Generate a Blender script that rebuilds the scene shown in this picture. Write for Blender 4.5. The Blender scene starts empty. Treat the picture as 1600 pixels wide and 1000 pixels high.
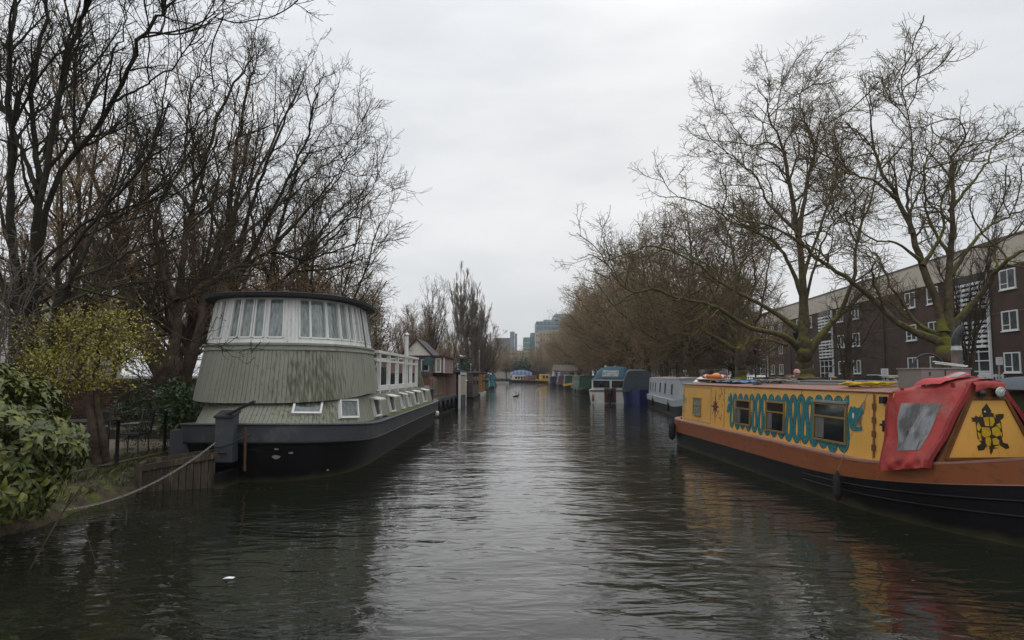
import bpy, math, random
import numpy as np
from mathutils import Vector, Matrix
rad = math.radians
RNG = np.random.default_rng(7)
random.seed(5)
S = bpy.context.scene
COL = S.collection
# ---------------------------------------------------------------- camera, sky, sun, exposure
PITCH = rad(4.66); FPX = 1067.0; EYE = 2.0
cd = bpy.data.cameras.new('camera'); cam = bpy.data.objects.new('camera', cd); COL.objects.link(cam)
cd.sensor_width = 36; cd.lens = 36 * FPX / 1600; cd.clip_start = 0.1; cd.clip_end = 4000
cam.location = (0, 0, EYE); cam.rotation_euler = (rad(90) + PITCH, 0, 0)
S.camera = cam
S.view_settings.view_transform = 'Standard'; S.view_settings.look = 'None'
S.view_settings.exposure = 0.30; S.view_settings.gamma = 1; S.view_settings.use_curve_mapping = False
SUN_EL, SUN_AZ = rad(38), rad(15)
w = bpy.data.worlds.new('World'); S.world = w; w.use_nodes = True
nt = w.node_tree; nt.nodes.clear()
def N(nt, t, **k):
    n = nt.nodes.new(t)
    for a, b in k.items():
        if a.startswith('i_'): n.inputs[a[2:].replace('_', ' ')].default_value = b
        else: setattr(n, a, b)
    return n
out = N(nt, 'ShaderNodeOutputWorld')
sky = N(nt, 'ShaderNodeTexSky', sky_type='NISHITA'); sky.sun_disc = False
sky.sun_elevation = SUN_EL; sky.sun_rotation = SUN_AZ; sky.air_density = 1.5; sky.dust_density = 3
b1 = N(nt, 'ShaderNodeBackground'); b1.inputs[1].default_value = 0.1
nt.links.new(sky.outputs[0], b1.inputs[0])
tc = N(nt, 'ShaderNodeTexCoord')
mp = N(nt, 'ShaderNodeMapping'); mp.inputs['Scale'].default_value = (1.0, 1.0, 3.2)
nt.links.new(tc.outputs['Generated'], mp.inputs[0])
n1 = N(nt, 'ShaderNodeTexNoise'); n1.inputs['Scale'].default_value = 2.3; n1.inputs['Detail'].default_value = 5; n1.inputs['Roughness'].default_value = 0.5
nt.links.new(mp.outputs[0], n1.inputs['Vector'])
cr = N(nt, 'ShaderNodeValToRGB')
cr.color_ramp.elements[0].position = 0.38; cr.color_ramp.elements[0].color = (0.555, 0.580, 0.612, 1)
cr.color_ramp.elements[1].position = 0.64; cr.color_ramp.elements[1].color = (0.705, 0.718, 0.735, 1)
nt.links.new(n1.outputs[0], cr.inputs[0])
# overcast luminance gradient: the deck is brighter towards the zenith
sep = N(nt, 'ShaderNodeSeparateXYZ'); nt.links.new(tc.outputs['Generated'], sep.inputs[0])
mr = N(nt, 'ShaderNodeMapRange'); mr.inputs['From Min'].default_value = 0.35; mr.inputs['From Max'].default_value = 1.0
mr.inputs['To Min'].default_value = 1.0; mr.inputs['To Max'].default_value = 1.75
nt.links.new(sep.outputs[2], mr.inputs['Value'])
b2 = N(nt, 'ShaderNodeBackground'); nt.links.new(cr.outputs[0], b2.inputs[0]); nt.links.new(mr.outputs[0], b2.inputs[1])
mx = N(nt, 'ShaderNodeMixShader'); mx.inputs[0].default_value = 0.97
nt.links.new(b1.outputs[0], mx.inputs[1]); nt.links.new(b2.outputs[0], mx.inputs[2]); nt.links.new(mx.outputs[0], out.inputs[0])
sl = bpy.data.lights.new('sun', 'SUN'); sl.energy = 0.5; sl.angle = rad(178); sl.color = (1, 0.97, 0.93)
so = bpy.data.objects.new('sun', sl); COL.objects.link(so)
sd = Vector((math.sin(SUN_AZ) * math.cos(SUN_EL), math.cos(SUN_AZ) * math.cos(SUN_EL), math.sin(SUN_EL)))
so.rotation_euler = sd.to_track_quat('Z', 'Y').to_euler(); so.location = (0, 0, 60)

# ---------------------------------------------------------------- helpers
def P(px, py, Y):
    """photo pixel + distance from the canal viewpoint -> point of the place"""
    u = (px - 800) / FPX; v = (500 - py) / FPX
    dy = math.cos(PITCH) - v * math.sin(PITCH); dz = math.sin(PITCH) + v * math.cos(PITCH)
    t = Y / dy
    return Vector((u * t, Y, EYE + dz * t))
ORG = {}
def tag(o, label=None, cat=None, group=None, kind=None):
    if label: o['label'] = label
    if cat: o['category'] = cat
    if group: o['group'] = group
    if kind: o['kind'] = kind
    return o
def thing(name, label, cat, loc=(0, 0, 0), rz=0.0, group=None, world=False):
    o = bpy.data.objects.new(name, None); COL.objects.link(o)
    o.location = loc; o.rotation_euler = (0, 0, rz); o.empty_display_size = 0.2
    tag(o, label, cat, group)
    if world: ORG[o] = np.array(loc, float)
    return o
def mesh_np(name, V, F, smooth=False):
    """V (n,3); F list of (m,k) int arrays"""
    me = bpy.data.meshes.new(name)
    V = np.asarray(V, np.float32)
    F = [f for f in F if len(f)]
    me.vertices.add(len(V)); me.vertices.foreach_set('co', V.ravel())
    nl = sum(f.size for f in F); npoly = sum(len(f) for f in F)
    me.loops.add(nl); me.polygons.add(npoly)
    me.loops.foreach_set('vertex_index', np.concatenate([f.ravel() for f in F]).astype(np.int32))
    tot = np.concatenate([np.full(len(f), f.shape[1]) for f in F]).astype(np.int32)
    st = np.concatenate([[0], np.cumsum(tot)[:-1]]).astype(np.int32)
    me.polygons.foreach_set('loop_start', st); me.polygons.foreach_set('loop_total', tot)
    if smooth: me.polygons.foreach_set('use_smooth', np.ones(npoly, bool))
    me.update(calc_edges=True); me.validate()
    return me
def link(name, me, mat, parent=None, loc=None):
    o = bpy.data.objects.new(name, me); COL.objects.link(o)
    if mat is not None and not me.materials: me.materials.append(mat)
    if parent is not None:
        o.parent = parent
        if parent in ORG: ORG[o] = ORG[parent]
    if loc is not None: o.location = loc
    return o
class MB:
    def __init__(s): s.v = []; s.f = []; s.sm = []
    def add(s, vs, fs, smooth=False):
        b = len(s.v); s.v += [tuple(map(float, p)) for p in vs]; s.f += [tuple(b + i for i in f) for f in fs]; s.sm += [smooth] * len(fs); return s
    def box(s, x0, x1, y0, y1, z0, z1):
        vs = [(x0,y0,z0),(x1,y0,z0),(x1,y1,z0),(x0,y1,z0),(x0,y0,z1),(x1,y0,z1),(x1,y1,z1),(x0,y1,z1)]
        return s.add(vs, [(0,3,2,1),(4,5,6,7),(0,1,5,4),(1,2,6,5),(2,3,7,6),(3,0,4,7)])
    def obox(s, c, ax, ay, az):
        """box by centre and three half-axis vectors"""
        c = Vector(c); ax = Vector(ax); ay = Vector(ay); az = Vector(az)
        vs = [c+i*ax+j*ay+k*az for k in (-1,1) for (i,j) in ((-1,-1),(1,-1),(1,1),(-1,1))]
        return s.add(vs, [(0,3,2,1),(4,5,6,7),(0,1,5,4),(1,2,6,5),(2,3,7,6),(3,0,4,7)])
    def bar(s, a, b, wd, ht=None, up=(0,0,1)):
        a = Vector(a); b = Vector(b); ht = wd if ht is None else ht
        d = b - a; up = Vector(up)
        if abs(d.normalized().dot(up)) > 0.98: up = Vector((1, 0, 0))
        r = d.cross(up).normalized(); u = r.cross(d).normalized()
        return s.obox((a+b)/2, d/2, r*wd/2, u*ht/2)
    def tube(s, pts, r, k=6, caps=True, smooth=True):
        pts = [Vector(p) for p in pts]; n = len(pts)
        rs = r if hasattr(r, '__len__') else [r]*n
        vs = []
        prev = None
        for i in range(n):
            t = (pts[min(i+1,n-1)] - pts[max(i-1,0)]).normalized()
            if prev is None:
                ref = Vector((0,0,1)) if abs(t.z) < 0.9 else Vector((1,0,0))
                u = t.cross(ref).normalized()
            else:
                u = (prev - t*prev.dot(t)).normalized()
            prev = u; v = t.cross(u)
            for j in range(k):
                a = 2*math.pi*j/k; vs.append(pts[i] + (u*math.cos(a)+v*math.sin(a))*rs[i])
        fs = [(i*k+j, i*k+(j+1)%k, (i+1)*k+(j+1)%k, (i+1)*k+j) for i in range(n-1) for j in range(k)]
        s.add(vs, fs, smooth)
        if caps: s.add(vs[:k], [tuple(range(k))[::-1]]); s.add(vs[-k:], [tuple(range(k))])
        return s
    def lathe(s, c, prof, k=12, smooth=True, axis=2):
        vs = []
        for (r, z) in prof:
            for j in range(k):
                a = 2*math.pi*j/k; p = [r*math.cos(a), r*math.sin(a), z]
                if axis == 0: p = [p[2], p[0], p[1]]
                if axis == 1: p = [p[1], p[2], p[0]]
                vs.append((c[0]+p[0], c[1]+p[1], c[2]+p[2]))
        m = len(prof)
        return s.add(vs, [(i*k+j, i*k+(j+1)%k, (i+1)*k+(j+1)%k, (i+1)*k+j) for i in range(m-1) for j in range(k)], smooth)
    def loft(s, rows, closed=False, smooth=False, cap=False):
        n = len(rows[0]); vs = [p for r in rows for p in r]; fs = []
        for i in range(len(rows)-1):
            for j in range(n if closed else n-1):
                fs.append((i*n+j, i*n+(j+1)%n, (i+1)*n+(j+1)%n, (i+1)*n+j))
        s.add(vs, fs, smooth)
        if cap: s.add(rows[-1], [tuple(range(n))]); s.add(rows[0], [tuple(range(n))[::-1]])
        return s
    def poly(s, pts): return s.add(pts, [tuple(range(len(pts)))])
    def slab(s, pts, off):
        """polygon pts extruded by vector off"""
        n = len(pts); off = Vector(off); q = [Vector(p)+off for p in pts]
        return s.add([*pts, *q], [tuple(range(n))[::-1], tuple(range(n, 2*n))] + [(i, (i+1)%n, n+(i+1)%n, n+i) for i in range(n)])
    def build(s, name, mat, parent=None, label=None, cat=None, group=None, kind=None, bevel=0):
        v = np.array(s.v, float)
        if parent is not None and parent in ORG: v = v - ORG[parent]
        loc = None
        if parent is None:
            lo = v.min(0); hi = v.max(0); loc = np.array([(lo[0]+hi[0])/2, (lo[1]+hi[1])/2, lo[2]]); v = v - loc
        me = bpy.data.meshes.new(name); me.from_pydata(v.tolist(), [], s.f)
        me.polygons.foreach_set('use_smooth', s.sm); me.update()
        o = link(name, me, mat, parent, loc)
        if bevel:
            m = o.modifiers.new('bevel', 'BEVEL'); m.width = bevel; m.segments = 2; m.limit_method = 'ANGLE'; m.angle_limit = rad(35)
        return tag(o, label, cat, group, kind)
def copy_tree(o, parent=None):
    c = o.copy(); COL.objects.link(c)
    if parent is not None: c.parent = parent
    for ch in [x for x in KIDS.get(o, [])]:
        copy_tree(ch, c)
    return c
KIDS = {}
def index_kids(o):
    for x in COL.objects:
        if x.parent is o: KIDS.setdefault(o, []).append(x) if x not in KIDS.get(o, []) else None
    for x in list(KIDS.get(o, [])): index_kids(x)

# ---------------------------------------------------------------- materials
MATS = {}
def mat(name, col, rough=0.7, noise=0.25, scale=6, bump=0.0, metal=0, col2=None, stretch=(1,1,1), detail=6, bscale=None, spec=0.5, thr=(0.35, 0.65), wear=None, wscale=2.0, wthr=(0.55,0.7), coat=0, wstretch=(1,1,1)):
    if name in MATS: return MATS[name]
    m = bpy.data.materials.new(name); m.use_nodes = True; nt = m.node_tree
    bs = nt.nodes['Principled BSDF']; bs.inputs['Roughness'].default_value = rough; bs.inputs['Metallic'].default_value = metal
    bs.inputs['Specular IOR Level'].default_value = spec
    if coat: bs.inputs['Coat Weight'].default_value = coat
    tc = N(nt, 'ShaderNodeTexCoord'); mp = N(nt, 'ShaderNodeMapping'); mp.inputs['Scale'].default_value = stretch
    nt.links.new(tc.outputs['Object'], mp.inputs[0])
    ns = N(nt, 'ShaderNodeTexNoise'); ns.inputs['Scale'].default_value = scale; ns.inputs['Detail'].default_value = detail; ns.inputs['Roughness'].default_value = 0.6
    nt.links.new(mp.outputs[0], ns.inputs['Vector'])
    c1 = (*col, 1)
    if col2 is None: col2 = tuple(c*(1-noise) for c in col); 
    r = N(nt, 'ShaderNodeValToRGB'); r.color_ramp.elements[0].position = thr[0]; r.color_ramp.elements[1].position = thr[1]
    r.color_ramp.elements[0].color = (*col2, 1); r.color_ramp.elements[1].color = c1
    nt.links.new(ns.outputs[0], r.inputs[0]); colout = r.outputs[0]
    if wear is not None:
        mp2 = N(nt, 'ShaderNodeMapping'); mp2.inputs['Scale'].default_value = wstretch; nt.links.new(tc.outputs['Object'], mp2.inputs[0])
        n2 = N(nt, 'ShaderNodeTexNoise'); n2.inputs['Scale'].default_value = wscale; n2.inputs['Detail'].default_value = 8; n2.inputs['Roughness'].default_value = 0.65
        nt.links.new(mp2.outputs[0], n2.inputs['Vector'])
        r2 = N(nt, 'ShaderNodeMapRange'); r2.inputs['From Min'].default_value = wthr[0]; r2.inputs['From Max'].default_value = wthr[1]
        nt.links.new(n2.outputs[0], r2.inputs['Value'])
        mxn = N(nt, 'ShaderNodeMixRGB'); mxn.inputs[2].default_value = (*wear, 1)
        nt.links.new(r2.outputs[0], mxn.inputs[0]); nt.links.new(colout, mxn.inputs[1]); colout = mxn.outputs[0]
    nt.links.new(colout, bs.inputs['Base Color'])
    if bump:
        nb = N(nt, 'ShaderNodeTexNoise'); nb.inputs['Scale'].default_value = bscale or scale*4; nb.inputs['Detail'].default_value = 6
        nt.links.new(mp.outputs[0], nb.inputs['Vector'])
        bp = N(nt, 'ShaderNodeBump'); bp.inputs['Strength'].default_value = 0.7; bp.inputs['Distance'].default_value = bump
        nt.links.new(nb.outputs[0], bp.inputs['Height']); nt.links.new(bp.outputs[0], bs.inputs['Normal'])
    MATS[name] = m
    return m
def glass(name, col, rough=0.05, curtain=None):
    if name in MATS: return MATS[name]
    m = mat(name, col, rough, 0.5, 3, stretch=(6, 6, 0.6) if curtain is None else curtain, spec=0.8); return m
def brickmat(name, c1, c2, mortar, bw=0.225, bh=0.075, swap=False):
    if name in MATS: return MATS[name]
    m = bpy.data.materials.new(name); m.use_nodes = True; nt = m.node_tree; bs = nt.nodes['Principled BSDF']; bs.inputs['Roughness'].default_value = 0.9
    tc = N(nt, 'ShaderNodeTexCoord'); sp = N(nt, 'ShaderNodeSeparateXYZ'); cb = N(nt, 'ShaderNodeCombineXYZ')
    nt.links.new(tc.outputs['Object'], sp.inputs[0])
    ad = N(nt, 'ShaderNodeMath', operation='ADD'); nt.links.new(sp.outputs[0], ad.inputs[0]); nt.links.new(sp.outputs[1], ad.inputs[1])
    nt.links.new(ad.outputs[0], cb.inputs[0]); nt.links.new(sp.outputs[2], cb.inputs[1])
    br = N(nt, 'ShaderNodeTexBrick'); br.inputs['Color1'].default_value = (*c1, 1); br.inputs['Color2'].default_value = (*c2, 1); br.inputs['Mortar'].default_value = (*mortar, 1)
    br.inputs['Scale'].default_value = 1; br.inputs['Brick Width'].default_value = bw; br.inputs['Row Height'].default_value = bh; br.inputs['Mortar Size'].default_value = 0.008
    nt.links.new(cb.outputs[0], br.inputs['Vector'])
    ns = N(nt, 'ShaderNodeTexNoise'); ns.inputs['Scale'].default_value = 0.6; ns.inputs['Detail'].default_value = 8
    nt.links.new(tc.outputs['Object'], ns.inputs['Vector'])
    mr = N(nt, 'ShaderNodeMapRange'); mr.inputs['From Min'].default_value = 0.3; mr.inputs['From Max'].default_value = 0.7; mr.inputs['To Min'].default_value = 0.6; mr.inputs['To Max'].default_value = 1.35
    nt.links.new(ns.outputs[0], mr.inputs['Value'])
    mu = N(nt, 'ShaderNodeVectorMath', operation='SCALE'); nt.links.new(br.outputs[0], mu.inputs[0]); nt.links.new(mr.outputs[0], mu.inputs['Scale'])
    nt.links.new(mu.outputs[0], bs.inputs['Base Color'])
    bp = N(nt, 'ShaderNodeBump'); bp.inputs['Strength'].default_value = 0.5; bp.inputs['Distance'].default_value = 0.01; bp.invert = True
    nt.links.new(br.outputs['Fac'], bp.inputs['Height']); nt.links.new(bp.outputs[0], bs.inputs['Normal'])
    MATS[name] = m; return m
def mossbark(name, bark, bark2, moss, amount=0.5):
    """bark with moss growing on the upper side of limbs"""
    if name in MATS: return MATS[name]
    m = bpy.data.materials.new(name); m.use_nodes = True; nt = m.node_tree; bs = nt.nodes['Principled BSDF']; bs.inputs['Roughness'].default_value = 0.95
    bs.inputs['Specular IOR Level'].default_value = 0.2
    tc = N(nt, 'ShaderNodeTexCoord'); ns = N(nt, 'ShaderNodeTexNoise'); ns.inputs['Scale'].default_value = 5; ns.inputs['Detail'].default_value = 8
    nt.links.new(tc.outputs['Object'], ns.inputs['Vector'])
    r = N(nt, 'ShaderNodeValToRGB'); r.color_ramp.elements[0].position = 0.35; r.color_ramp.elements[1].position = 0.65
    r.color_ramp.elements[0].color = (*bark2, 1); r.color_ramp.elements[1].color = (*bark, 1); nt.links.new(ns.outputs[0], r.inputs[0])
    ge = N(nt, 'ShaderNodeNewGeometry'); sp = N(nt, 'ShaderNodeSeparateXYZ'); nt.links.new(ge.outputs['Normal'], sp.inputs[0])
    n2 = N(nt, 'ShaderNodeTexNoise'); n2.inputs['Scale'].default_value = 1.6; n2.inputs['Detail'].default_value = 6; nt.links.new(tc.outputs['Object'], n2.inputs['Vector'])
    ma = N(nt, 'ShaderNodeMath', operation='MULTIPLY_ADD'); ma.inputs[1].default_value = 0.45; nt.links.new(sp.outputs[2], ma.inputs[0]); nt.links.new(n2.outputs[0], ma.inputs[2])
    mr = N(nt, 'ShaderNodeMapRange'); mr.inputs['From Min'].default_value = 1.0-amount*0.75; mr.inputs['From Max'].default_value = 1.18-amount*0.75
    nt.links.new(ma.outputs[0], mr.inputs['Value'])
    mx = N(nt, 'ShaderNodeMixRGB'); nt.links.new(mr.outputs[0], mx.inputs[0]); nt.links.new(r.outputs[0], mx.inputs[1]); mx.inputs[2].default_value = (*moss, 1)
    nt.links.new(mx.outputs[0], bs.inputs['Base Color'])
    nb = N(nt, 'ShaderNodeTexNoise'); nb.inputs['Scale'].default_value = 14; nb.inputs['Detail'].default_value = 8; nt.links.new(tc.outputs['Object'], nb.inputs['Vector'])
    bp = N(nt, 'ShaderNodeBump'); bp.inputs['Strength'].default_value = 0.9; bp.inputs['Distance'].default_value = 0.04
    nt.links.new(nb.outputs[0], bp.inputs['Height']); nt.links.new(bp.outputs[0], bs.inputs['Normal'])
    MATS[name] = m; return m
def leafmat(name, ca, cb, rough=0.45, trans=0.15):
    """each leaf gets its own tone"""
    if name in MATS: return MATS[name]
    m = bpy.data.materials.new(name); m.use_nodes = True; nt = m.node_tree; bs = nt.nodes['Principled BSDF']; bs.inputs['Roughness'].default_value = rough
    ge = N(nt, 'ShaderNodeNewGeometry'); oi = N(nt, 'ShaderNodeObjectInfo')
    ad = N(nt, 'ShaderNodeMath', operation='ADD'); nt.links.new(ge.outputs['Random Per Island'], ad.inputs[0]); nt.links.new(oi.outputs['Random'], ad.inputs[1])
    fr = N(nt, 'ShaderNodeMath', operation='FRACT'); nt.links.new(ad.outputs[0], fr.inputs[0])
    r = N(nt, 'ShaderNodeValToRGB'); r.color_ramp.elements[0].color = (*ca, 1); r.color_ramp.elements[1].color = (*cb, 1)
    nt.links.new(fr.outputs[0], r.inputs[0]); nt.links.new(r.outputs[0], bs.inputs['Base Color'])
    MATS[name] = m; return m

M_white = mat('white_paint', (0.72, 0.72, 0.69), 0.5, 0.18, 3, wear=(0.36, 0.36, 0.32), wscale=6, wthr=(0.58, 0.75))
M_offwhite = mat('stucco_white', (0.62, 0.60, 0.55), 0.85, 0.2, 1.2, wear=(0.4, 0.38, 0.33), wscale=0.8, wthr=(0.5, 0.8))
M_upvc = mat('window_white', (0.75, 0.76, 0.76), 0.4, 0.1, 3)
M_black = mat('black_paint', (0.012, 0.013, 0.016), 0.4, 0.4, 5, bump=0.002, wear=(0.035, 0.033, 0.03), wscale=3, wthr=(0.5, 0.75))
M_hull = mat('hull_blacking', (0.008, 0.008, 0.009), 0.5, 0.4, 3, bump=0.004, wear=(0.035, 0.03, 0.02), wscale=1.5, wthr=(0.6, 0.85), wstretch=(1,1,5), spec=0.25)
def scum(m, z0=0.0, z1=0.16, col=(.07, .062, .03)):
    """tide mark of algae and dried silt on a hull, uneven along its top edge"""
    nt = m.node_tree; bs = nt.nodes['Principled BSDF']; src = bs.inputs['Base Color'].links[0].from_socket
    tc = N(nt, 'ShaderNodeTexCoord'); sp = N(nt, 'ShaderNodeSeparateXYZ'); nt.links.new(tc.outputs['Object'], sp.inputs[0])
    ns = N(nt, 'ShaderNodeTexNoise'); ns.inputs['Scale'].default_value = 3.5; ns.inputs['Detail'].default_value = 9; nt.links.new(tc.outputs['Object'], ns.inputs['Vector'])
    ma = N(nt, 'ShaderNodeMath', operation='MULTIPLY_ADD'); ma.inputs[1].default_value = -.22; nt.links.new(ns.outputs[0], ma.inputs[0]); nt.links.new(sp.outputs[2], ma.inputs[2])
    mr = N(nt, 'ShaderNodeMapRange'); mr.inputs['From Min'].default_value = z1-.15; mr.inputs['From Max'].default_value = z0-.13; mr.inputs['To Max'].default_value = .8; nt.links.new(ma.outputs[0], mr.inputs['Value'])
    mx = N(nt, 'ShaderNodeMixRGB'); mx.inputs[2].default_value = (*col, 1); nt.links.new(mr.outputs[0], mx.inputs[0]); nt.links.new(src, mx.inputs[1]); nt.links.new(mx.outputs[0], bs.inputs['Base Color'])
scum(M_hull)
M_glassw = mat('dim_cabin_glass', (0.13, 0.155, 0.15), 0.1, 0.6, 4, spec=0.8, stretch=(4,4,0.6), detail=3)
M_iron = mat('black_iron', (0.02, 0.021, 0.024), 0.5, 0.3, 8)
M_steel = mat('brushed_steel', (0.46, 0.46, 0.45), 0.4, 0.35, 8, metal=0.35, stretch=(4,4,1))
M_rope = mat('pale_rope', (0.35, 0.33, 0.29), 0.9, 0.5, 40, bump=0.004)
M_glassd = mat('dark_window_glass', (0.025, 0.03, 0.032), 0.06, 0.6, 2.5, spec=0.8, detail=2)
M_glassc = mat('curtained_glass', (0.27, 0.31, 0.30), 0.12, 0.55, 5, spec=0.8, stretch=(5,5,0.5), detail=3)
M_glassb = mat('building_glass', (0.10, 0.125, 0.125), 0.08, 0.75, 4, spec=0.8, stretch=(3,3,0.7), detail=3)

def per_object(m):
    """shift the noise of a shared material by a random amount on every object"""
    nt = m.node_tree; oi = N(nt, 'ShaderNodeObjectInfo'); mu = N(nt, 'ShaderNodeMath', operation='MULTIPLY'); mu.inputs[1].default_value = 97.0; nt.links.new(oi.outputs['Random'], mu.inputs[0])
    cb = N(nt, 'ShaderNodeCombineXYZ'); nt.links.new(mu.outputs[0], cb.inputs[0]); nt.links.new(mu.outputs[0], cb.inputs[2])
    for mp in [n for n in nt.nodes if n.type == 'MAPPING']: nt.links.new(cb.outputs[0], mp.inputs['Location'])
per_object(M_glassb); per_object(M_glassc)
# ---------------------------------------------------------------- water and ground
def water_material():
    m = bpy.data.materials.new('canal_water'); m.use_nodes = True; nt = m.node_tree; bs = nt.nodes['Principled BSDF']
    bs.inputs['Base Color'].default_value = (0.011, 0.0125, 0.008, 1); bs.inputs['Roughness'].default_value = 0.02; bs.inputs['IOR'].default_value = 1.38
    tc = N(nt, 'ShaderNodeTexCoord')
    def noise(scale, det, sx, sy, dist=0.0, rot=0.0, rough=0.5):
        mp = N(nt, 'ShaderNodeMapping'); mp.inputs['Scale'].default_value = (sx, sy, 1); mp.inputs['Rotation'].default_value = (0, 0, rot)
        nt.links.new(tc.outputs['Object'], mp.inputs[0])
        n = N(nt, 'ShaderNodeTexNoise'); n.inputs['Scale'].default_value = scale; n.inputs['Detail'].default_value = det; n.inputs['Distortion'].default_value = dist; n.inputs['Roughness'].default_value = rough
        nt.links.new(mp.outputs[0], n.inputs['Vector']); return n.outputs[0]
    def math_(op, a, b):
        n = N(nt, 'ShaderNodeMath', operation=op)
        for i, x in enumerate((a, b)):
            if isinstance(x, (int, float)): n.inputs[i].default_value = x
            else: nt.links.new(x, n.inputs[i])
        return n.outputs[0]
    big = noise(0.55, 1, 0.5, 1.0, 0.3)            # slow swell
    mid = noise(1.9, 2, 0.5, 1.0, 0.7, 0.12)       # ripples across the canal
    fine = noise(9, 3, 0.6, 1.0, 0.4, -0.2)       # small chop
    patch = noise(0.16, 2, 1, 0.6)                  # where wind touches the water
    pm = N(nt, 'ShaderNodeMapRange'); pm.inputs['From Min'].default_value = 0.38; pm.inputs['From Max'].default_value = 0.62; pm.inputs['To Min'].default_value = 0.25; pm.inputs['To Max'].default_value = 1.0
    nt.links.new(patch, pm.inputs['Value'])
    mid2 = noise(4.0, 2, 0.45, 1.0, 0.9, -0.08)
    h = math_('ADD', math_('MULTIPLY', big, 0.038), math_('MULTIPLY', mid, 0.024))
    h = math_('ADD', h, math_('MULTIPLY', mid2, 0.0125))
    h = math_('ADD', h, math_('MULTIPLY', math_('MULTIPLY', fine, 0.006), pm.outputs[0]))
    bp = N(nt, 'ShaderNodeBump'); bp.inputs['Strength'].default_value = 1.0; bp.inputs['Distance'].default_value = 1.0
    nt.links.new(h, bp.inputs['Height']); nt.links.new(bp.outputs[0], bs.inputs['Normal'])
    return m
MB().add([(-60, -60, 0), (60, -60, 0), (60, 262, 0), (-60, 262, 0)], [(0, 1, 2, 3)]).build('water', water_material(), kind='structure')
M_grass = mat('grass_ground', (0.055, 0.06, 0.022), 0.95, 0.4, 2.5, bump=0.03, col2=(0.045, 0.037, 0.02), wear=(0.10, 0.085, 0.05), wscale=1.2)
M_soil = mat('muddy_bank', (0.085, 0.062, 0.035), 0.95, 0.4, 7, bump=0.06, bscale=22, col2=(0.028, 0.022, 0.012), wear=(0.085, 0.095, 0.014), wscale=2.2, wthr=(0.48, 0.58))
M_paving = mat('old_paving', (0.19, 0.155, 0.115), 0.95, 0.3, 2, bump=0.008, wear=(0.12, 0.12, 0.035), wscale=0.9, wthr=(0.5, 0.7))
M_conc = mat('quay_concrete', (0.22, 0.21, 0.19), 0.9, 0.3, 2, bump=0.01, wear=(0.07, 0.08, 0.03), wscale=1.5)
M_asph = mat('road_asphalt', (0.055, 0.055, 0.056), 0.9, 0.2, 8, bump=0.004)
# left bank terrace and far ground
ground = MB()
ground.poly([(-7.3, -60, .34), (-7.3, 258, .34), (-900, 258, .34), (-900, -60, .34)])
ground.poly([(11.3, -60, .6), (900, -60, .6), (900, 258, .6), (11.3, 258, .6)])
ground.poly([(-900, 258, .346), (-7.3, 258, .346), (-7.3, 258, .9), (11.3, 258, .9), (11.3, 258, .6), (900, 258, .6), (900, 1300, 1.2), (-900, 1300, 1.2)])
ground.add([(-7.3, -60, -.8), (-7.3, 258, -.8), (-7.3, 258, .34), (-7.3, -60, .34), (11.3, -60, -.8), (11.3, 258, -.8), (11.3, 258, .6), (11.3, -60, .6), (-7.3,258,-.8),(11.3,258,-.8),(11.3,258,.9),(-7.3,258,.9)], [(0, 1, 2, 3), (4, 7, 6, 5), (8,9,10,11)])
ground.build('ground', M_grass, kind='structure')
# muddy sloping lip along the left bank, uneven
from mathutils import noise as mnoise
rows = []
ys = np.concatenate([np.arange(4.5, 16.5, 0.05), np.arange(16.5, 40, 1)])
prof_ = [(0.0, .31), (.08, .31), (.17, .30), (.27, .285), (.36, .27), (.45, .25), (.54, .225), (.63, .19), (.70, .14), (.76, .08), (.80, .02), (.85, -.08), (.93, -.25)]
for k, (dx, z) in enumerate(prof_):
    row = []
    for y in ys:
        wd_ = 1.0+.28*min(1, max(0, (11-y)/3))
        q = mnoise.noise(Vector((dx*2.5, y*.9, 0)))*.16+mnoise.noise(Vector((dx*7, y*3.2, 4)))*.07
        e = mnoise.noise(Vector((dx*9, y*6, 9)))*.035+mnoise.noise(Vector((dx*22, y*17, 3)))*.018
        row.append((-7.28+dx*wd_+(q if k > 1 else 0), y, z+(e+q*.25)*(k > 0)))
    rows.append(row)
MB().loft(rows[::-1], smooth=True).build('bank', M_soil, kind='structure')
# tufts of grass and ivy hanging on the bank
def tufts(name, pts, h, mt, seed):
    rg = np.random.default_rng(seed); V = []; n = len(pts)
    d = np.array([0, 0, 1.0])+rg.normal(size=(n, 3))*np.array([.55, .55, .2]); d /= np.linalg.norm(d, axis=1, keepdims=True)
    s_ = np.cross(d, rg.normal(size=(n, 3))); s_ /= np.linalg.norm(s_, axis=1, keepdims=True); l = h*(.4+rg.random((n, 1)))
    V = np.stack([pts-s_*.004, pts+s_*.004, pts+d*l*.6+s_*.003, pts+d*l+np.array([.3, 0, -.2])*l*.5], 1).reshape(-1, 3)
    o = link(name, mesh_np(name, V, [np.arange(n*4).reshape(-1, 4)]), mt); return o
rg_ = np.random.default_rng(3); gp = []
for k in range(420):
    y = rg_.uniform(7.5, 16); dx = rg_.choice([rg_.uniform(0, .25), rg_.uniform(.2, .75)], p=[.65, .35]); c = np.array([-7.28+dx*1.05, y, .30-.16*max(0, dx-.2)/.5]); gp.append(c+rg_.normal(size=(14, 3))*np.array([.05, .09, .008]))
for k in range(260):
    y = rg_.uniform(9, 20); gp.append(np.array([-7.45-rg_.exponential(.35), y, .345])+rg_.normal(size=(14, 3))*np.array([.06, .09, .003]))
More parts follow.
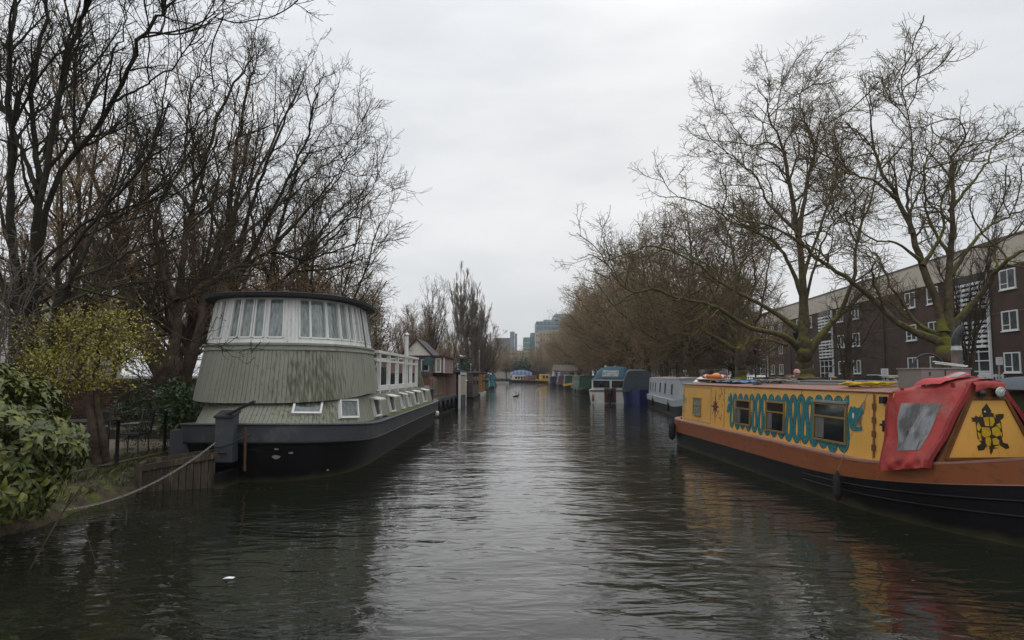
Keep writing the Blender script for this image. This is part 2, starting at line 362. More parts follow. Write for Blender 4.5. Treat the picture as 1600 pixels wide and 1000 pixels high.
# right towpath, road
MB().box(11.3, 14.0, -20, 250, .50, .64).build('path', M_paving, kind='structure')
MB().poly([(17, -20, .62), (27.0, -20, .62), (45, 250, .62), (33, 250, .62)]).build('road', M_asph, kind='structure')
k = MB(); k.box(11.15, 11.5, -20, 257, -.6, .68); k.build('quay_edge', M_conc, kind='structure')
MB().add([(27.1, -20, .75), (33.5, -20, .75), (47, 140, .75), (36.6, 140, .75), (27.1,-20,.6),(36.6,140,.6)], [(0,1,2,3),(4,0,3,5)]).build('pavement', M_paving, kind='structure')

# ---------------------------------------------------------------- narrowboats
def plan(s, L, B, bow, stern, pb=2.3):
    if s < stern: return B*max(0.0, 1-((stern-s)/stern)**2.4)**0.5
    if s > L-bow: return B*max(0.02, 1-((s-(L-bow))/bow)**pb)
    return B
def stations(L, bow, stern, n=40):
    a = [stern*(1-math.cos(i/10*math.pi/2)) for i in range(10)]
    b = list(np.linspace(stern, L-bow, n)); c = [L-bow+bow*math.sin(i/14*math.pi/2) for i in range(1, 15)]
    return a+b+c
def hull_band(ss, L, B, bow, stern, zf0, zf1, w0, w1, pb=2.3, inner=False):
    """outer skin between two heights; w: fraction of beam; closed ring rows"""
    r0 = []; r1 = []
    for sgn in (-1, 1):
        seq = ss if sgn < 0 else ss[::-1]
        for s in seq:
            b = plan(s, L, B, bow, stern, pb)
            r0.append((s*1.0, sgn*b*w0(s), zf0(s))); r1.append((s, sgn*b*w1(s), zf1(s)))
    return r0, r1
class NB:
    pass
def shear(L, bow, z0, rise, srise=0.03):
    def f(s):
        z = z0
        if s > L-bow*1.4: z += rise*((s-(L-bow*1.4))/(bow*1.4))**2
        if s < 2: z += srise*((2-s)/2)**2
        return z
    return f
# ---------------------------------------------------------------- the yellow narrowboat with the serpent
M_yel = mat('yellow_boat_paint', (0.74, 0.40, 0.085), 0.45, 0.10, 2, wear=(0.42, 0.22, 0.06), wscale=3.0, wthr=(0.56, 0.80), wstretch=(2.2,1,.6), coat=0.15)
M_brown = mat('brown_boat_paint', (0.27, 0.078, 0.025), 0.45, 0.15, 1.5, wear=(0.10, 0.045, 0.025), wscale=4, wthr=(.53, .72), coat=0.15, wstretch=(1.2,1,3))
M_pinkroof = mat('faded_red_roof', (0.26, 0.13, 0.10), 0.75, 0.2, 3, wear=(0.17, 0.10, 0.085), wscale=2)
M_ledge = mat('faded_gunwale', (0.33, 0.16, 0.12), 0.7, 0.2, 3, wear=(0.2, 0.1, 0.08), wscale=4)
M_teal = mat('serpent_teal', (0.012, 0.20, 0.19), 0.5, 0.3, 45, col2=(0.012, 0.06, 0.11), detail=1, thr=(0.42, 0.52))
M_tealdk = mat('serpent_outline', (0.012, 0.05, 0.075), 0.5, 0.3, 10)
M_dkred = mat('dark_red_paint', (0.12, 0.018, 0.014), 0.6, 0.3, 20)
M_brassf = mat('gold_window_frame', (0.42, 0.28, 0.10), 0.35, 0.2, 10, metal=0.5)
M_alu = mat('aluminium', (0.55, 0.55, 0.52), 0.35, 0.15, 10, metal=0.8)
M_red = mat('red_canvas', (0.37, 0.035, 0.028), 0.7, 0.25, 5, bump=0.025, bscale=5, wear=(0.40, 0.14, 0.12), wscale=2.2, wthr=(0.5, 0.8))
M_redhem = mat('red_hem', (0.26, 0.012, 0.012), 0.55, 0.25, 8, bump=0.004)
M_plastic = mat('cloudy_plastic', (0.16, 0.165, 0.17), 0.22, 0.85, 2.6, bump=0.05, bscale=3, detail=5, stretch=(3.2,1,1.0), spec=0.8, thr=(0.42, 0.58), col2=(0.035, 0.032, 0.03))
M_wood = mat('varnished_frame', (0.17, 0.065, 0.02), 0.4, 0.3, 6, stretch=(1,1,1), coat=0.2)
M_orange = mat('orange_ring', (0.62, 0.11, 0.03), 0.5, 0.15, 5)
M_blue = mat('blue_tarp', (0.03, 0.20, 0.42), 0.5, 0.25, 8, bump=0.01)
M_yrope = mat('yellow_rope', (0.60, 0.38, 0.02), 0.8, 0.3, 30)
M_dkgrn = mat('turtle_outline', (0.035, 0.022, 0.008), 0.5, 0.3, 10)
M_turt = mat('turtle_yellow', (0.55, 0.40, 0.01), 0.5, 0.25, 14, col2=(0.45, 0.22, 0.02))
M_box = mat('grey_galvanised', (0.23, 0.215, 0.20), 0.5, 0.2, 2, metal=0.3, wear=(0.13,0.12,0.11), wscale=2, wstretch=(1,1,3))
M_mauve = mat('serpent_mouth', (0.42, 0.20, 0.14), 0.5, 0.2, 10)

YL, YB = 13.5, 1.06
YB_O = Vector((5.71, 20.95, 0)); YB_RZ = math.atan2(-1, 0.047)
yb = thing('narrowboat', 'yellow and brown narrowboat with a teal serpent along its side and a red bow cover', 'boat', YB_O, YB_RZ)
Lb, St = 3.6, 1.3
ss = stations(YL, Lb, St)
zk = lambda s: -0.45
zw = lambda s: 0.0
zb0 = lambda s: 0.40 + (0.42*max(0, (s-(YL-5.2))/5.2)**2)
zg = lambda s: 0.745 + (0.46*max(0, (s-(YL-3.4))/3.4)**2) + 0.04*max(0, (1.5-s)/1.5)
wk = lambda s: 0.80 - 0.25*max(0, (s-(YL-3))/3)
ww = lambda s: 0.94 - 0.10*max(0, (s-(YL-3))/3)
w1 = lambda s: 1.0
m = MB()
r0, r1 = hull_band(ss, YL, YB, Lb, St, zk, zw, wk, ww, 2.2)
_, r2 = hull_band(ss, YL, YB, Lb, St, zw, zb0, ww, lambda s: 0.985, 2.2)
m.loft([r0, r1, r2], closed=True, smooth=True); m.build('hull', M_hull, yb)
m = MB(); r2b = [(x, y*1.012, z) for x, y, z in r2]
_, r3 = hull_band(ss, YL, YB, Lb, St, zb0, zg, w1, w1, 2.2)
m.loft([r2, r2b], closed=True); m.loft([r2b, r3], closed=True, smooth=True); m.build('gunwale_band', M_brown, yb)
# ledge plate running round
r4 = [(x + (0.10 if x < 0.3 else (-0.12 if x > YL-.3 else 0)), y - math.copysign(min(0.17, abs(y)), y), z + 0.004) for x, y, z in r3]
m = MB(); m.loft([[(x, y*1.008, z-.03) for x, y, z in r3], [(x, y*1.008, z+.004) for x, y, z in r3], r4], closed=True)
m.build('gunwale_ledge', M_ledge, yb)
MB().poly([(x, y*.98, min(z-.06, .80)) for x, y, z in r4]).build('deck', M_brown, yb)
for zz in (0.20, 0.30):
    pts = [(s, -plan(s, YL, YB, Lb, St, 2.2)*(ww(s)+(0.985-ww(s))*((zz)/.40))-.008, zz*(zb0(s)/.40)) for s in ss if s > 8.6 and s < YL-.05]
    MB().tube(pts, 0.016, 5).build('rubbing_strake', M_hull, yb)
MB().tube([(s, -plan(s, YL, YB, Lb, St, 2.2)*.985-.004, zb0(s)) for s in ss if s > .2 and s < YL-.05], 0.009, 4).build('rubbing_strake', M_ledge, yb)
# cabin: sides lean in, from s=.72 to s=11.1
CS0, CS1 = 0.72, 11.22
zcab = 1.755
def cside(s, z):            # canal side of the cabin (local y)
    t = (z-.745)/(zcab-.745); b = .90 - .055*t
    if s < 1.6: b *= max(0.25, 1-((1.6-s)/1.6)**3*1.2)
    return -b
rowsL = []
cs = [0.72, .8, .95, 1.15, 1.4, 1.8] + list(np.linspace(2.2, CS1, 30))
prof = [0.74, 1.0, 1.25, 1.5, zcab]
m = MB()
m.loft([[(s, cside(s, z), z) for s in cs] for z in prof])
m.loft([[(s, -cside(s, z), z) for s in cs] for z in prof[::-1]])
m.poly([(CS0, cside(CS0, .74), .74), (CS0, cside(CS0, zcab), zcab), (CS0, -cside(CS0, zcab), zcab), (CS0, -cside(CS0, .74), .74)])
m.poly([(CS1, cside(CS1, .74), .74), (CS1, -cside(CS1, .74), .74), (CS1, -cside(CS1, zcab), zcab), (CS1, 0, zcab+.055), (CS1, cside(CS1, zcab), zcab)])
m.build('cabin', M_yel, yb)
m = MB()
cross = lambda s, t: (s, (cside(s, zcab)-.02)*-t, zcab + .012 + .05*(1-t*t))
m.loft([[cross(s, t) for t in np.linspace(-1, 1, 11)] for s in cs])
m.loft([[(s, cside(s, zcab)-.02, zcab-.012), (s, cside(s, zcab)-.02, zcab+.012)][::1] for s in cs])
m.loft([[(s, cside(s, zcab)+.01, zcab-.012), (s, cside(s, zcab)-.02, zcab-.012)] for s in cs])
m.build('roof', M_pinkroof, yb)
MB().tube([(s, cside(s, zcab)-.018, zcab+.004) for s in cs], .013, 5).build('handrail', M_brown, yb)
def on_side(s, z, off=0.004): return (s, cside(s, z)-off, z)
def side_box(name, s0, s1, z0, z1, mt, o0=0.0, o1=0.02, parent=yb, **k):
    m = MB(); A = [(s0, z0), (s1, z0), (s1, z1), (s0, z1)]
    a = [on_side(s, z, o0) for s, z in A]; b = [on_side(s, z, o1) for s, z in A]
    m.add(a+b, [(4,5,6,7), (0,1,5,4), (1,2,6,5), (2,3,7,6), (3,0,4,7)]); return m.build(name, mt, parent, **k)
def side_frame(name, s0, s1, z0, z1, wd, mt, rail=None, o=0.03, parent=yb):
    m = MB()
    def q(a, b, c, d, o1=o):
        A = [(a, c), (b, c), (b, d), (a, d)]
        p = [on_side(s, z, -0.004) for s, z in A]; r = [on_side(s, z, o1) for s, z in A]
        m.add(p+r, [(4,5,6,7), (0,1,5,4), (1,2,6,5), (2,3,7,6), (3,0,4,7)])
    q(s0, s0+wd, z0, z1); q(s1-wd, s1, z0, z1); q(s0+wd, s1-wd, z0, z0+wd); q(s0+wd, s1-wd, z1-wd, z1)
    if rail: q(s0+wd, s1-wd, rail, rail+wd*.8, o*.8)
    return m.build(name, mt, parent)
for (a, b, z0, z1) in ((5.30, 6.16, .915, 1.475), (6.96, 7.80, .90, 1.50), (8.94, 10.0, .905, 1.55)):
    f = side_frame('window', a, b, z0, z1, .035, M_brassf, z0+(z1-z0)*.62)
    side_box('pane', a+.03, b-.03, z0+.03, z1-.03, M_glassd, 0.001, .010, f)
    # pale curtain seen in the lower light
    cu = MB(); n = 9
    c0, c1 = (a+.06, a+(b-a)*.33)
    for i in range(n):
        s = c0+(c1-c0)*i/(n-1); 
    cu.loft([[on_side(c0+(c1-c0)*i/(n-1), zz, .0115+.002*(i % 2)) for i in range(n)] for zz in (z0+.05, z0+(z1-z0)*.6)])
    cu.build('curtain', mat('curtain_grey', (0.16, 0.155, 0.15), 0.9, 0.6, 12, stretch=(6, 1, .5)), f)
m = side_box('window_hood', 8.93, 10.01, 1.55, 1.585, M_alu, 0, .06)
f = side_frame('window', 2.22, 2.86, .93, 1.42, .03, M_brassf, 1.20)
side_box('pane', 2.24, 2.84, .95, 1.40, glass('net_curtain_glass', (0.30, 0.33, 0.30), .15, (3, 3, 3)), 0.001, .010, f)
# rear hatch panel outline, door line, compass star
side_frame('door_trim', 1.30, 3.62, .79, 1.70, .022, mat('sage_trim', (0.30, 0.33, 0.22), .6, .3, 8), None, .008)
def strip2(pts, wd, off, thick=0.002):
    """flat painted ribbon on the cabin side through (s,z) points"""
    V = []; F = []
    n = len(pts)
    for i in range(n):
        a = pts[max(i-1, 0)]; b = pts[min(i+1, n-1)]; dx, dz = b[0]-a[0], b[1]-a[1]; l = math.hypot(dx, dz) or 1
        wv = wd[i] if hasattr(wd, '__len__') else wd
        nx, nz = -dz/l*wv/2, dx/l*wv/2
        V += [on_side(pts[i][0]+nx, pts[i][1]+nz, off), on_side(pts[i][0]-nx, pts[i][1]-nz, off)]
    F = [(2*i, 2*i+1, 2*i+3, 2*i+2) for i in range(n-1)]
    return V, F
def shape(pts, off): return [on_side(s, z, off) for s, z in pts]
# serpent body: cursive loops from the left head to the right head
def serpent_pts(n=900):
    A0, A1 = 4.86, 10.16; out = []
    cyc = 16.0
    for i in range(n+1):
        f = i/n; th = f*cyc*2*math.pi
        s = A0+.05+(A1-A0-.15)*(f**1.0) + 0.058*(0.9+.35*f)*math.sin(2*th)
        # loops open wider towards the bow
        zc = 1.20+0.02*f+.012*math.sin(f*41); amp = (.335+.055*f)*(1+.05*math.sin(f*57+1)+.03*math.sin(f*23))
        out.append((s, zc+amp*math.cos(th+math.pi*0)))
    return out
sp = serpent_pts()
W = [.088+.038*(i/900) for i in range(901)]
m = MB(); V, F = strip2(sp, [x+.026 for x in W], .0025); m.add(V, F); m.build('serpent_outline', M_tealdk, yb)
m = MB(); V, F = strip2(sp, W, .0045); m.add(V, F)
m.build('serpent_body', M_teal, yb)
# heads
hx, hz = 10.08, 1.28
head = [(0,.20),(.05,.25),(.10,.22),(.14,.25),(.20,.22),(.30,.24),(.36,.31),(.40,.33),(.42,.26),(.40,.20),(.41,.15),(.36,.13),(.30,.06),(.22,-.02),(.19,-.06),(.24,-.07),(.36,-.05),(.37,-.11),(.24,-.13),(.10,-.14),(.02,-.10),(-.04,0),(-.03,.12)]
m = MB(); m.poly(shape([(hx+x, hz+z) for x, z in head], .007)); m.build('serpent_head', M_teal, yb)
MB().poly(shape([(hx+x, hz+z) for x, z in ((.34,.24),(.37,.31),(.44,.36),(.43,.24),(.405,.20))], .009)).build('serpent_snout', M_mauve, yb)
MB().poly(shape([(hx+x, hz+z) for x, z in ((.37,.12),(.36,.07),(.28,-.01),(.22,-.055),(.34,-.04),(.26,.0),(.33,.08))], .009)).build('serpent_tongue', M_mauve, yb)
ey = [(hx+.115+.028*math.cos(a), hz+.10+.05*math.sin(a)) for a in np.linspace(0, 2*math.pi, 10)[:-1]]
MB().poly(shape(ey, .0095)).build('serpent_eye', M_white, yb)
hx2, hz2 = 4.84, 1.30
head2 = [(-.02,.26),(.02,.20),(.06,.22),(.10,.18),(.12,.05),(.10,-.10),(.05,-.14),(-.06,-.17),(-.13,-.13),(-.10,-.09),(-.02,-.07),(-.07,0),(-.02,.05),(-.06,.10),(-.05,.18)]
MB().poly(shape([(hx2+x, hz2+z) for x, z in head2], .007)).build('serpent_head', M_teal, yb)
MB().poly(shape([(hx2+x, hz2+z) for x, z in ((-.10,-.10),(-.02,-.08),(-.07,-.0),(-.12,-.03))], .009)).build('serpent_tongue', M_mauve, yb)
MB().poly(shape([(hx2+.03+.022*math.cos(a), hz2+.08+.04*math.sin(a)) for a in np.linspace(0, 2*math.pi, 10)[:-1]], .0095)).build('serpent_eye', M_white, yb)
# compass star and small marks
cx, cz = 3.93, 1.24
st = []
for i in range(16):
    a = i*math.pi/8; r = (.36, .055, .17, .055)[i % 4] if i % 8 < 4 else (.36 if i % 8 == 4 else .17 if i % 4 == 2 else .055)
    r = {0: .42, 4: .26, 2: .20, 6: .20}.get(i % 8, .095)
    st.append((cx+math.sin(a)*r*1.15, cz+math.cos(a)*r))
MB().poly(shape(st, .004)).build('compass_star', M_dkred, yb)
m = MB()
for i in range(26):
    s = cx + random.uniform(-.20, .62); z = random.uniform(.86, 1.66)
    if abs(s-cx) < .09: continue
    h = random.uniform(.05, .11); wdt = random.uniform(.03, .05)
    m.poly(shape([(s, z), (s+wdt, z+h*.6), (s+wdt*.3, z+h), (s-.004, z+h*.4)], .004))
m.build('painted_birds', M_dkred, yb, kind='stuff')
for s in (4.55, 8.45, 10.72):
    side_box('panel_seam', s, s+.012, .77, 1.74, mat('seam', (0.2, 0.1, 0.03), .7), 0, .004)
side_box('panel_seam', 10.745, 10.78, .80, 1.72, M_brown, 0, .012)
for z in (.90, 1.10, 1.30, 1.5):
    side_box('hinge', 10.72, 10.81, z, z+.09, M_wood, 0.012, .022)
# teal lettering near the stern (worn, only its rhythm is legible)
m = MB()
x0 = 1.05
for ln, (z, n, h) in enumerate(((1.40, 4, .07), (1.30, 6, .08), (1.22, 5, .07), (.99, 4, .05))):
    s = x0 + .03*ln
    for i in range(n):
        wv = .045
        m.poly(shape([(s, z), (s+.03, z), (s+.03, z+h), (s, z+h)], .005))
        if (i+ln) % 2 == 0: m.poly(shape([(s+.018, z+h-.026), (s+wv+.012, z+h-.026), (s+wv+.012, z+h), (s+.018, z+h)], .005))
        if (i+ln) % 3 != 0: m.poly(shape([(s+.018, z), (s+wv+.012, z), (s+wv+.012, z+.026), (s+.018, z+.026)], .005))
        s += .092
m.build('lettering', mat('teal_letters', (0.10, 0.32, 0.32), .6, .2, 10), yb, kind='stuff')
# side lamp, door handle
side_box('side_lamp', 10.98, 11.08, 1.60, 1.70, M_black, .0, .07)
side_box('door_handle', 11.0, 11.03, 1.20, 1.36, M_iron, .0, .03); 
MB().box(10.96, 11.07, cside(10.9, 1.3)-.045, cside(10.9, 1.3)-.02, 1.28, 1.31).build('door_handle', M_iron, yb)
# ---- bow cover (cratch cover), canvas stretched from the cabin front to the board
BS = 11.86      # board station
sec0 = [(-1.075, .66), (-1.06, .78), (-.965, 1.15), (-.92, 1.55), (-.865, 1.77), (-.55, 1.84), (-.2, 1.88), (0, 1.89)]
sec1 = [(-.86, .80), (-.82, .92), (-.62, 1.22), (-.42, 1.54), (-.235, 1.85), (-.17, 1.93), (-.06, 1.955), (0, 1.955)]
NS = 40
def cover_pt(a, v, off=0.0, mirror=False):
    """a: 0 cabin .. 1 board, v: 0 hem .. 1 ridge"""
    x = v*(len(sec0)-1); i = min(int(x), len(sec0)-2); f = x-i
    y0 = sec0[i][0]*(1-f)+sec0[i+1][0]*f; z0 = sec0[i][1]*(1-f)+sec0[i+1][1]*f
    y1 = sec1[i][0]*(1-f)+sec1[i+1][0]*f; z1 = sec1[i][1]*(1-f)+sec1[i+1][1]*f
    y = y0*(1-a)+y1*a; z = z0*(1-a)+z1*a
    z += .07*math.sin(math.pi*min(1, a*1.0))*max(0, (v-.55)/.45)      # ridge humps over the tent pole
    wr = .010*math.sin(a*17+v*9)*math.sin(v*11) + .012*math.sin(v*24-a*15)*math.sin(a*math.pi) + .005*math.sin(a*31+v*27)+.006*math.sin((a-v)*19)*(1-v) - .035*math.sin(math.pi*a)*math.sin(math.pi*min(1, v/.6))
    y += wr + (-off); z += off*.5*(v > .6)
    s = 11.16 + (BS-11.16)*a
    return (s, -y if mirror else y, z)
for mir in (False, True):
    m = MB(); m.loft([[cover_pt(a, v, 0, mir) for a in np.linspace(0, 1, NS)] for v in np.linspace(0, 1, 50)], smooth=True)
    if mir: m2 = m
    else: m1 = m
mm = MB(); mm.add(m1.v, m1.f, True); mm.add(m2.v, [f[::-1] for f in m2.f], True)
cover = mm.build('bow_cover', M_red, yb)
m = MB(); m.loft([[cover_pt(.22+.10*(1-c)+(.58-.10*(1-c))*b, .20+.27*c, .006) for b in np.linspace(0, 1, 14)] for c in np.linspace(0, 1, 14)], smooth=True)
m.build('cover_window', M_plastic, cover)
for mir in (False, True):
    pts = [cover_pt(1, v, .0, mir) for v in np.linspace(0, .80, 20)]
    m = MB(); sg = -1 if not mir else 1
    m.loft([[(p[0]-.03, p[1]+sg*.012, p[2]) for p in pts], [(p[0]+.05, p[1]+sg*.012, p[2]) for p in pts], [(p[0]+.055, p[1]-sg*.05, p[2]-.005) for p in pts]], smooth=False)
    m.build('cover_hem', M_redhem, cover)
m = MB(); m.loft([[cover_pt(a, v, .004) for v in np.linspace(0, .72, 20)] for a in (-.012, .03)]); m.build('cover_hem', M_redhem, cover)
# front valance
m = MB(); m.loft([[(BS+.07+.01*math.sin(y*40), y, 1.935-.25*abs(y)**1.5), (BS+.115, y, 1.90-.25*abs(y)**1.5-.01*math.sin(y*30)), (BS+.10, y, 1.845-.3*abs(y))][:] for y in np.linspace(-.2, .2, 12)], smooth=True)
m.build('cover_valance', M_red, cover)
for a, v in ((.35, .66), (.80, .62), (.12, .60)):
    p = cover_pt(a, v, .012); MB().box(p[0]-.02, p[0]+.03, p[1]-.012, p[1]+.012, p[2]-.03, p[2]+.03).build('strap_tab', M_redhem, cover)
# rolled flap with clear window lying on top
m = MB(); fl = []
def flap(a, b, off=0.03):
    p = cover_pt(.30+.62*a, .60+.38*b, off+.03*math.sin(a*3+b*2)); return (p[0], p[1], p[2]+.03+.02*math.sin(b*7+a*4))
m.loft([[flap(a*(1-.35*(1-b)), b) for a in np.linspace(0, 1, 10)] for b in np.linspace(0, 1, 10)], smooth=True); m.build('window_flap', mat('bright_red_canvas', (0.46, 0.045, 0.05), .7, .2, 6, bump=.008, bscale=6), cover)
m = MB(); m.loft([[flap(.42+.30*a, .42+.45*b, .036) for a in np.linspace(0, 1, 8)] for b in np.linspace(0, 1, 8)], smooth=True); m.build('flap_window', mat('pale_plastic', (0.42, 0.38, 0.38), .25, .6, 5, bump=.01), cover)
# cratch board: brown frame, yellow panel, turtle
bz0, bz1 = .86, 1.90
def bpt(y, z, off=0.0): return (BS+.03+off, y, z)
fr = [(-.72, bz0), (.72, bz0), (.17, bz1), (-.17, bz1)]
MB().slab([bpt(y, z, -.03) for y, z in fr], (.05, 0, 0)).build('cratch_board', M_wood, yb)
pn = [(-.585, .935), (.585, .935), (.225, 1.675), (-.225, 1.675)]
MB().slab([bpt(y, z, .021) for y, z in pn], (.006, 0, 0)).build('board_panel', M_yel, yb)
def rimbar(a, b, wv=.035): 
    return MB().bar(bpt(*a, .03), bpt(*b, .03), .03, wv, up=(1, 0, 0))
q = [(-.615, .915), (.615, .915), (.235, 1.70), (-.235, 1.70)]
for i in range(4): rimbar(q[i], q[(i+1) % 4]).build('board_moulding', M_wood, yb)
TS = 1.535e-3
def tt(x, y): # crop units -> board plane; local y grows to the photo right when seen from the bow
    return ((x-912)*TS*1.02, .935 + (565-y)*TS*1.13)
def tpoly(pts, off): return [bpt(*tt(x, y), off) for x, y in pts]
m = MB()
m.poly(tpoly([(790,300),(800,420),(830,460),(870,490),(905,505),(960,500),(1000,455),(1022,400),(1012,300),(975,240),(905,225),(850,235),(815,270)], .029))
m.poly(tpoly([(895,160),(850,205),(850,240),(880,265),(925,255),(932,215)], .030))
m.poly(tpoly([(870,330),(830,270),(795,250),(780,268),(752,265),(765,285),(755,295),(790,300),(835,320)], .0305))
m.poly(tpoly([(940,330),(975,270),(985,240),(1040,240),(1035,270),(1005,290),(970,320)], .0305))
m.poly(tpoly([(840,420),(862,425),(865,490),(850,510),(800,515),(790,480),(835,460)], .0305))
m.poly(tpoly([(980,405),(1005,410),(1020,455),(1060,465),(1072,495),(1040,505),(990,475)], .0305))
m.poly(tpoly([(905,490),(935,490),(925,520),(905,550),(900,520)], .0305))
m.build('turtle', M_dkgrn, yb)
m = MB()
for pl in ([(858,268),(905,262),(905,332),(870,330)], [(912,262),(950,265),(955,300),(935,330),(912,332)], [(840,338),(905,342),(918,385),(905,405),(860,415),(835,400)],
           [(925,350),(965,332),(998,355),(995,400),(965,410),(930,395)], [(868,415),(905,412),(915,440),(905,480),(880,480),(865,455)], [(925,425),(960,418),(985,440),(980,470),(930,470)],
           [(812,300),(835,340),(815,370),(800,360),(795,330)], [(800,375),(825,385),(835,440),(812,440)], [(965,320),(1000,305),(1008,350),(985,340)], [(1000,370),(1015,385),(1008,410),(995,400)],
           [(870,480),(895,485),(895,498),(870,495)], [(940,480),(985,478),(975,495),(945,497)], [(835,245),(852,240),(855,262),(835,262)], [(945,232),(970,240),(965,268),(950,260)]):
    m.poly(tpoly(pl, .0335))
m.build('turtle_shell', M_turt, yb)
e = tt(875, 222); MB().poly([bpt(e[0]+.012*math.cos(a), e[1]+.012*math.sin(a), .034) for a in np.linspace(0, 2*math.pi, 9)[:-1]]).build('turtle_eye', M_white, yb)
# headlamp and horn
lx, ly, lz = BS+.10, .11, 1.785
hl = MB().lathe((lx, ly, lz), [(.0, -.06), (.045, -.055), (.068, -.01), (.075, .03), (.075, .04)], 16, axis=0).build('headlamp', M_black, yb)
MB().lathe((lx, ly, lz), [(.068, .038), (.072, .046), (.062, .048)], 16, axis=0).build('lamp_rim', M_alu, hl)
MB().lathe((lx, ly, lz), [(.062, .040), (.04, .052), (0.0, .056)], 16, axis=0).build('lamp_lens', mat('lamp_glass', (.55, .56, .52), .1, .5, 30), hl)
hn = MB(); hn.lathe((BS+.05, -.12, 1.77), [(.02, 0), (.035, .02), (.035, .06), (.042, .065), (.042, .09), (.0, .09)], 10, axis=0); hn.box(BS+.05, BS+.11, -.155, -.085, 1.715, 1.74); hn.build('horn', M_iron, yb)
# foredeck rope
def coil(m, c, r, turns, rr, jit=.02, flat=1.0, seed=1, k=5, stretch=1.0):
    rg = random.Random(seed); pts = []
    n = int(turns*18)
    ph = rg.random()*6
    for i in range(n):
        a = i/18*2*math.pi+ph; q = r*(.6+.4*math.sin(i*.13+seed))+rg.uniform(-jit, jit)
        pts.append((c[0]+q*math.cos(a)*stretch, c[1]+q*math.sin(a), c[2]+rr+abs(.5*rr*math.sin(i*.7))+rg.uniform(0, rr*1.5)*flat+(i/n)*rr*2))
    m.tube(pts, rr, k); return m
# ---- things on and around the yellow boat (each its own)
def YW(s, t, z):
    v = Matrix.Rotation(YB_RZ, 3, 'Z') @ Vector((s, t, z)); return YB_O + v
def roofz(s, t): 
    b = -(cside(s, zcab)-.02); return zcab+.012+.05*(1-(t/b)**2)
def on_roof(builder, name, s, t, rz, label, cat, mt, **k):
    o = builder.build(name, mt, None, label, cat, **k)
    return o
def place(o, s, t, z, rz=0, tilt=0):
    """o was built round the origin; set it on the boat"""
    o.location = YW(s, t, z); o.rotation_euler = (tilt, 0, YB_RZ+rz)
    return o
def local_build(m, name, mt, label, cat, group=None, kind=None):
    me = bpy.data.meshes.new(name); me.from_pydata(m.v, [], m.f); me.polygons.foreach_set('use_smooth', m.sm); me.update()
    return tag(link(name, me, mt), label, cat, group, kind)
# lifebuoy
lb = thing('lifebuoy', 'orange lifebuoy lying flat on a wooden board at the stern roof of the yellow narrowboat', 'lifebuoy', YW(1.75, -.12, roofz(1.75, 0)+.16), YB_RZ)
m = MB(); R_, r_ = .27, .065; vs = []; n1, n2 = 36, 10
for i in range(n1):
    for j in range(n2):
        a = 2*math.pi*i/n1; b = 2*math.pi*j/n2; vs.append(((R_+r_*math.cos(b))*math.cos(a), (R_+r_*math.cos(b))*math.sin(a), r_*.85*math.sin(b)))
m.add(vs, [(i*n2+j, ((i+1) % n1)*n2+j, ((i+1) % n1)*n2+(j+1) % n2, i*n2+(j+1) % n2) for i in range(n1) for j in range(n2)], True); m.build('ring', M_orange, lb)
for a0 in (.3, 1.87, 3.44, 5.01):
    m = MB(); rows = [[((R_+(r_+.004)*math.cos(b))*math.cos(a), (R_+(r_+.004)*math.cos(b))*math.sin(a), (r_*.85+.004)*math.sin(b)) for b in np.linspace(0, 2*math.pi, 11)] for a in (a0, a0+.12, a0+.2)]
    m.loft(rows, smooth=True); m.build('band', M_white, lb)
m = MB(); m.box(-.55, .62, -.42, .40, .0, .028); m.box(-.5, -.4, -.4, .38, -.06, 0); m.box(.45, .55, -.4, .38, -.06, 0)
place(local_build(m, 'wooden_board', mat('pale_ply', (.36, .27, .14), .8, .3, 3), 'pale plywood board under the orange lifebuoy on the yellow narrowboat', 'board'), 1.9, -.08, roofz(1.9, 0)+.065, .03)
m = MB(); m.loft([[(.3*math.cos(a)*q+.03*math.sin(a*5), .26*math.sin(a)*q, .16*(1-q**2)+.02*math.sin(a*4+q*6)) for a in np.linspace(0, 2*math.pi, 20)] for q in (1, .8, .5, .2, .02)], smooth=True)
place(local_build(m, 'white_cloth', M_white, 'crumpled white cloth at the stern edge of the yellow narrowboat roof', 'cloth'), 1.05, -.25, roofz(1.05, .1)-.02)
m = MB(); m.lathe((0, 0, 0), [(.11, 0), (.12, .05), (.10, .11), (.03, .14), (0, .14)], 12)
place(local_build(m, 'yellow_bucket', mat('yellow_plastic', (.6, .42, .05), .5, .2, 5), 'small yellow tub in the middle of the orange lifebuoy', 'tub'), 1.7, -.05, roofz(1.7, 0)+.12)
m = MB(); m.lathe((0, 0, 0), [(.13, 0), (.14, .06), (.12, .13), (.06, .17), (0, .18)], 10)
place(local_build(m, 'black_bag', M_iron, 'small black bundle behind the orange lifebuoy', 'bag'), 1.45, .22, roofz(1.45, 0)+.14)
# blue tarp
m = MB(); rg = random.Random(3)
m.loft([[(x, y*(1+.15*math.sin(x*5)), .02+abs(.045*math.sin(x*9+y*4)*math.cos(y*11+x*2))+.02*rg.random()) for y in np.linspace(-.33, .33, 12)] for x in np.linspace(-.7, .8, 30)], smooth=True)
place(local_build(m, 'blue_tarp', M_blue, 'crumpled bright blue tarp lying on the yellow narrowboat roof', 'tarp'), 3.9, -.2, roofz(3.9, .5)+.005)
m = MB(); m.loft([[(x, y, .02+abs(.05*math.sin(x*6+y*5))) for y in np.linspace(-.25, .3, 8)] for x in np.linspace(-.45, .45, 14)], smooth=True)
place(local_build(m, 'dark_sheet', mat('slate_cloth', (.07, .09, .13), .7, .3, 4), 'dark slate sheet between the lifebuoy board and the blue tarp', 'sheet'), 2.85, -.25, roofz(2.9, .5))
m = MB(); coil(m, (0, 0, 0), .33, 9, .016, .10, 2.5, 3, stretch=1.8)
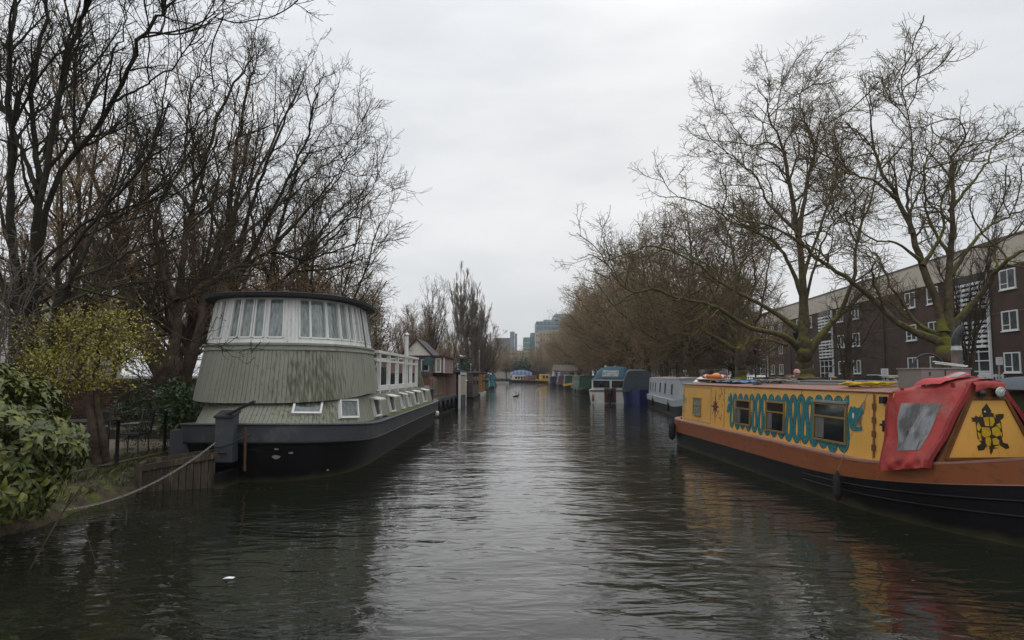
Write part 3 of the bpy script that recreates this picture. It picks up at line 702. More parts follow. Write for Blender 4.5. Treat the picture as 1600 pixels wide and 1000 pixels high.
place(local_build(m, 'rope_heap', mat('grey_rope', (.22, .21, .19), .9, .4, 30), 'heap of grey mooring rope on the yellow narrowboat roof above the left-hand windows', 'rope'), 5.55, .0, roofz(5.5, .2))
m = MB(); m.box(-.09, .09, -.07, .07, 0, .07); m.tube([(-.12, .1, .05), (.16, -.06, .07)], .03, 6)
place(local_build(m, 'dark_block', mat('weathered_block', (.12, .11, .10), .9, .3, 8), 'small weathered block at the roof edge next to the heap of grey rope', 'block'), 5.75, -.55, roofz(5.75, .55))
m = MB(); m.box(-1.0, 1.05, -.10, .10, 0, .022); m.box(-.9, .95, .13, .28, 0, .03)
place(local_build(m, 'plank', mat('grey_plank', (.20, .17, .15), .85, .3, 5, stretch=(.5, 6, 6)), 'long grey gangplank laid along the yellow narrowboat roof', 'plank'), 7.0, .02, roofz(7, .2)+.004, .02)
m = MB(); coil(m, (0, 0, 0), .34, 11, .013, .08, 2.2, 8, stretch=1.5)
place(local_build(m, 'yellow_rope_coil', M_yrope, 'coil of bright yellow rope on the yellow narrowboat roof beside the grey box', 'rope'), 9.75, -.35, roofz(9.8, .2))
m = MB(); m.box(-.09, .09, -.06, .06, 0, .03); m.tube([(-.03, 0, .03), (-.04, 0, .17)], .022, 8); m.tube([(-.04, 0, .17), (.01, 0, .175)], .012, 6)
place(local_build(m, 'mooring_pin', M_iron, 'short black upright stud beside the yellow rope coil', 'stud'), 9.3, -.33, roofz(9.3, .35)-.004)
# grey roof box with lid and seam, wheel, white poles
gb = thing('roof_box', 'grey metal locker standing on the yellow narrowboat roof behind the red bow cover', 'locker', YW(10.66, .05, roofz(10.62, 0)-.02), YB_RZ)
m = MB(); m.box(-.16, .40, -.37, .37, 0, .29); m.build('body', M_box, gb, bevel=.004)
m = MB(); m.box(-.18, .415, -.385, .385, .292, .315); m.build('lid', M_box, gb, bevel=.004)
MB().box(.401, .408, -.02, -.01, .0, .29).build('seam', M_iron, gb); MB().box(.401, .412, -.25, -.24, .20, .26).build('latch', M_iron, gb)
wl = thing('bicycle_wheel', 'black wheel rim standing upright behind the grey roof locker', 'wheel', YW(10.45, .20, roofz(10.45, 0)+.20), YB_RZ)
m = MB(); R2 = .265; m.tube([(0, R2*math.cos(a), R2*math.sin(a)+.05) for a in np.linspace(0, 2*math.pi, 49)], .014, 8, caps=False); m.build('tyre', M_black, wl)
m = MB()
for i in range(10):
    a = i/10*2*math.pi; m.tube([(0, 0, .05), (0, (R2-.01)*math.cos(a), (R2-.01)*math.sin(a)+.05)], .0018, 3)
m.lathe((0, 0, .05), [(.02, -.03), (.02, .03)], 8, axis=0); m.build('spokes', M_iron, wl)
m = MB(); m.tube([(0, -.05, .07), (.02, .42, .01)], .008, 6); m.tube([(.05, -.05, .04), (.06, .42, -.01)], .008, 6); m.tube([(0.0, .42, 0), (.06, .44, 0)], .011, 6)
place(local_build(m, 'white_poles', M_white, 'pair of thin white poles on the lid of the grey roof locker', 'poles'), 10.75, .12, roofz(10.7, 0)+.325)
# fenders and their lines
def fender(s, z, r, ln, label):
    t = thing('fender', label, 'fender', YW(s, -plan(s, YL, YB, Lb, St, 2.2)-.0-r*.95, z), YB_RZ, 'fenders on the yellow narrowboat')
    MB().lathe((0, 0, 0), [(.0, -ln/2-.02), (r*.45, -ln/2), (r*.9, -ln/2+.05), (r, -ln/2+.12), (r, ln/2-.12), (r*.9, ln/2-.05), (r*.4, ln/2), (r*.25, ln/2+.05), (0, ln/2+.05)], 12).build('body', mat('worn_rubber', (.02, .018, .017), .8, .5, 10, bump=.004), t)
    return t
f1 = fender(1.0, .42, .10, .50, 'black fender hanging at the stern of the yellow narrowboat')
f2 = fender(10.1, .28, .062, .40, 'slim worn fender hanging below the serpent head on the yellow narrowboat')
MB().tube([(0, 0, .26), (.10, .24, .62), (.12, .30, .74)], .008, 5).build('line', M_iron, f1)
MB().tube([(0, 0, .22), (.22, .05, .62), (.62, .20, 1.50)], .005, 4).build('line', M_rope, f2)
m = MB(); coil(m, (0, 0, 0), .14, 4, .013, .02, 2, 5)
place(local_build(m, 'rope_on_bow', M_rope, 'pale rope curled on the foredeck of the yellow narrowboat below the turtle board', 'rope'), 12.35, .35, zg(12.3)-.02, 0, .3)
# ---------------------------------------------------------------- the sage green tower houseboat
M_sage = mat('sage_boards', (0.245, 0.248, 0.195), 0.8, 0.16, 1.5, bump=0.003, bscale=30, stretch=(2, 2, .5), wear=(0.05, 0.05, 0.022), wscale=1.5, wthr=(0.57, 0.74), wstretch=(11, 11, .45))
def local_stain(m, c, r, col):
    """algae running down the boards from one damp patch"""
    nt = m.node_tree; bs = nt.nodes['Principled BSDF']; src = bs.inputs['Base Color'].links[0].from_socket; tc = N(nt, 'ShaderNodeTexCoord')
    mp = N(nt, 'ShaderNodeMapping'); mp.inputs['Scale'].default_value = (14, 14, .9); nt.links.new(tc.outputs['Object'], mp.inputs[0])
    ns = N(nt, 'ShaderNodeTexNoise'); ns.inputs['Scale'].default_value = 1.3; ns.inputs['Detail'].default_value = 6; nt.links.new(mp.outputs[0], ns.inputs['Vector'])
    vd = N(nt, 'ShaderNodeVectorMath', operation='DISTANCE'); nt.links.new(tc.outputs['Object'], vd.inputs[0]); vd.inputs[1].default_value = c
    fall = N(nt, 'ShaderNodeMapRange'); fall.inputs['From Min'].default_value = r; fall.inputs['From Max'].default_value = r*.25; fall.inputs['To Max'].default_value = .29; nt.links.new(vd.outputs['Value'], fall.inputs['Value'])
    ad = N(nt, 'ShaderNodeMath', operation='ADD'); nt.links.new(ns.outputs[0], ad.inputs[0]); nt.links.new(fall.outputs[0], ad.inputs[1])
    mr = N(nt, 'ShaderNodeMapRange'); mr.inputs['From Min'].default_value = .66; mr.inputs['From Max'].default_value = .90; mr.inputs['To Max'].default_value = .8; nt.links.new(ad.outputs[0], mr.inputs['Value'])
    mx = N(nt, 'ShaderNodeMixRGB'); mx.inputs[2].default_value = (*col, 1); nt.links.new(mr.outputs[0], mx.inputs[0]); nt.links.new(src, mx.inputs[1]); nt.links.new(mx.outputs[0], bs.inputs['Base Color'])
local_stain(M_sage, (1.05, -7.1, 1.75), 1.5, (.055, .055, .018))
M_sagel = mat('pale_sage', (0.30, 0.31, 0.255), 0.8, 0.2, 3, wear=(0.15, 0.15, 0.10), wscale=5)
M_weath = mat('weathered_white_boards', (0.72, 0.715, 0.69), 0.75, 0.2, 3, stretch=(4, 4, .4), wear=(0.30, 0.30, 0.27), wscale=3, wthr=(0.55, 0.72), wstretch=(5, 5, .4))
M_roofb = mat('black_felt', (0.016, 0.016, 0.019), 0.75, 0.3, 3)
M_dgrey = mat('dark_grey_paint', (0.052, 0.058, 0.066), 0.6, 0.25, 2.5, wear=(0.10, 0.10, 0.095), wscale=2.4, wthr=(0.54, 0.72), bump=.004, bscale=8)
M_moss = mat('green_moss', (0.13, 0.14, 0.012), 0.95, 0.4, 10, bump=0.02, bscale=30)
M_timber = mat('wet_timber', (0.065, 0.048, 0.032), 0.85, 0.6, 4, stretch=(1.5, 1.5, .3), bump=.02, wear=(0.17, 0.14, 0.07), wscale=5, wthr=(.54, .68), wstretch=(3, 3, .4))
HX = -5.02; TX = -5.13
def ell(a, b, cx, cy, n=96, p=2.5, t0=0, t1=2*math.pi):
    out = []
    for i in range(n):
        th = t0+(t1-t0)*i/n; c, s = math.cos(th), math.sin(th)
        out.append((cx+a*math.copysign(abs(s)**(2/p), s), cy-b*math.copysign(abs(c)**(2/p), c)))
    return out
def houtline(i=0.0, W=1.98, y0=15.6, a=2.75, y1=28.0, c=2.9, n=24):
    """hull plan, clockwise from the rounded near end; i = inset"""
    pts = []
    for k in range(n+1):
        th = -math.pi/2+math.pi*k/n; s, co = math.sin(th), math.cos(th)
        pts.append((HX+(W-i)*math.copysign(abs(s)**(2/2.3), s), y0-(a-i)*abs(co)**(2/2.3)))
    for k in range(1, 20): pts.append((HX+(W-i), y0+(y1-y0)*k/20))
    for k in range(n+1):
        th = math.pi/2-math.pi*k/n; s, co = math.sin(th), math.cos(th)
        pts.append((HX+(W-i)*math.copysign(abs(s)**(2/2.3), s), y1+(c-i)*abs(co)**(2/2.3)))
    for k in range(1, 20): pts.append((HX-(W-i), y1-(y1-y0)*k/20))
    return pts
hb = thing('houseboat', 'sage green houseboat with a white window tower under a flat black roof', 'houseboat', (HX, 21, 0), world=True)
hz = lambda y: .95 + .14*max(0, (16-y)/3)**1.5 + .05*max(0, (y-27)/3)
m = MB()
o0 = houtline(.45); o1 = houtline(.22); o2 = houtline(.06); 
m.loft([[(x, y, -.5) for x, y in o0], [(x, y, 0) for x, y in o1], [(x, y, hz(y)-.35) for x, y in o2]], closed=True, smooth=True); m.build('hull', M_hull, hb)
o3 = houtline(.0)
m = MB(); m.loft([[(x, y, hz(y)-.36) for x, y in houtline(.07)], [(x, y, hz(y)-.33) for x, y in houtline(.02)], [(x, y, hz(y)-.02) for x, y in o3], [(x, y, hz(y)+.012) for x, y in houtline(.04)], [(x, y, hz(y)) for x, y in houtline(.30)]], closed=True, smooth=False)
m.build('bulwark', M_dgrey, hb)
m = MB(); oo = houtline(.10); oi = houtline(.24); ii = [k for k, (x, y) in enumerate(oo) if x > HX+1.7 and 17.3 < y < 27.5]
rg = random.Random(2)
m.loft([[(oo[k][0]+.05*math.sin(k*2.1), oo[k][1], hz(oo[k][1])+.016) for k in ii], [(oo[k][0]-.07, oo[k][1], hz(oo[k][1])+.04+.012*math.sin(k)) for k in ii], [(oi[k][0]-.05, oi[k][1], hz(oi[k][1])+.012) for k in ii]], smooth=True); m.build('moss', M_moss, hb)
def boards_ring(bot, top, per=0.085, gap=0.007, thick=0.018, half=None):
    """vertical boards between two closed plan curves [(x,y,z)...]; each board its own strip with a recessed joint"""
    B = np.array(bot); T = np.array(top); n = len(B)
    d = np.linalg.norm(np.roll(B, -1, 0)-B, axis=1); cum = np.concatenate([[0], np.cumsum(d)]); tot = cum[-1]
    nb = int(tot/per); m = MB(); rg = random.Random(4)
    def at(arr, s):
        s = s % tot; i = min(np.searchsorted(cum, s, side='right')-1, n-1); f = (s-cum[i])/(d[i] or 1); return arr[i]*(1-f)+arr[(i+1) % n]*f
    for k in range(nb):
        s0 = k*tot/nb+gap/2; s1 = (k+1)*tot/nb-gap/2
        a, b, c, e = at(B, s0), at(B, s1), at(T, s1), at(T, s0)
        nrm = np.cross(b-a, e-a); nrm = nrm/np.linalg.norm(nrm)*(thick+rg.uniform(-.002, .002))
        if half is not None and not half((a+c)/2): continue
        i0 = [p-nrm*.0 for p in (a, b, c, e)]; o = [p+nrm for p in (a, b, c, e)]
        m.add(i0+o, [(4,5,6,7), (0,1,5,4), (1,2,6,5), (2,3,7,6), (3,0,4,7)])
    return m
def ringz(pts, zf): return [(x, y, zf(x, y)) for x, y in pts]
# lower tier
lo_b = ringz(houtline(.27), lambda x, y: hz(y)+.002); lo_t = ringz(houtline(.40, a=2.38), lambda x, y: 1.52+.05*max(0, (y-14)/14))
MB().loft([lo_b, lo_t], closed=True).build('lower_wall', M_sage, hb)
boards_ring(lo_b, lo_t).build('lower_boards', M_sage, hb, kind='stuff')
m = MB(); dk = houtline(.41, a=2.37); m.loft([[(HX+(x-HX), y, 1.50+.05*max(0, (y-14)/14)) for x, y in dk], [(HX+(x-HX)*.01, max(16, min(28, y)), 1.50+.05*max(0, (y-14)/14)) for x, y in dk]], closed=True); m.build('deck', mat('deck_grey', (.16, .15, .13), .85, .3, 3), hb)
# middle tier
TC = 16.2
mzb = lambda x, y: 1.46+.055*max(0, y-13.5); 
mid_b = ringz(ell(1.82, 2.78, TX, TC), mzb); mid_t = ringz(ell(1.70, 2.47, TX, TC), lambda x, y: 2.53)
MB().loft([mid_b, mid_t], closed=True).build('middle_wall', M_sage, hb)
boards_ring(mid_b, mid_t).build('middle_boards', M_sage, hb, kind='stuff')
m = MB(); m.loft([ringz(ell(1.83, 2.79, TX, TC), lambda x, y: mzb(x, y)-.004), ringz(ell(1.70, 2.5, TX, TC), lambda x, y: mzb(x, y)+.03)], closed=True); m.build('soffit', M_dgrey, hb)
m = MB(); a = lambda r, z: ringz(ell(1.70+r, 2.47+r, TX, TC), lambda x, y: z)
m.loft([a(.0, 2.515), a(.045, 2.52), a(.045, 2.555), a(.015, 2.565), a(.015, 2.61), a(.05, 2.62), a(.05, 2.66), a(-.06, 2.67)], closed=True); m.build('ledge', M_sagel, hb)
# white window band
wz0, wz1 = 2.665, 3.60
wb = ringz(ell(1.655, 2.42, TX, TC), lambda x, y: wz0); wt = ringz(ell(1.50, 2.24, TX, TC), lambda x, y: wz1)
Bn = np.array(wb); Tn = np.array(wt); nW = len(wb)
dW = np.linalg.norm(np.roll(Bn, -1, 0)-Bn, axis=1); cumW = np.concatenate([[0], np.cumsum(dW)]); totW = cumW[-1]
def wpt(s, v, off=0.0):
    s = s % totW; i = min(np.searchsorted(cumW, s, side='right')-1, nW-1); f = (s-cumW[i])/(dW[i] or 1)
    b0 = Bn[i]*(1-f)+Bn[(i+1) % nW]*f; t0 = Tn[i]*(1-f)+Tn[(i+1) % nW]*f
    e = Bn[(i+1) % nW]-Bn[i]; nr = np.cross(e, t0-b0); nr /= np.linalg.norm(nr)
    return b0*(1-v)+t0*v+nr*off
def proj_px(p): 
    y = p[1]; return 800+FPX*p[0]/(y*1.0)
ss_tab = np.linspace(-totW*.45, totW*.45, 3000); px_tab = np.array([proj_px(wpt(s, .4)) for s in ss_tab])
def s_at(px):
    # arc position on the camera-facing half of the band for a photo column
    mid = np.argmin(px_tab[:1500]) ; hi = 1500+np.argmax(px_tab[1500:])
    seg = slice(mid, hi+1); return float(np.interp(px, px_tab[seg], ss_tab[seg]))
def wquad(m, s0, s1, v0, v1, o0, o1):
    n = max(1, int((s1-s0)/.12))
    for k in range(n):
        a, b = s0+(s1-s0)*k/n, s0+(s1-s0)*(k+1)/n
        q = [(a, v0), (b, v0), (b, v1), (a, v1)]
        m.add([wpt(s, v, o0) for s, v in q]+[wpt(s, v, o1) for s, v in q], [(4,5,6,7), (0,1,5,4), (2,3,7,6)]+([(3,0,4,7)] if k == 0 else [])+([(1,2,6,5)] if k == n-1 else []))
MB().loft([[tuple(wpt(totW*i/nW, v, -.05)) for i in range(nW)] for v in (0, 1)], closed=True).build('tower_core', M_weath, hb)
wins = [(333.5, 337.5), (342, 349), (364, 373), (380, 393), (400.5, 412), (423, 440.5), (469, 481), (487, 507), (511, 528), (529, 540)]
wins = [(334, 338), (341.5, 348), (361, 372), (377, 392), (398, 411), (420, 440.5), (468, 482), (485, 507), (510.5, 528), (531, 541)]
edges = []
for (p0, p1) in wins:
    a, b = s_at(p0), s_at(p1); edges.append((a, b))
# the receding right-hand side: narrow lights between slim mullions
sr = edges[-1][1]+.10; 
k = 0
while sr < totW*.36 and k < 12:
    wdt = .20; edges.append((sr, sr+wdt)); sr += wdt + (.07 if k % 3 else .16); k += 1
sl_ = edges[0][0]-.12
for k in range(8): edges.insert(0, (sl_-.2, sl_)); sl_ -= .29
vz0, vz1 = .13, .96
glz = None
for (a, b) in edges:
    f = MB(); fw = .028
    wquad(f, a-fw, a, vz0-.02, vz1, -.05, .035); wquad(f, b, b+fw, vz0-.02, vz1, -.05, .035); wquad(f, a, b, vz0-.035, vz0, -.05, .035)
    fr_ = f.build('window', M_white, hb)
    g = MB(); wquad(g, a, b, vz0, vz1, -.05, -.018); g.build('pane', M_glassc, fr_)
ce = sorted(edges); m = MB()
def boards_run(s0, s1):
    n = max(1, round((s1-s0)/.075))
    for k in range(n): wquad(m, s0+(s1-s0)*k/n+.002, s0+(s1-s0)*(k+1)/n-.002, 0.0, 1.0, -.05, .012)
for k in range(len(ce)-1):
    a = ce[k][1]+.028; b = ce[k+1][0]-.028
    if b-a > .01: boards_run(a, b)
boards_run(ce[-1][1]+.028, ce[0][0]-.028+totW)
m.build('tower_boards', M_weath, hb, kind='stuff')
m = MB()
for k in range(len(ce)-1): wquad(m, ce[k][0]-.028, ce[k][1]+.028, 0, vz0-.036, -.05, .018); wquad(m, ce[k][0]-.028, ce[k][1]+.028, vz1+.001, 1, -.05, .018)
wquad(m, ce[-1][0]-.028, ce[-1][1]+.028, 0, vz0-.036, -.05, .018); wquad(m, ce[-1][0]-.028, ce[-1][1]+.028, vz1+.001, 1, -.05, .018)
m.build('sill_boards', M_white, hb)
for s in (edges[-1][1]+.05, edges[-7][1]+.10 if len(edges) > 7 else 0, edges[-4][1]+.035):
    MB().tube([wpt(s, -.02, .05), wpt(s, 1, .05)], .018, 6).build('downpipe', mat('pipe_grey', (.12, .14, .12), .6), hb)
rf = lambda r, z: ringz(ell(1.74+r, 2.50+r, TX, TC), lambda x, y: z)
m = MB(); m.loft([rf(-.25, 3.605), rf(-.02, 3.61), rf(0, 3.62), rf(0.01, 3.69), rf(-.03, 3.705), rf(-.6, 3.77), rf(-1.6, 3.80)], closed=True); m.add(rf(-1.6, 3.80), [tuple(range(96))]); m.build('roof', M_roofb, hb)
# front lower windows and the side windows with white hoods
def quad_on(P0, ux, uz, a, b, c, d, o0, o1, nrm, m):
    q = [P0+ux*a+uz*c, P0+ux*b+uz*c, P0+ux*b+uz*d, P0+ux*a+uz*d]
    m.add([p+nrm*o0 for p in q]+[p+nrm*o1 for p in q], [(4,5,6,7), (0,1,5,4), (1,2,6,5), (2,3,7,6), (3,0,4,7)]); return m
LB = np.array(lo_b); LT = np.array(lo_t)
def lower_win(p0, p1, fw=.04, v0=.2, v1=.75, glassm=M_glassw, hood=False, ys=None):
    """window on the lower tier between two photo columns (or two distances on the long side)"""
    def at(px=None, y=None):
        best = None
        for i in range(len(LB)-1):
            a, b = LB[i], LB[i+1]; 
            if y is not None:
                if a[0] > HX+1.2 and a[1] <= y < b[1]: f = (y-a[1])/(b[1]-a[1]); return a*(1-f)+b*f, LT[i]*(1-f)+LT[i+1]*f
            else:
                ma, mb = (a+LT[i])/2, (b+LT[i+1])/2; qa, qb = proj_px(ma), proj_px(mb)
                if qa <= px < qb and a[1] < 20: f = (px-qa)/(qb-qa); return a*(1-f)+b*f, LT[i]*(1-f)+LT[i+1]*f
        return None
    A = at(p0) if ys is None else at(y=ys[0]); B = at(p1) if ys is None else at(y=ys[1])
    if A is None or B is None: print('no window', p0, p1, ys); return
    ux = Vector(B[0])-Vector(A[0]); L = ux.length; ux.normalize(); uz = (Vector(A[1])-Vector(A[0])); H = uz.length; uz.normalize(); nr = ux.cross(uz).normalized()
    P0 = Vector(A[0]) + (Vector(B[0])-Vector(A[0]))*0
    m = MB(); z0, z1 = H*v0, H*v1
    for (a, b, c, d) in ((0, fw, z0, z1), (L-fw, L, z0, z1), (fw, L-fw, z0, z0+fw), (fw, L-fw, z1-fw, z1)): quad_on(P0, ux, uz, a, b, c, d, -.01, .085, nr, m)
    f = m.build('window', M_white, hb)
    m = MB(); quad_on(P0, ux, uz, fw-.005, L-fw+.005, z0+fw-.005, z1-fw+.005, 0, .058, nr, m); m.build('pane', glassm, f)
    if hood:
        m = MB(); q = P0+uz*(z1+.01)
        m.slab([q-ux*.05+nr*.0, q+ux*(L+.05)+nr*.0, q+ux*(L+.05)+nr*.27-Vector((0,0,.11)), q-ux*.05+nr*.27-Vector((0,0,.11))], (0, 0, .03)); m.build('hood', M_white, f)
lower_win(313, 336, .05, .28, .85, M_glassd); lower_win(457, 501, .045, .33, .95); lower_win(529, 556, .05, .16, .95)
for ya, yb_ in ((16.5, 17.2), (18.6, 19.3), (20.6, 20.95), (21.9, 22.25), (23.4, 24.1), (25.6, 26.3)): lower_win(0, 0, .045, .08, .86, M_glassw, True, (ya, yb_))
# deck rail: posts and beams, far side screen
px_ = -3.58
m_ = None
for i, y in enumerate((18.4, 19.85, 21.3, 22.75, 24.2, 25.6)):
    MB().box(px_-.05, px_+.05, y-.055, y+.055, 1.42, 2.60).build('rail_post', M_white if i else M_white, hb)
for z0, z1 in ((2.60, 2.67), ):
    MB().box(px_-.09, px_+.075, 18.0, 25.75, z0, z1).build('top_rail', M_white, hb)
MB().box(px_-.02, px_+.03, 18.0, 25.6, 2.38, 2.45).build('rail', M_white, hb)
MB().box(px_-.035, px_+.035, 18.0, 25.6, 1.60, 1.74).build('rail', M_white, hb)
for i, y in enumerate((25.55,)):
    MB().box(-6.6, px_-.06, y-.04, y+.04, 2.60, 2.66).build('rail', M_white, hb)
for i in range(6):
    y = 18.6+1.35*i; MB().box(-6.72, -6.62, y-.05, y+.05, 1.5, 2.62).build('rail_post', M_white, hb)
for i in range(5):
    m = MB(); m.box(-6.70, -6.66, 18.0, 25.7, 2.12+.105*i, 2.215+.105*i); m.build('screen_board', M_white, hb)
MB().box(-6.69, -6.655, 18.0, 25.7, 1.5, 2.10).build('screen_panel', mat('dark_screen', (.03, .03, .033), .6), hb)
MB().box(-6.6, -3.9, 25.62, 25.7, 1.5, 2.05).build('screen_panel', mat('dark_screen', (.03, .03, .033), .6), hb)
MB().box(-5.2, -4.6, 24.6, 25.2, 1.5, 2.3).build('deck_locker', mat('dark_screen', (.03, .03, .033), .6), hb)
ch = MB().lathe((-3.80, 24.6, 1.5), [(.075, 0), (.075, 1.93)], 12).build('chimney', M_white, hb)
MB().lathe((-3.80, 24.6, 3.44), [(.078, -.02), (.10, .0), (.10, .04), (.05, .10), (0, .11)], 12).build('chimney_cap', M_alu, ch)
# sloping green end screen and bollards
MB().slab([(-3.78, 26.8, 2.2), (-3.60, 26.8, 2.2), (-3.36, 27.1, 1.3), (-3.78, 27.1, 1.3)], (0, .04, 0)).build('end_screen', M_sage, hb)
MB().lathe((-3.45, 28.7, .95), [(.17, 0), (.17, .45), (.20, .47), (.20, .52), (0, .54)], 14).build('bollard', M_dgrey, hb)
# rudder post, tiller, iron work
m = MB(); m.slab([(-5.44, 12.62, .42), (-5.44, 12.62, 1.22), (-5.44, 12.9, 1.30), (-5.44, 12.9, .42)], (.33, .0, 0)); rp = m.build('rudder_post', M_dgrey, hb, bevel=.01)
m = MB(); m.slab([(-5.46, 12.59, 1.225), (-5.09, 12.59, 1.225), (-5.09, 12.93, 1.32), (-5.46, 12.93, 1.32)], (0, 0, .035)); m.build('post_cap', M_roofb, hb)
MB().bar((-5.25, 12.7, 1.28), P(398, 627, 12.3), .05, .035).build('tiller', M_iron, hb)
m = MB(); m.tube([(-5.44, 12.58, .72), (-5.30, 12.58, .70), (-5.12, 12.58, .76), (-4.96, 12.62, .86), (-4.85, 12.9, .9)], .012, 5); m.tube([(-5.36, 12.6, .60), (-5.2, 12.56, .60)], .02, 5); m.build('post_bracket', M_iron, hb)
MB().tube([(-4.92, 12.75, .25), (-4.92, 12.72, 1.05)], .025, 6).build('mooring_rod', mat('rusty_iron', (.10, .045, .025), .8, .4, 10), hb)
MB().box(-6.72, -5.6, 13.55, 13.9, .36, .93).build('stern_shelf', M_dgrey, hb)
rd = MB(); rd.slab([(-5.28, 12.3, -.3), (-5.28, 12.3, .27), (-5.28, 13.1, .27), (-5.28, 13.1, -.3)], (.14, 0, 0)); rd.build('rudder', M_hull, hb)
ro = houtline(.035); MB().tube([(x, y, hz(y)-.355) for x, y in ro]+[(ro[0][0], ro[0][1], hz(ro[0][1])-.355)], .03, 6).build('rubbing_strake', M_hull, hb)
ri = houtline(-.012); MB().tube([(x, y, hz(y)-.01) for x, y in ri]+[(ri[0][0], ri[0][1], hz(ri[0][1])-.01)], .022, 6).build('rubbing_strake', M_dgrey, hb)
# scraped white patches of old paint on the rounded end
rg = random.Random(12)
for (px0, py0, r) in ((444, 712, .10), (462, 706, .06), (431, 700, .05), (514, 742-10, .05), (608, 692, .04)):
    k = min(range(len(o2)), key=lambda i: abs(proj_px((o2[i][0], o2[i][1]))-px0)+(1000 if o2[i][0] < HX-.3 or o2[i][1] > 22 else 0))
    (xa, ya), (xb, yb2) = o2[k-1], o2[k+1]; t_ = Vector((xb-xa, yb2-ya, 0)).normalized(); n_ = Vector((t_.y, -t_.x, 0)); zc_ = EYE-(py0-587)*o2[k][1]/FPX
    c_ = Vector((o2[k][0], o2[k][1], zc_))+n_*(.012-.16*(.6-zc_)*.6+.0)
    MB().slab([c_+t_*(r*rg.uniform(.6, 1)*math.cos(a))+Vector((0, 0, .45*r*rg.uniform(.5, 1)*math.sin(a))) for a in np.linspace(0, 2*math.pi, 11)[:-1]], tuple(n_*.006)).build('paint_scrape', mat('old_primer', (.20, .19, .17), .8), hb)
# timber landing stage
ls = thing('landing_stage', 'rotting timber landing stage box at the water below the rudder of the green houseboat', 'landing stage', (-6.0, 12.4, 0), world=True)
P0 = Vector((-6.42, 12.02, 0)); D_ = Vector((.985, .37, 0)).normalized(); 
Wd = Vector((-.37, .985, 0)).normalized()
n = 10
for i in range(n):
    a = P0+D_*(i*.118); m = MB(); h = .36+.035*i*.6+random.uniform(-.01, .01)
    m.obox(a+D_*.05+Vector((0, 0, (h-.5)/2)), D_*.053, Wd*.02, Vector((0, 0, (h+.5)/2))); m.build('plank', M_timber, ls)
MB().bar(P0+Vector((-.02, -.04, .40)), P0+D_*1.22+Vector((0, -.04, .58)), .07, .10).build('beam', M_timber, ls)
MB().bar(P0+Wd*.55+Vector((0, 0, .44)), P0+Wd*.5+D_*1.2+Vector((0, 0, .60)), .07, .10).build('beam', M_timber, ls)
MB().bar(P0+Vector((-.03, -.02, .41)), P0+Wd*.58+Vector((-.03, 0, .41)), .08, .12).build('beam', M_timber, ls)
MB().bar(P0+Vector((-.03, -.02, -.3)), P0+Vector((-.03, -.02, .46)), .11).build('post', M_timber, ls)
MB().bar(P0+Wd*.5+Vector((-.03, 0, -.3)), P0+Wd*.5+Vector((-.03, 0, .46)), .09).build('post', M_timber, ls)
MB().bar(P0+D_*.35+Vector((0, 0, .42)), P0+D_*.3+Wd*.5+Vector((0, 0, .44)), .14, .03).build('cross_plank', M_timber, ls)
MB().bar(P0+D_*.85+Vector((0, 0, .50)), P0+D_*.8+Wd*.5+Vector((0, 0, .52)), .12, .03).build('cross_plank', M_timber, ls)
# mooring chain: real links
ch = thing('mooring_chain', 'galvanised chain sagging from the rudder post of the green houseboat to the muddy bank', 'chain', (-6.3, 11, 0), world=True)
A = P(97, 797, 9.9); B = P(336, 692, 12.55); A.z = max(A.z, .03)
pts = []
nn = 400
for i in range(nn+1):
    f = i/nn; p = A.lerp(B, f); p.z -= .42*4*f*(1-f)*.55*(1-f*.15); p.z = max(p.z, .015); pts.append(p)
L = sum((pts[i+1]-pts[i]).length for i in range(nn)); nl = int(L/.042)
def linkmesh():
    m = MB(); q = [Vector((.03*math.cos(a)*1.0, .014*math.sin(a), 0)) for a in np.linspace(0, 2*math.pi, 11)]
    m.tube(q, .0058, 4, caps=False); me = bpy.data.meshes.new('link'); me.from_pydata(m.v, [], m.f); me.update(); me.materials.append(mat('galvanised', (.30, .29, .27), .55, .4, 20, metal=.5)); return me
lm = linkmesh(); acc = 0; cum = [0]
for i in range(nn): cum.append(cum[-1]+(pts[i+1]-pts[i]).length)
for k in range(nl):
    s = (k+.5)*L/nl; i = min(nn-1, int(np.searchsorted(cum, s))-1); i = max(i, 0)
    c = pts[i].lerp(pts[i+1], (s-cum[i])/(cum[i+1]-cum[i])); t = (pts[i+1]-pts[i]).normalized()
    o = bpy.data.objects.new('link', lm); COL.objects.link(o); o.parent = ch
    q = t.to_track_quat('X', 'Z') @ Vector((1, 0, 0)).rotation_difference(Vector((1, 0, 0)))
    from mathutils import Quaternion
    o.rotation_mode = 'QUATERNION'; o.rotation_quaternion = t.to_track_quat('X', 'Z') @ Quaternion((1, 0, 0), (math.pi/2)*(k % 2)+.4)
    o.location = c-Vector(ch.location)
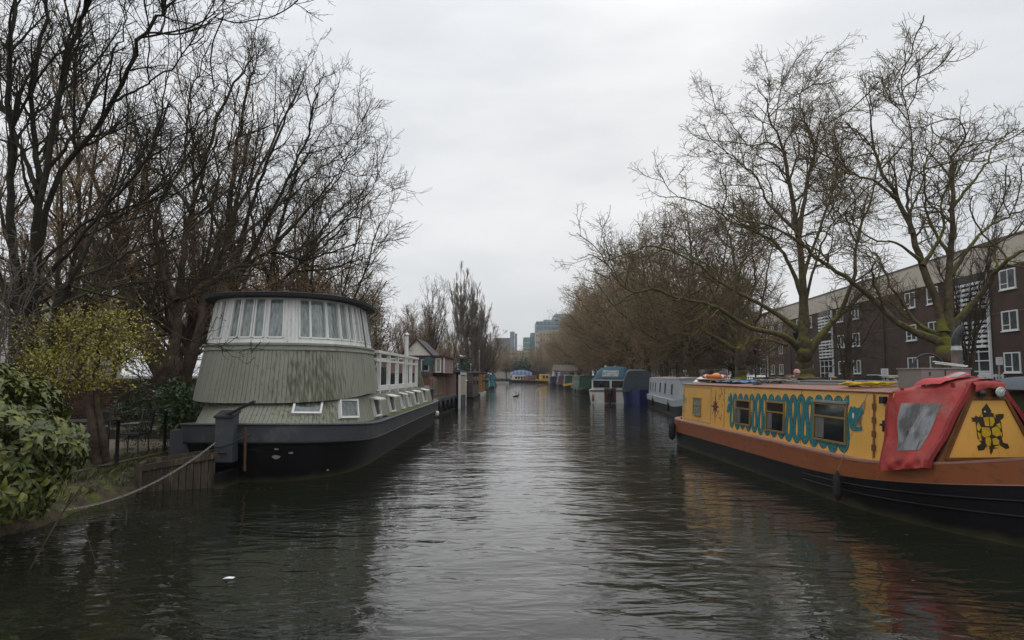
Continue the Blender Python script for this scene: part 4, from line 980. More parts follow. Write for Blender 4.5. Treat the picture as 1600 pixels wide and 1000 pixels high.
# ---------------------------------------------------------------- bare trees
def perp(v, rng):
    r = rng.normal(size=v.shape); c = np.cross(v, r); return c/np.maximum(np.linalg.norm(c, axis=1, keepdims=True), 1e-6)
def nrm(v): return v/np.maximum(np.linalg.norm(v, axis=-1, keepdims=True), 1e-9)
def spawn(Pp, Rp, Lp, rng, per_m, t0, lo, hi, ang, n, wander, up, rfac, tip, t1=1.0, shrink=.5, minr=.003, out=None):
    """child branches of every parent polyline at once"""
    M, k, _ = Pp.shape
    cnt = rng.poisson(Lp*per_m*(t1-t0))
    idx = np.repeat(np.arange(M), cnt)
    if len(idx) == 0: return None
    t = t0+(t1-t0)*rng.random(len(idx)); x = t*(k-1); i = np.minimum(x.astype(int), k-2); f = (x-i)[:, None]
    a = Pp[idx, i]; b = Pp[idx, i+1]; pos = a*(1-f)+b*f; tan = nrm(b-a)
    r = Rp[idx, i]*(1-f[:, 0])+Rp[idx, i+1]*f[:, 0]
    an = np.radians(ang[0]+(ang[1]-ang[0])*rng.random(len(idx)))[:, None]
    pr = perp(tan, rng)
    if out is not None: pr = nrm(pr+out)
    d = np.cos(an)*tan+np.sin(an)*pr
    ln = (lo+(hi-lo)*rng.random(len(idx)))*(1-shrink*t)
    pts = [pos]; step = (ln/(n-1))[:, None]
    for j in range(n-1):
        d = nrm(d+wander*rng.normal(size=d.shape)+np.array([0, 0, up])); pts.append(pts[-1]+d*step)
    Pn = np.stack(pts, 1)
    r0 = np.maximum(np.minimum(r*rfac, ln*.022+.002), minr); w = np.linspace(1, 0, n)[None, :]
    Rn = tip+(np.maximum(r0, tip)[:, None]-tip)*w
    return Pn, Rn, ln
def tube_np(Pp, Rp, k):
    M, n, _ = Pp.shape
    T = np.empty_like(Pp); T[:, 1:-1] = Pp[:, 2:]-Pp[:, :-2]; T[:, 0] = Pp[:, 1]-Pp[:, 0]; T[:, -1] = Pp[:, -1]-Pp[:, -2]; T = nrm(T)
    main = nrm(Pp[:, -1]-Pp[:, 0]); ref = np.where((np.abs(main[:, 2]) < .85)[:, None], np.array([0, 0, 1.0]), np.array([1.0, 0, 0]))[:, None, :]
    U = nrm(np.cross(T, np.broadcast_to(ref, T.shape))); V = np.cross(T, U)
    a = np.arange(k)*2*math.pi/k
    ring = Pp[:, :, None, :]+(U[:, :, None, :]*np.cos(a)[None, None, :, None]+V[:, :, None, :]*np.sin(a)[None, None, :, None])*Rp[:, :, None, None]
    vs = ring.reshape(-1, 3)
    base = (np.arange(M)*n*k)[:, None, None]; ii = (np.arange(n-1)*k)[None, :, None]; jj = np.arange(k)[None, None, :]; j2 = (jj+1) % k
    f = np.stack([base+ii+jj, base+ii+j2, base+ii+k+j2, base+ii+k+jj], -1).reshape(-1, 4)
    return vs, f
def merge(parts):
    V = []; F = []; o = 0
    for v, f in parts: V.append(v); F.append(f+o); o += len(v)
    return np.concatenate(V), np.concatenate(F)
def resample(pts, n):
    """smooth curve through points (Catmull-Rom), n samples"""
    p = np.array(pts, float); p = np.vstack([2*p[0]-p[1], p, 2*p[-1]-p[-2]]); m = len(pts)-1; out = []
    for t in np.linspace(0, m-1e-6, n):
        i = int(t); f = t-i; a, b, c, d = p[i], p[i+1], p[i+2], p[i+3]
        out.append(.5*((2*b)+(-a+c)*f+(2*a-5*b+4*c-d)*f*f+(-a+3*b-3*c+d)*f**3))
    return np.array(out)
BARK_R = dict(bark=(.115, .092, .056), bark2=(.055, .045, .028), moss=(.135, .135, .022))
def grow_tree(name, label, base, stems, limbs, levels, M_thick, M_twig, seed=1, group=None, balls=0, ivy=None, limb_n=26, category='tree', jitter=.05, rs=.66):
    """stems/limbs: lists of (points, r0, r1) in world space; levels: list of dicts for spawn"""
    rng = np.random.default_rng(seed)
    t = thing(name, label, 'tree' if category == 'tree' else category, base, group=group, world=True)
    O = np.array(base, float)
    L0 = []
    for kind, lst in (('trunk', stems), ('limb', limbs)):
        for (pts, r0, r1) in lst:
            q = resample(pts, limb_n)
            jt = rng.normal(size=q.shape)*jitter*np.linspace(.2, 1, limb_n)[:, None]; jt[0] = 0; q = q+jt
            ln = np.linalg.norm(np.diff(q, axis=0), axis=1).sum()
            r = (r0*(rs if kind == 'limb' else .82)+(r1*.8-r0*(rs if kind == 'limb' else .82))*np.linspace(0, 1, limb_n)**.75)
            if kind == 'trunk':
                r[0] *= 1.25; r[1] *= 1.1
                if limbs: r[-9:] *= np.array([.96, .9, .83, .75, .65, .54, .42, .28, .02])
            else: r = r*(1+.45*np.exp(-np.linspace(0, 1, limb_n)*14))
            v, f = tube_np(q[None], r[None], 10); me = mesh_np(kind, v-O, [f], True); link(kind, me, M_thick, t)
            if kind == 'limb' or len(lst) > 1 or not limbs: L0.append((q, r, ln))
    Pq = np.stack([a[0] for a in L0]); Rq = np.stack([a[1] for a in L0]); Lq = np.array([a[2] for a in L0])
    parts = []; cur = (Pq, Rq, Lq); allc = [cur]
    for lv, spec in enumerate(levels):
        spec = dict(spec); k = spec.pop('k'); also = spec.pop('also', 0)
        src = cur
        ch = spawn(src[0], src[1], src[2], rng, **spec)
        if ch is None: break
        if also and len(allc) > 1:
            pp = allc[-2]; ch2 = spawn(pp[0], pp[1], pp[2], rng, **{**spec, 'per_m': also, 't0': .25})
            if ch2 is not None: ch = tuple(np.concatenate([a, b]) for a, b in zip(ch, ch2))
        v, f = tube_np(ch[0], ch[1], k); parts.append((v, f, lv))
        cur = ch; allc.append(ch)
    big = [(v, f) for v, f, lv in parts if lv == 0]; small = [(v, f) for v, f, lv in parts if lv > 0]
    if big: v, f = merge(big); tag(link('branches', mesh_np('branches', v-O, [f], True), M_thick, t), kind='stuff')
    if small: v, f = merge(small); tag(link('twigs', mesh_np('twigs', v-O, [f]), M_twig, t), kind='stuff')
    if balls:
        tips = cur[0][:, -1]; sel = rng.choice(len(tips), min(balls, len(tips)), replace=False); c = tips[sel]-np.array([0, 0, .10])+rng.normal(size=(len(sel), 3))*.02
        oc = np.array([(1,0,0),(-1,0,0),(0,1,0),(0,-1,0),(0,0,1),(0,0,-1)])*.022; of = np.array([(0,2,4),(2,1,4),(1,3,4),(3,0,4),(2,0,5),(1,2,5),(3,1,5),(0,3,5)])
        V = (c[:, None, :]+oc[None]).reshape(-1, 3); F = (of[None]+(np.arange(len(c))*6)[:, None, None]).reshape(-1, 3)
        tag(link('seed_balls', mesh_np('seed_balls', V-O, [F]), M_twig, t), kind='stuff')
    if ivy:
        (i0, i1, dens, rad_) = ivy
        src = [a for a in L0][:i0] if i0 else L0
        cs_ = []
        for q, r, ln in src:
            n = int(dens*ln*i1); tt_ = rng.random(n)*i1*(limb_n-1); ii = tt_.astype(int).clip(0, limb_n-2); f = (tt_-ii)[:, None]
            c = q[ii]*(1-f)+q[ii+1]*f; dirs = nrm(rng.normal(size=(n, 3))*np.array([1, 1, .4])); cs_.append(c+dirs*(r[ii][:, None]+rad_*rng.random((n, 1))))
        c = np.concatenate(cs_); v, fq = leaves_np(c, .05, rng); tag(link('ivy', mesh_np('ivy', v-O, [fq]), leafmat('ivy_leaves', (.012, .025, .006), (.04, .06, .015)), t), kind='stuff')
    return t
def leaves_np(c, size, rng, aspect=.55, droop=0.0, dirs=None):
    """one folded quad leaf at every point c"""
    n = len(c); d = nrm(rng.normal(size=(n, 3))+np.array([0, 0, -droop])) if dirs is None else dirs
    s = perp(d, rng); L = size*(.6+.8*rng.random((n, 1)))
    V = np.stack([c-d*L*.5, c+s*L*aspect*.5, c+d*L*.5, c-s*L*aspect*.5], 1).reshape(-1, 3)
    F = np.arange(n*4).reshape(-1, 4); return V, F
M_barkR = mossbark('plane_bark_moss', BARK_R['bark'], BARK_R['bark2'], BARK_R['moss'], .55)
M_twigR = mat('plane_twigs', (.15, .11, .062), .9, .4, 3, col2=(.095, .072, .04), spec=.2)
M_barkL = mossbark('dark_bark', (.040, .033, .024), (.018, .016, .012), (.045, .055, .014), .42)
M_barkL2 = mossbark('brown_bark', (.085, .062, .042), (.042, .031, .022), (.04, .05, .012), .2)
M_twigL = mat('dark_twigs', (.052, .04, .027), .9, .4, 3, col2=(.025, .024, .013), spec=.2)
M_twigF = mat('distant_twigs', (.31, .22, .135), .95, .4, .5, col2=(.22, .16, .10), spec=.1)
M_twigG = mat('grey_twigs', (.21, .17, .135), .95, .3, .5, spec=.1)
def lim(pl, Y, dys, r0, r1):
    """limb through photo columns/rows at distance Y, wandering in depth by dys"""
    n = len(pl); out = []
    for i, (x, y) in enumerate(pl):
        f = i/(n-1); out.append(P(x, y, Y+dys*f+(.25*math.sin(i*2.3+x) if 0 < i else 0)))
    return (out, r0, r1)
PL_LV = [dict(per_m=.8, t0=.22, lo=2.2, hi=5.2, ang=(35, 65), n=12, wander=.15, up=.04, rfac=.6, tip=.02, k=6, shrink=.4),
         dict(per_m=2.0, t0=.15, lo=1.2, hi=3.4, ang=(30, 65), n=7, wander=.17, up=.03, rfac=.6, tip=.011, k=4, shrink=.4, also=1.4),
         dict(per_m=3.7, t0=.12, lo=.6, hi=1.7, ang=(30, 70), n=5, wander=.20, up=.02, rfac=.6, tip=.0085, k=3, shrink=.4, also=1.6),
         dict(per_m=4.6, t0=.12, lo=.22, hi=.72, ang=(30, 75), n=3, wander=.25, up=.02, rfac=.6, tip=.007, k=3, also=2.2),
         dict(per_m=3.0, t0=.2, lo=.10, hi=.30, ang=(30, 70), n=2, wander=.25, up=.03, rfac=.6, tip=.0055, k=3)]
YA = 34.0
A_stem = [lim([(1258, 596), (1257, 570), (1256, 546), (1255, 500)], YA, 0, .58, .42)]
A_l = [lim([(1252, 548), (1222, 524), (1171, 512), (1127, 485), (1094, 473), (1060, 466), (1020, 452), (985, 455), (955, 430)], YA, -3, .25, .03),
       lim([(1254, 520), (1205, 485), (1161, 461), (1121, 438), (1080, 407), (1020, 385), (975, 398), (925, 415)], YA, 2, .20, .025),
       lim([(1256, 520), (1254, 438), (1246, 362), (1232, 280), (1224, 232), (1204, 185), (1184, 130)], YA, 1, .34, .02),
       lim([(1247, 370), (1262, 280), (1272, 230), (1250, 160), (1256, 125)], YA, -1, .17, .015),
       lim([(1262, 552), (1290, 515), (1310, 492), (1332, 438), (1343, 362), (1364, 298), (1375, 222)], YA, 2, .30, .03),
       lim([(1253, 460), (1230, 405), (1202, 373), (1154, 352), (1089, 314), (1030, 308)], YA, -2, .17, .02),
       lim([(1228, 240), (1200, 222), (1170, 227), (1138, 190), (1116, 163)], YA, 1, .09, .015),
       lim([(1246, 362), (1202, 319), (1180, 276), (1150, 250), (1130, 245)], YA, 1.5, .13, .015),
       lim([(1256, 480), (1278, 400), (1300, 350), (1330, 330)], YA, -1.5, .12, .02),
       lim([(1256, 430), (1290, 330), (1310, 265), (1300, 205), (1318, 175)], YA, 2, .12, .015),
       lim([(1230, 540), (1190, 530), (1160, 540), (1120, 530)], YA, 3, .10, .02)]
grow_tree('plane_tree', 'big mossy plane tree with low spreading limbs behind the roof of the navy narrowboat', P(1258, 596, YA), A_stem, A_l, PL_LV, M_barkR, M_twigR, 11, 'plane trees along the towpath', balls=350)
YBt = 23.5
B_stem = [lim([(1476, 604), (1477, 580), (1478, 550), (1476, 515)], YBt, 0, .52, .40)]
B_l = [lim([(1474, 536), (1438, 522), (1400, 502), (1364, 468), (1330, 441), (1303, 421), (1269, 397), (1242, 374), (1211, 357), (1161, 343), (1120, 330)], YBt, -1.5, .21, .02),
       lim([(1470, 524), (1438, 509), (1417, 485), (1404, 465), (1384, 430), (1370, 400), (1345, 385)], YBt, 1, .13, .02),
       lim([(1474, 520), (1468, 481), (1440, 411), (1424, 362), (1402, 308), (1375, 265), (1364, 220), (1359, 180), (1348, 140)], YBt, 1, .26, .012),
       lim([(1482, 520), (1483, 411), (1489, 330), (1489, 255), (1508, 215), (1500, 180)], YBt, -1, .22, .015),
       lim([(1484, 515), (1532, 460), (1564, 416), (1600, 390), (1660, 370), (1720, 330)], YBt, -2, .17, .03),
       lim([(1486, 430), (1516, 384), (1548, 352), (1597, 330), (1640, 300)], YBt, 1, .12, .02),
       lim([(1424, 365), (1418, 300), (1427, 245), (1418, 175), (1396, 115)], YBt, -.5, .10, .009),
       lim([(1442, 415), (1472, 362), (1472, 310), (1508, 245), (1525, 190)], YBt, 1.5, .11, .012),
       lim([(1484, 330), (1530, 270), (1560, 220), (1590, 200)], YBt, 1, .09, .012),
       lim([(1402, 310), (1360, 280), (1320, 268), (1290, 230), (1300, 180)], YBt, 0, .08, .012),
       lim([(1484, 400), (1450, 340), (1445, 270), (1458, 215), (1450, 175)], YBt, 2, .09, .012),
       lim([(1436, 405), (1400, 380), (1360, 372), (1320, 340), (1290, 320)], YBt, -1, .08, .012)]
PL_B = [{**PL_LV[0], 'lo': 1.5, 'hi': 3.4, 'per_m': 1.15, 'wander': .2}, {**PL_LV[1], 'lo': .8, 'hi': 2.1, 'per_m': 2.9, 'wander': .22, 'also': 1.6}, {**PL_LV[2], 'lo': .4, 'hi': 1.1, 'per_m': 4.2, 'wander': .26, 'tip': .006}, {**PL_LV[3], 'lo': .16, 'hi': .45, 'per_m': 5.5, 'tip': .0048}, {**PL_LV[4], 'per_m': 4.5, 'lo': .08, 'hi': .22, 'tip': .004}]
grow_tree('plane_tree', 'mossy plane tree forking low behind the grey roof locker and steel chimney', P(1476, 604, YBt), B_stem, B_l, PL_B, M_barkR, M_twigR, 12, 'plane trees along the towpath', balls=250)
YC = 46
C_stem = [lim([(1157, 594), (1157, 575), (1156, 548), (1156, 530)], YC, 0, .50, .38)]
C_l = [lim([(1154, 550), (1125, 532), (1098, 515), (1080, 500), (1040, 480), (1000, 470)], YC, -2, .25, .03),
       lim([(1156, 545), (1158, 480), (1150, 420), (1140, 370), (1120, 340)], YC, 1, .28, .03),
       lim([(1160, 548), (1175, 520), (1190, 480), (1200, 420), (1210, 370)], YC, 1, .22, .03),
       lim([(1153, 542), (1140, 510), (1125, 480), (1105, 440), (1085, 390), (1070, 360)], YC, -1, .22, .03),
       lim([(1158, 500), (1180, 440), (1175, 390), (1185, 340)], YC, -2, .14, .03),
       lim([(1150, 520), (1110, 480), (1060, 450), (1020, 430), (970, 420)], YC, 2, .16, .03)]
PL_C = [PL_LV[0], {**PL_LV[1], 'per_m': 2.2}, {**PL_LV[2], 'per_m': 3.8, 'tip': .010}, {**PL_LV[3], 'per_m': 4.5, 'tip': .008}]
grow_tree('plane_tree', 'slimmer mossy plane tree standing right above the orange lifebuoy', P(1157, 594, YC), C_stem, C_l, PL_C, M_barkR, M_twigR, 13, 'plane trees along the towpath', balls=150)
# procedural trees for the rest of the row and for the woods
def rand_limbs(base, h, spread, nl, rng, r0, fork=.22, lean=0.3, droop=0.0, upness=.5):
    b = Vector(base); top = b+Vector((0, 0, h*fork)); st = [([b, b+Vector((.05*h*rng.uniform(-1, 1)*.3, 0, h*fork*.5)), top+Vector((0, 0, .1))], r0, r0*.75)]
    ls_ = []
    for i in range(nl):
        az = 2*math.pi*(i/nl)+rng.uniform(-.4, .4); el = rng.uniform(.15, 1.0)*upness+ .35
        ln = h*(1-fork)*(0.65+.35*rng.random()); out = spread*(1-el*.55)*rng.uniform(.7, 1.05)
        a = b+Vector((0, 0, h*fork*rng.uniform(.75, 1.0)))
        e = Vector((math.cos(az)*out, math.sin(az)*out, h*(fork+(1-fork)*min(1, el)*rng.uniform(.78, 1))-h*fork))
        p1 = a+Vector((e.x*.35, e.y*.35, e.z*.18)); p2 = a+Vector((e.x*.7, e.y*.7, e.z*.52)); p3 = a+e
        ls_.append(([a, p1, p2, p3], r0*rng.uniform(.35, .55), .03))
    ls_.append(([top-Vector((0, 0, .3)), b+Vector((.3, .2, h*.55)), b+Vector((-.2, .1, h*.98))], r0*.6, .02))
    return st, ls_
FAR = [dict(per_m=3.4, t0=.15, lo=1.5, hi=4.0, ang=(30, 65), n=6, wander=.18, up=.04, rfac=.55, tip=.018, k=4, shrink=.45),
       dict(per_m=4.2, t0=.1, lo=.7, hi=1.9, ang=(30, 75), n=4, wander=.25, up=.02, rfac=.6, tip=.012, k=3, shrink=.4),
       dict(per_m=4.0, t0=.1, lo=.3, hi=.9, ang=(30, 75), n=3, wander=.3, up=.0, rfac=.6, tip=.009, k=3)]
rr = random.Random(21)
proto = []
for i in range(3):
    st, ls_ = rand_limbs((0, 0, 0), 13.5, 8.6, 15, rr, .40)
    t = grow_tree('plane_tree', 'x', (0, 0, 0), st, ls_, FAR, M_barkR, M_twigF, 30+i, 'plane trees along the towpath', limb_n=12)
    index_kids(t); proto.append(t)
row = [(14.6, 55.5), (14.6, 65), (14.7, 75), (15.0, 85), (15.2, 96), (15.5, 107), (15.7, 119), (16.0, 131), (16.6, 144), (17.0, 158), (17.4, 172), (17.6, 188), (17.0, 205)]
rl = ['plane tree just beyond the one above the lifebuoy, its trunk seen left of it', 'bare plane tree, second beyond the lifebuoy one in the towpath row', 'bare plane tree, third beyond the lifebuoy one in the towpath row']
for i, (x, y) in enumerate(row):
    src = proto[i % 3]; o = src if i < 3 else copy_tree(src)
    o.location = (x, y, .6); o.rotation_euler = (0, 0, i*1.7); s = rr.uniform(1.2, 1.36); o.scale = (s, s, s)
    o['label'] = rl[i] if i < 3 else 'bare brown plane tree, %s from the near end of the towpath row' % ['fourth','fifth','sixth','seventh','eighth','ninth','tenth','eleventh','twelfth','thirteenth'][i-3]
# second line of trees nearer the road

for i, (x, y, s) in enumerate([(20, 62, .8), (23, 84, .85), (25, 108, .9), (26, 134, .9), (27, 160, .95), (9, 226, .9), (15.5, 229, .8), (4, 240, .95), (-2, 246, 1.0), (-9, 236, 1.0), (11, 252, 1.1), (22, 240, 1.1)]):
    o = copy_tree(proto[(i+1) % 3]); o.name = 'bare_tree'; o.location = (x, y, .6); o.rotation_euler = (0, 0, i*2.1+.5); o.scale = (s, s, s)
    o['label'] = 'bare brown tree on the road side behind the towpath row, %s from the near end' % ['first', 'second', 'third', 'fourth', 'fifth'][i] if i < 5 else 'bare tree at the canal end, ' + ['just right of the boathouse roof', 'right of the boathouse and hut, farther back', 'straight behind the blue arched canopy', 'left of the blue arched canopy', 'at the foot of the left-bank wood', 'behind the boathouse roof, half hidden', 'farthest right beyond the white hut'][i-5]
    o['group'] = 'trees behind the towpath row' if i < 5 else 'trees at the far end of the canal'
# multi-stemmed ash by the road and a small dark thorn
def bush_stems(name, label, base, n, h, spread, r, M1, M2, levels, seed, group=None, fork0=0.0):
    rg = random.Random(seed); ls_ = []
    b = Vector(base)
    for i in range(n):
        az = rg.uniform(0, 6.28); o = spread*rg.uniform(.2, 1); e = b+Vector((math.cos(az)*o, math.sin(az)*o, h*rg.uniform(.7, 1)))
        s = b+Vector((rg.uniform(-.15, .15), rg.uniform(-.15, .15), fork0))
        ls_.append(([s, s.lerp(e, .35)+Vector((rg.uniform(-.1, .1)*h*.3, 0, h*.06)), s.lerp(e, .7)+Vector((0, rg.uniform(-.1, .1)*h*.2, h*.03)), e], r*rg.uniform(.6, 1), .012))
    return grow_tree(name, label, base, ls_[:1], ls_[1:], levels, M1, M2, seed, group, limb_n=16)
UP = [dict(per_m=2.4, t0=.15, lo=.8, hi=2.4, ang=(15, 40), n=6, wander=.10, up=.12, rfac=.5, tip=.008, k=4, shrink=.4),
      dict(per_m=4, t0=.15, lo=.3, hi=.9, ang=(20, 45), n=4, wander=.12, up=.08, rfac=.6, tip=.005, k=3, also=.8),
      dict(per_m=5, t0=.2, lo=.12, hi=.4, ang=(20, 50), n=3, wander=.15, up=.05, rfac=.6, tip=.004, k=3)]
bush_stems('ash_tree', 'tall thin multi-stemmed dark tree in front of the white louvred stair tower', P(1512, 596, 31), 12, 8.2, 1.9, .085, M_barkL2, M_twigL, UP, 51)
bush_stems('thorn_tree', 'small dark twiggy tree between the big plane trunk and the grey locker', P(1322, 600, 31), 8, 5.0, 2.2, .10, M_barkL2, M_twigL, [{**UP[0], 'wander': .25, 'up': 0, 'ang': (35, 75)}, {**UP[1], 'wander': .3, 'up': 0}, {**UP[2], 'wander': .3}], 52)
# ---------------------------------------------------------------- left bank trees and garden
LF = [dict(per_m=.7, t0=.2, lo=1.4, hi=3.4, ang=(25, 55), n=11, wander=.11, up=.06, rfac=.6, tip=.012, k=6, shrink=.4),
      dict(per_m=2.4, t0=.12, lo=.7, hi=2.0, ang=(25, 55), n=8, wander=.13, up=.05, rfac=.6, tip=.006, k=5, shrink=.4, also=1.6),
      dict(per_m=4.2, t0=.1, lo=.35, hi=1.0, ang=(25, 60), n=6, wander=.16, up=.05, rfac=.6, tip=.0042, k=3, shrink=.4, also=.8),
      dict(per_m=5.0, t0=.12, lo=.14, hi=.42, ang=(30, 65), n=3, wander=.18, up=.05, rfac=.6, tip=.0035, k=3, also=2.0),
      dict(per_m=4.0, t0=.2, lo=.05, hi=.15, ang=(30, 65), n=2, wander=.1, up=.05, rfac=.6, tip=.0028, k=3)]
YD = 13.0
LD = [{**LF[0], 'per_m': 1.9, 'hi': 3.0}, {**LF[1], 'per_m': 3.2, 'lo': .5, 'hi': 1.5}, {**LF[2], 'per_m': 5.2, 'lo': .25, 'hi': .75}, {**LF[3], 'per_m': 6.5}, LF[4]]
D_stem = [lim([(34, 640), (38, 560), (42, 500), (48, 456)], YD, 0, .36, .25)]
D_l = [lim([(46, 470), (54, 380), (62, 270), (50, 150), (75, 0), (95, -120)], YD, 1, .20, .03),
       lim([(50, 455), (58, 350), (96, 144), (120, 48), (139, -10), (170, -120)], YD, -.5, .17, .03),
       lim([(50, 470), (80, 300), (178, 158), (230, 48), (270, -20), (300, -100)], YD, -1, .15, .02),
       lim([(42, 540), (22, 400), (17, 250), (17, 100), (25, 0), (10, -120)], YD, .5, .22, .03),
       lim([(40, 490), (96, 450), (149, 423), (197, 402), (245, 380), (300, 350), (350, 300)], YD, 2.5, .095, .01),
       lim([(40, 505), (96, 474), (149, 454), (216, 442), (330, 435), (420, 426), (500, 414)], YD, 7.5, .095, .010),
       lim([(44, 480), (100, 400), (160, 330), (230, 250), (300, 200), (345, 130)], YD, -1, .10, .01),
       lim([(60, 300), (20, 200), (-10, 150), (-60, 60)], YD, 1, .10, .02),
       lim([(62, 280), (110, 220), (150, 140), (190, 60), (200, -40)], YD, 1.5, .09, .012),
       lim([(178, 158), (230, 130), (290, 80), (340, 20), (360, -20)], YD-.7, 0, .05, .006),
       lim([(50, 430), (130, 350), (220, 320), (300, 290), (360, 240)], YD, .8, .07, .008),
       lim([(44, 510), (0, 440), (-40, 380), (-90, 300)], YD, -1, .10, .02)]
grow_tree('ash_tree', 'large dark tree filling the upper left corner, its trunk rising behind the laurel bush', P(34, 640, YD), D_stem, D_l, LD, M_barkL, M_twigL, 61, 'bare trees on the garden bank', rs=.46)
# low branch reaching in front of the tower belongs to a slimmer tree beside it
YN = 12.6
grow_tree('slim_tree', 'slim dark tree whose low branch droops across the front of the green window tower', P(66, 640, YN),
          [lim([(66, 650), (76, 560), (90, 480), (110, 440)], YN, 0, .11, .08)],
          [lim([(105, 445), (154, 459), (211, 471), (228, 488), (264, 514), (300, 534), (330, 536), (360, 556), (392, 572)], YN, -.9, .034, .003),
           lim([(300, 534), (322, 520), (345, 512), (352, 500)], YN-.7, -.1, .010, .002), lim([(318, 536), (345, 545), (385, 552), (412, 545)], YN-.8, 0, .010, .002),
           lim([(90, 480), (140, 380), (190, 250), (200, 100)], YN, .5, .07, .01), lim([(80, 540), (110, 500), (160, 495), (215, 508)], YN, -.3, .03, .004)],
          [{**LF[1], 'also': 0, 'per_m': 2.2, 'lo': .2, 'hi': .75, 'wander': .22, 'up': .08}, {**LF[2], 'per_m': 5, 'lo': .10, 'hi': .35, 'wander': .25, 'up': .08}, {**LF[3], 'per_m': 6, 'lo': .05, 'hi': .16}], M_barkL, M_twigL, 62, jitter=.02)
YE = 20.5
E_stem = [lim([(266, 622), (266, 600), (264, 575), (262, 555)], YE, 0, .62, .45)]
E_l = [lim([(258, 582), (232, 545), (216, 524), (204, 483), (192, 452), (188, 404), (180, 350), (140, 270), (100, 190), (80, 120)], YE, 1, .36, .03),
       lim([(262, 565), (240, 530), (228, 500), (205, 450), (190, 420), (150, 380), (90, 340)], YE, -1, .20, .03),
       lim([(268, 570), (276, 520), (280, 464), (286, 404), (300, 330), (330, 220), (370, 120), (395, 90)], YE, 0, .26, .02),
       lim([(284, 606), (310, 524), (319, 459), (330, 428), (350, 370), (390, 290), (440, 200), (470, 130)], YE, 1, .24, .02),
       lim([(186, 400), (210, 340), (230, 270), (250, 180), (262, 110)], YE, .5, .14, .02),
       lim([(322, 445), (365, 418), (397, 414), (427, 405), (459, 395), (520, 360), (560, 310)], YE, -.5, .09, .012),
       lim([(276, 470), (250, 410), (245, 330), (290, 240), (300, 150), (330, 60)], YE, -1, .13, .015),
       lim([(340, 400), (400, 350), (460, 300), (520, 250), (545, 225)], YE, 1, .09, .01),
       lim([(300, 330), (260, 280), (200, 240), (170, 160)], YE, 1.5, .09, .012)]
LE = [{**LF[0], 'per_m': 1.25, 'hi': 3.8}, {**LF[1], 'per_m': 2.6, 'hi': 2.2}, {**LF[2], 'per_m': 3.6, 'lo': .4, 'hi': 1.2, 'tip': .0055}, {**LF[3], 'per_m': 4.6, 'lo': .18, 'hi': .5, 'tip': .0048}, {**LF[4], 'per_m': 3.6, 'tip': .004, 'lo': .08, 'hi': .22}]
LFF = [{**LE[0], 'lo': 1.0, 'hi': 2.6, 'per_m': 1.5}, {**LE[1], 'lo': .6, 'hi': 1.5, 'per_m': 3.4}]+LE[2:]
grow_tree('many_stemmed_tree', 'massive brown tree with four stems rising from one stump left of the houseboat tower', P(266, 622, YE), E_stem, E_l, LE, M_barkL2, M_twigL, 63, 'bare trees on the garden bank')
YF = 25
F_stem = [lim([(372, 620), (368, 560), (366, 500), (365, 460)], YF, 0, .36, .28)]
F_l = [lim([(366, 480), (364, 400), (360, 320), (372, 220), (390, 130), (398, 95)], YF, 0, .26, .02),
       lim([(366, 450), (400, 380), (440, 300), (480, 210), (492, 150), (500, 120)], YF, 0, .15, .012),
       lim([(366, 430), (420, 395), (470, 405), (515, 395), (560, 380), (604, 385)], YF, -1, .11, .01),
       lim([(368, 410), (400, 300), (440, 200), (470, 130), (478, 105)], YF, 1, .13, .012),
       lim([(366, 400), (330, 330), (310, 250), (330, 150)], YF, 1, .12, .012),
       lim([(420, 395), (470, 340), (520, 280), (550, 240), (556, 225)], YF-.5, 0, .08, .008),
       lim([(470, 405), (520, 360), (560, 320), (585, 290), (592, 265)], YF-.7, 0, .07, .008)]
grow_tree('ivy_tree', 'ivy-clad tree directly behind the black roof whose crown leans out over the canal', P(372, 620, YF), F_stem, F_l, LFF, M_barkL, M_twigL, 64, 'bare trees on the garden bank', ivy=(1, .9, 260, .22))
YG = 28.5
G_stem = [lim([(426, 615), (425, 540), (424, 480), (424, 440)], YG, 0, .30, .22)]
G_l = [lim([(424, 450), (430, 380), (455, 300), (480, 240), (520, 180)], YG, 0, .16, .015), lim([(425, 460), (460, 420), (510, 380), (560, 330), (598, 300)], YG, 0, .12, .012),
       lim([(425, 450), (400, 380), (390, 300), (410, 220), (420, 170)], YG, 1, .14, .012), lim([(455, 425), (510, 420), (550, 410), (580, 400), (600, 375)], YG, -1, .08, .01), lim([(430, 380), (480, 330), (520, 290), (545, 250), (560, 230)], YG, 1, .09, .01)]
LG = [LFF[0], LFF[1], {**LFF[2], 'tip': .007}, {**LFF[3], 'tip': .006}]
grow_tree('ivy_tree', 'slim ivy-clad tree behind the middle of the black tower roof', P(426, 615, YG), G_stem, G_l, LG, M_barkL, M_twigL, 65, 'bare trees on the garden bank', ivy=(1, .9, 200, .18))
YH = 33
H_stem = [lim([(470, 615), (470, 540), (469, 490), (468, 440)], YH, 0, .26, .18)]
H_l = [lim([(469, 460), (480, 400), (510, 350), (540, 320), (570, 300)], YH, 0, .12, .015), lim([(469, 480), (500, 450), (540, 420), (575, 410)], YH, 0, .10, .012), lim([(468, 450), (460, 380), (470, 310), (500, 250)], YH, 0, .13, .012), lim([(469, 500), (510, 480), (545, 460), (570, 440)], YH, -1, .09, .012)]
grow_tree('ivy_tree', 'third slim dark tree behind the right-hand part of the black tower roof', P(470, 615, YH), H_stem, H_l, LG, M_barkL, M_twigL, 66, 'bare trees on the garden bank', ivy=(1, .8, 160, .18))
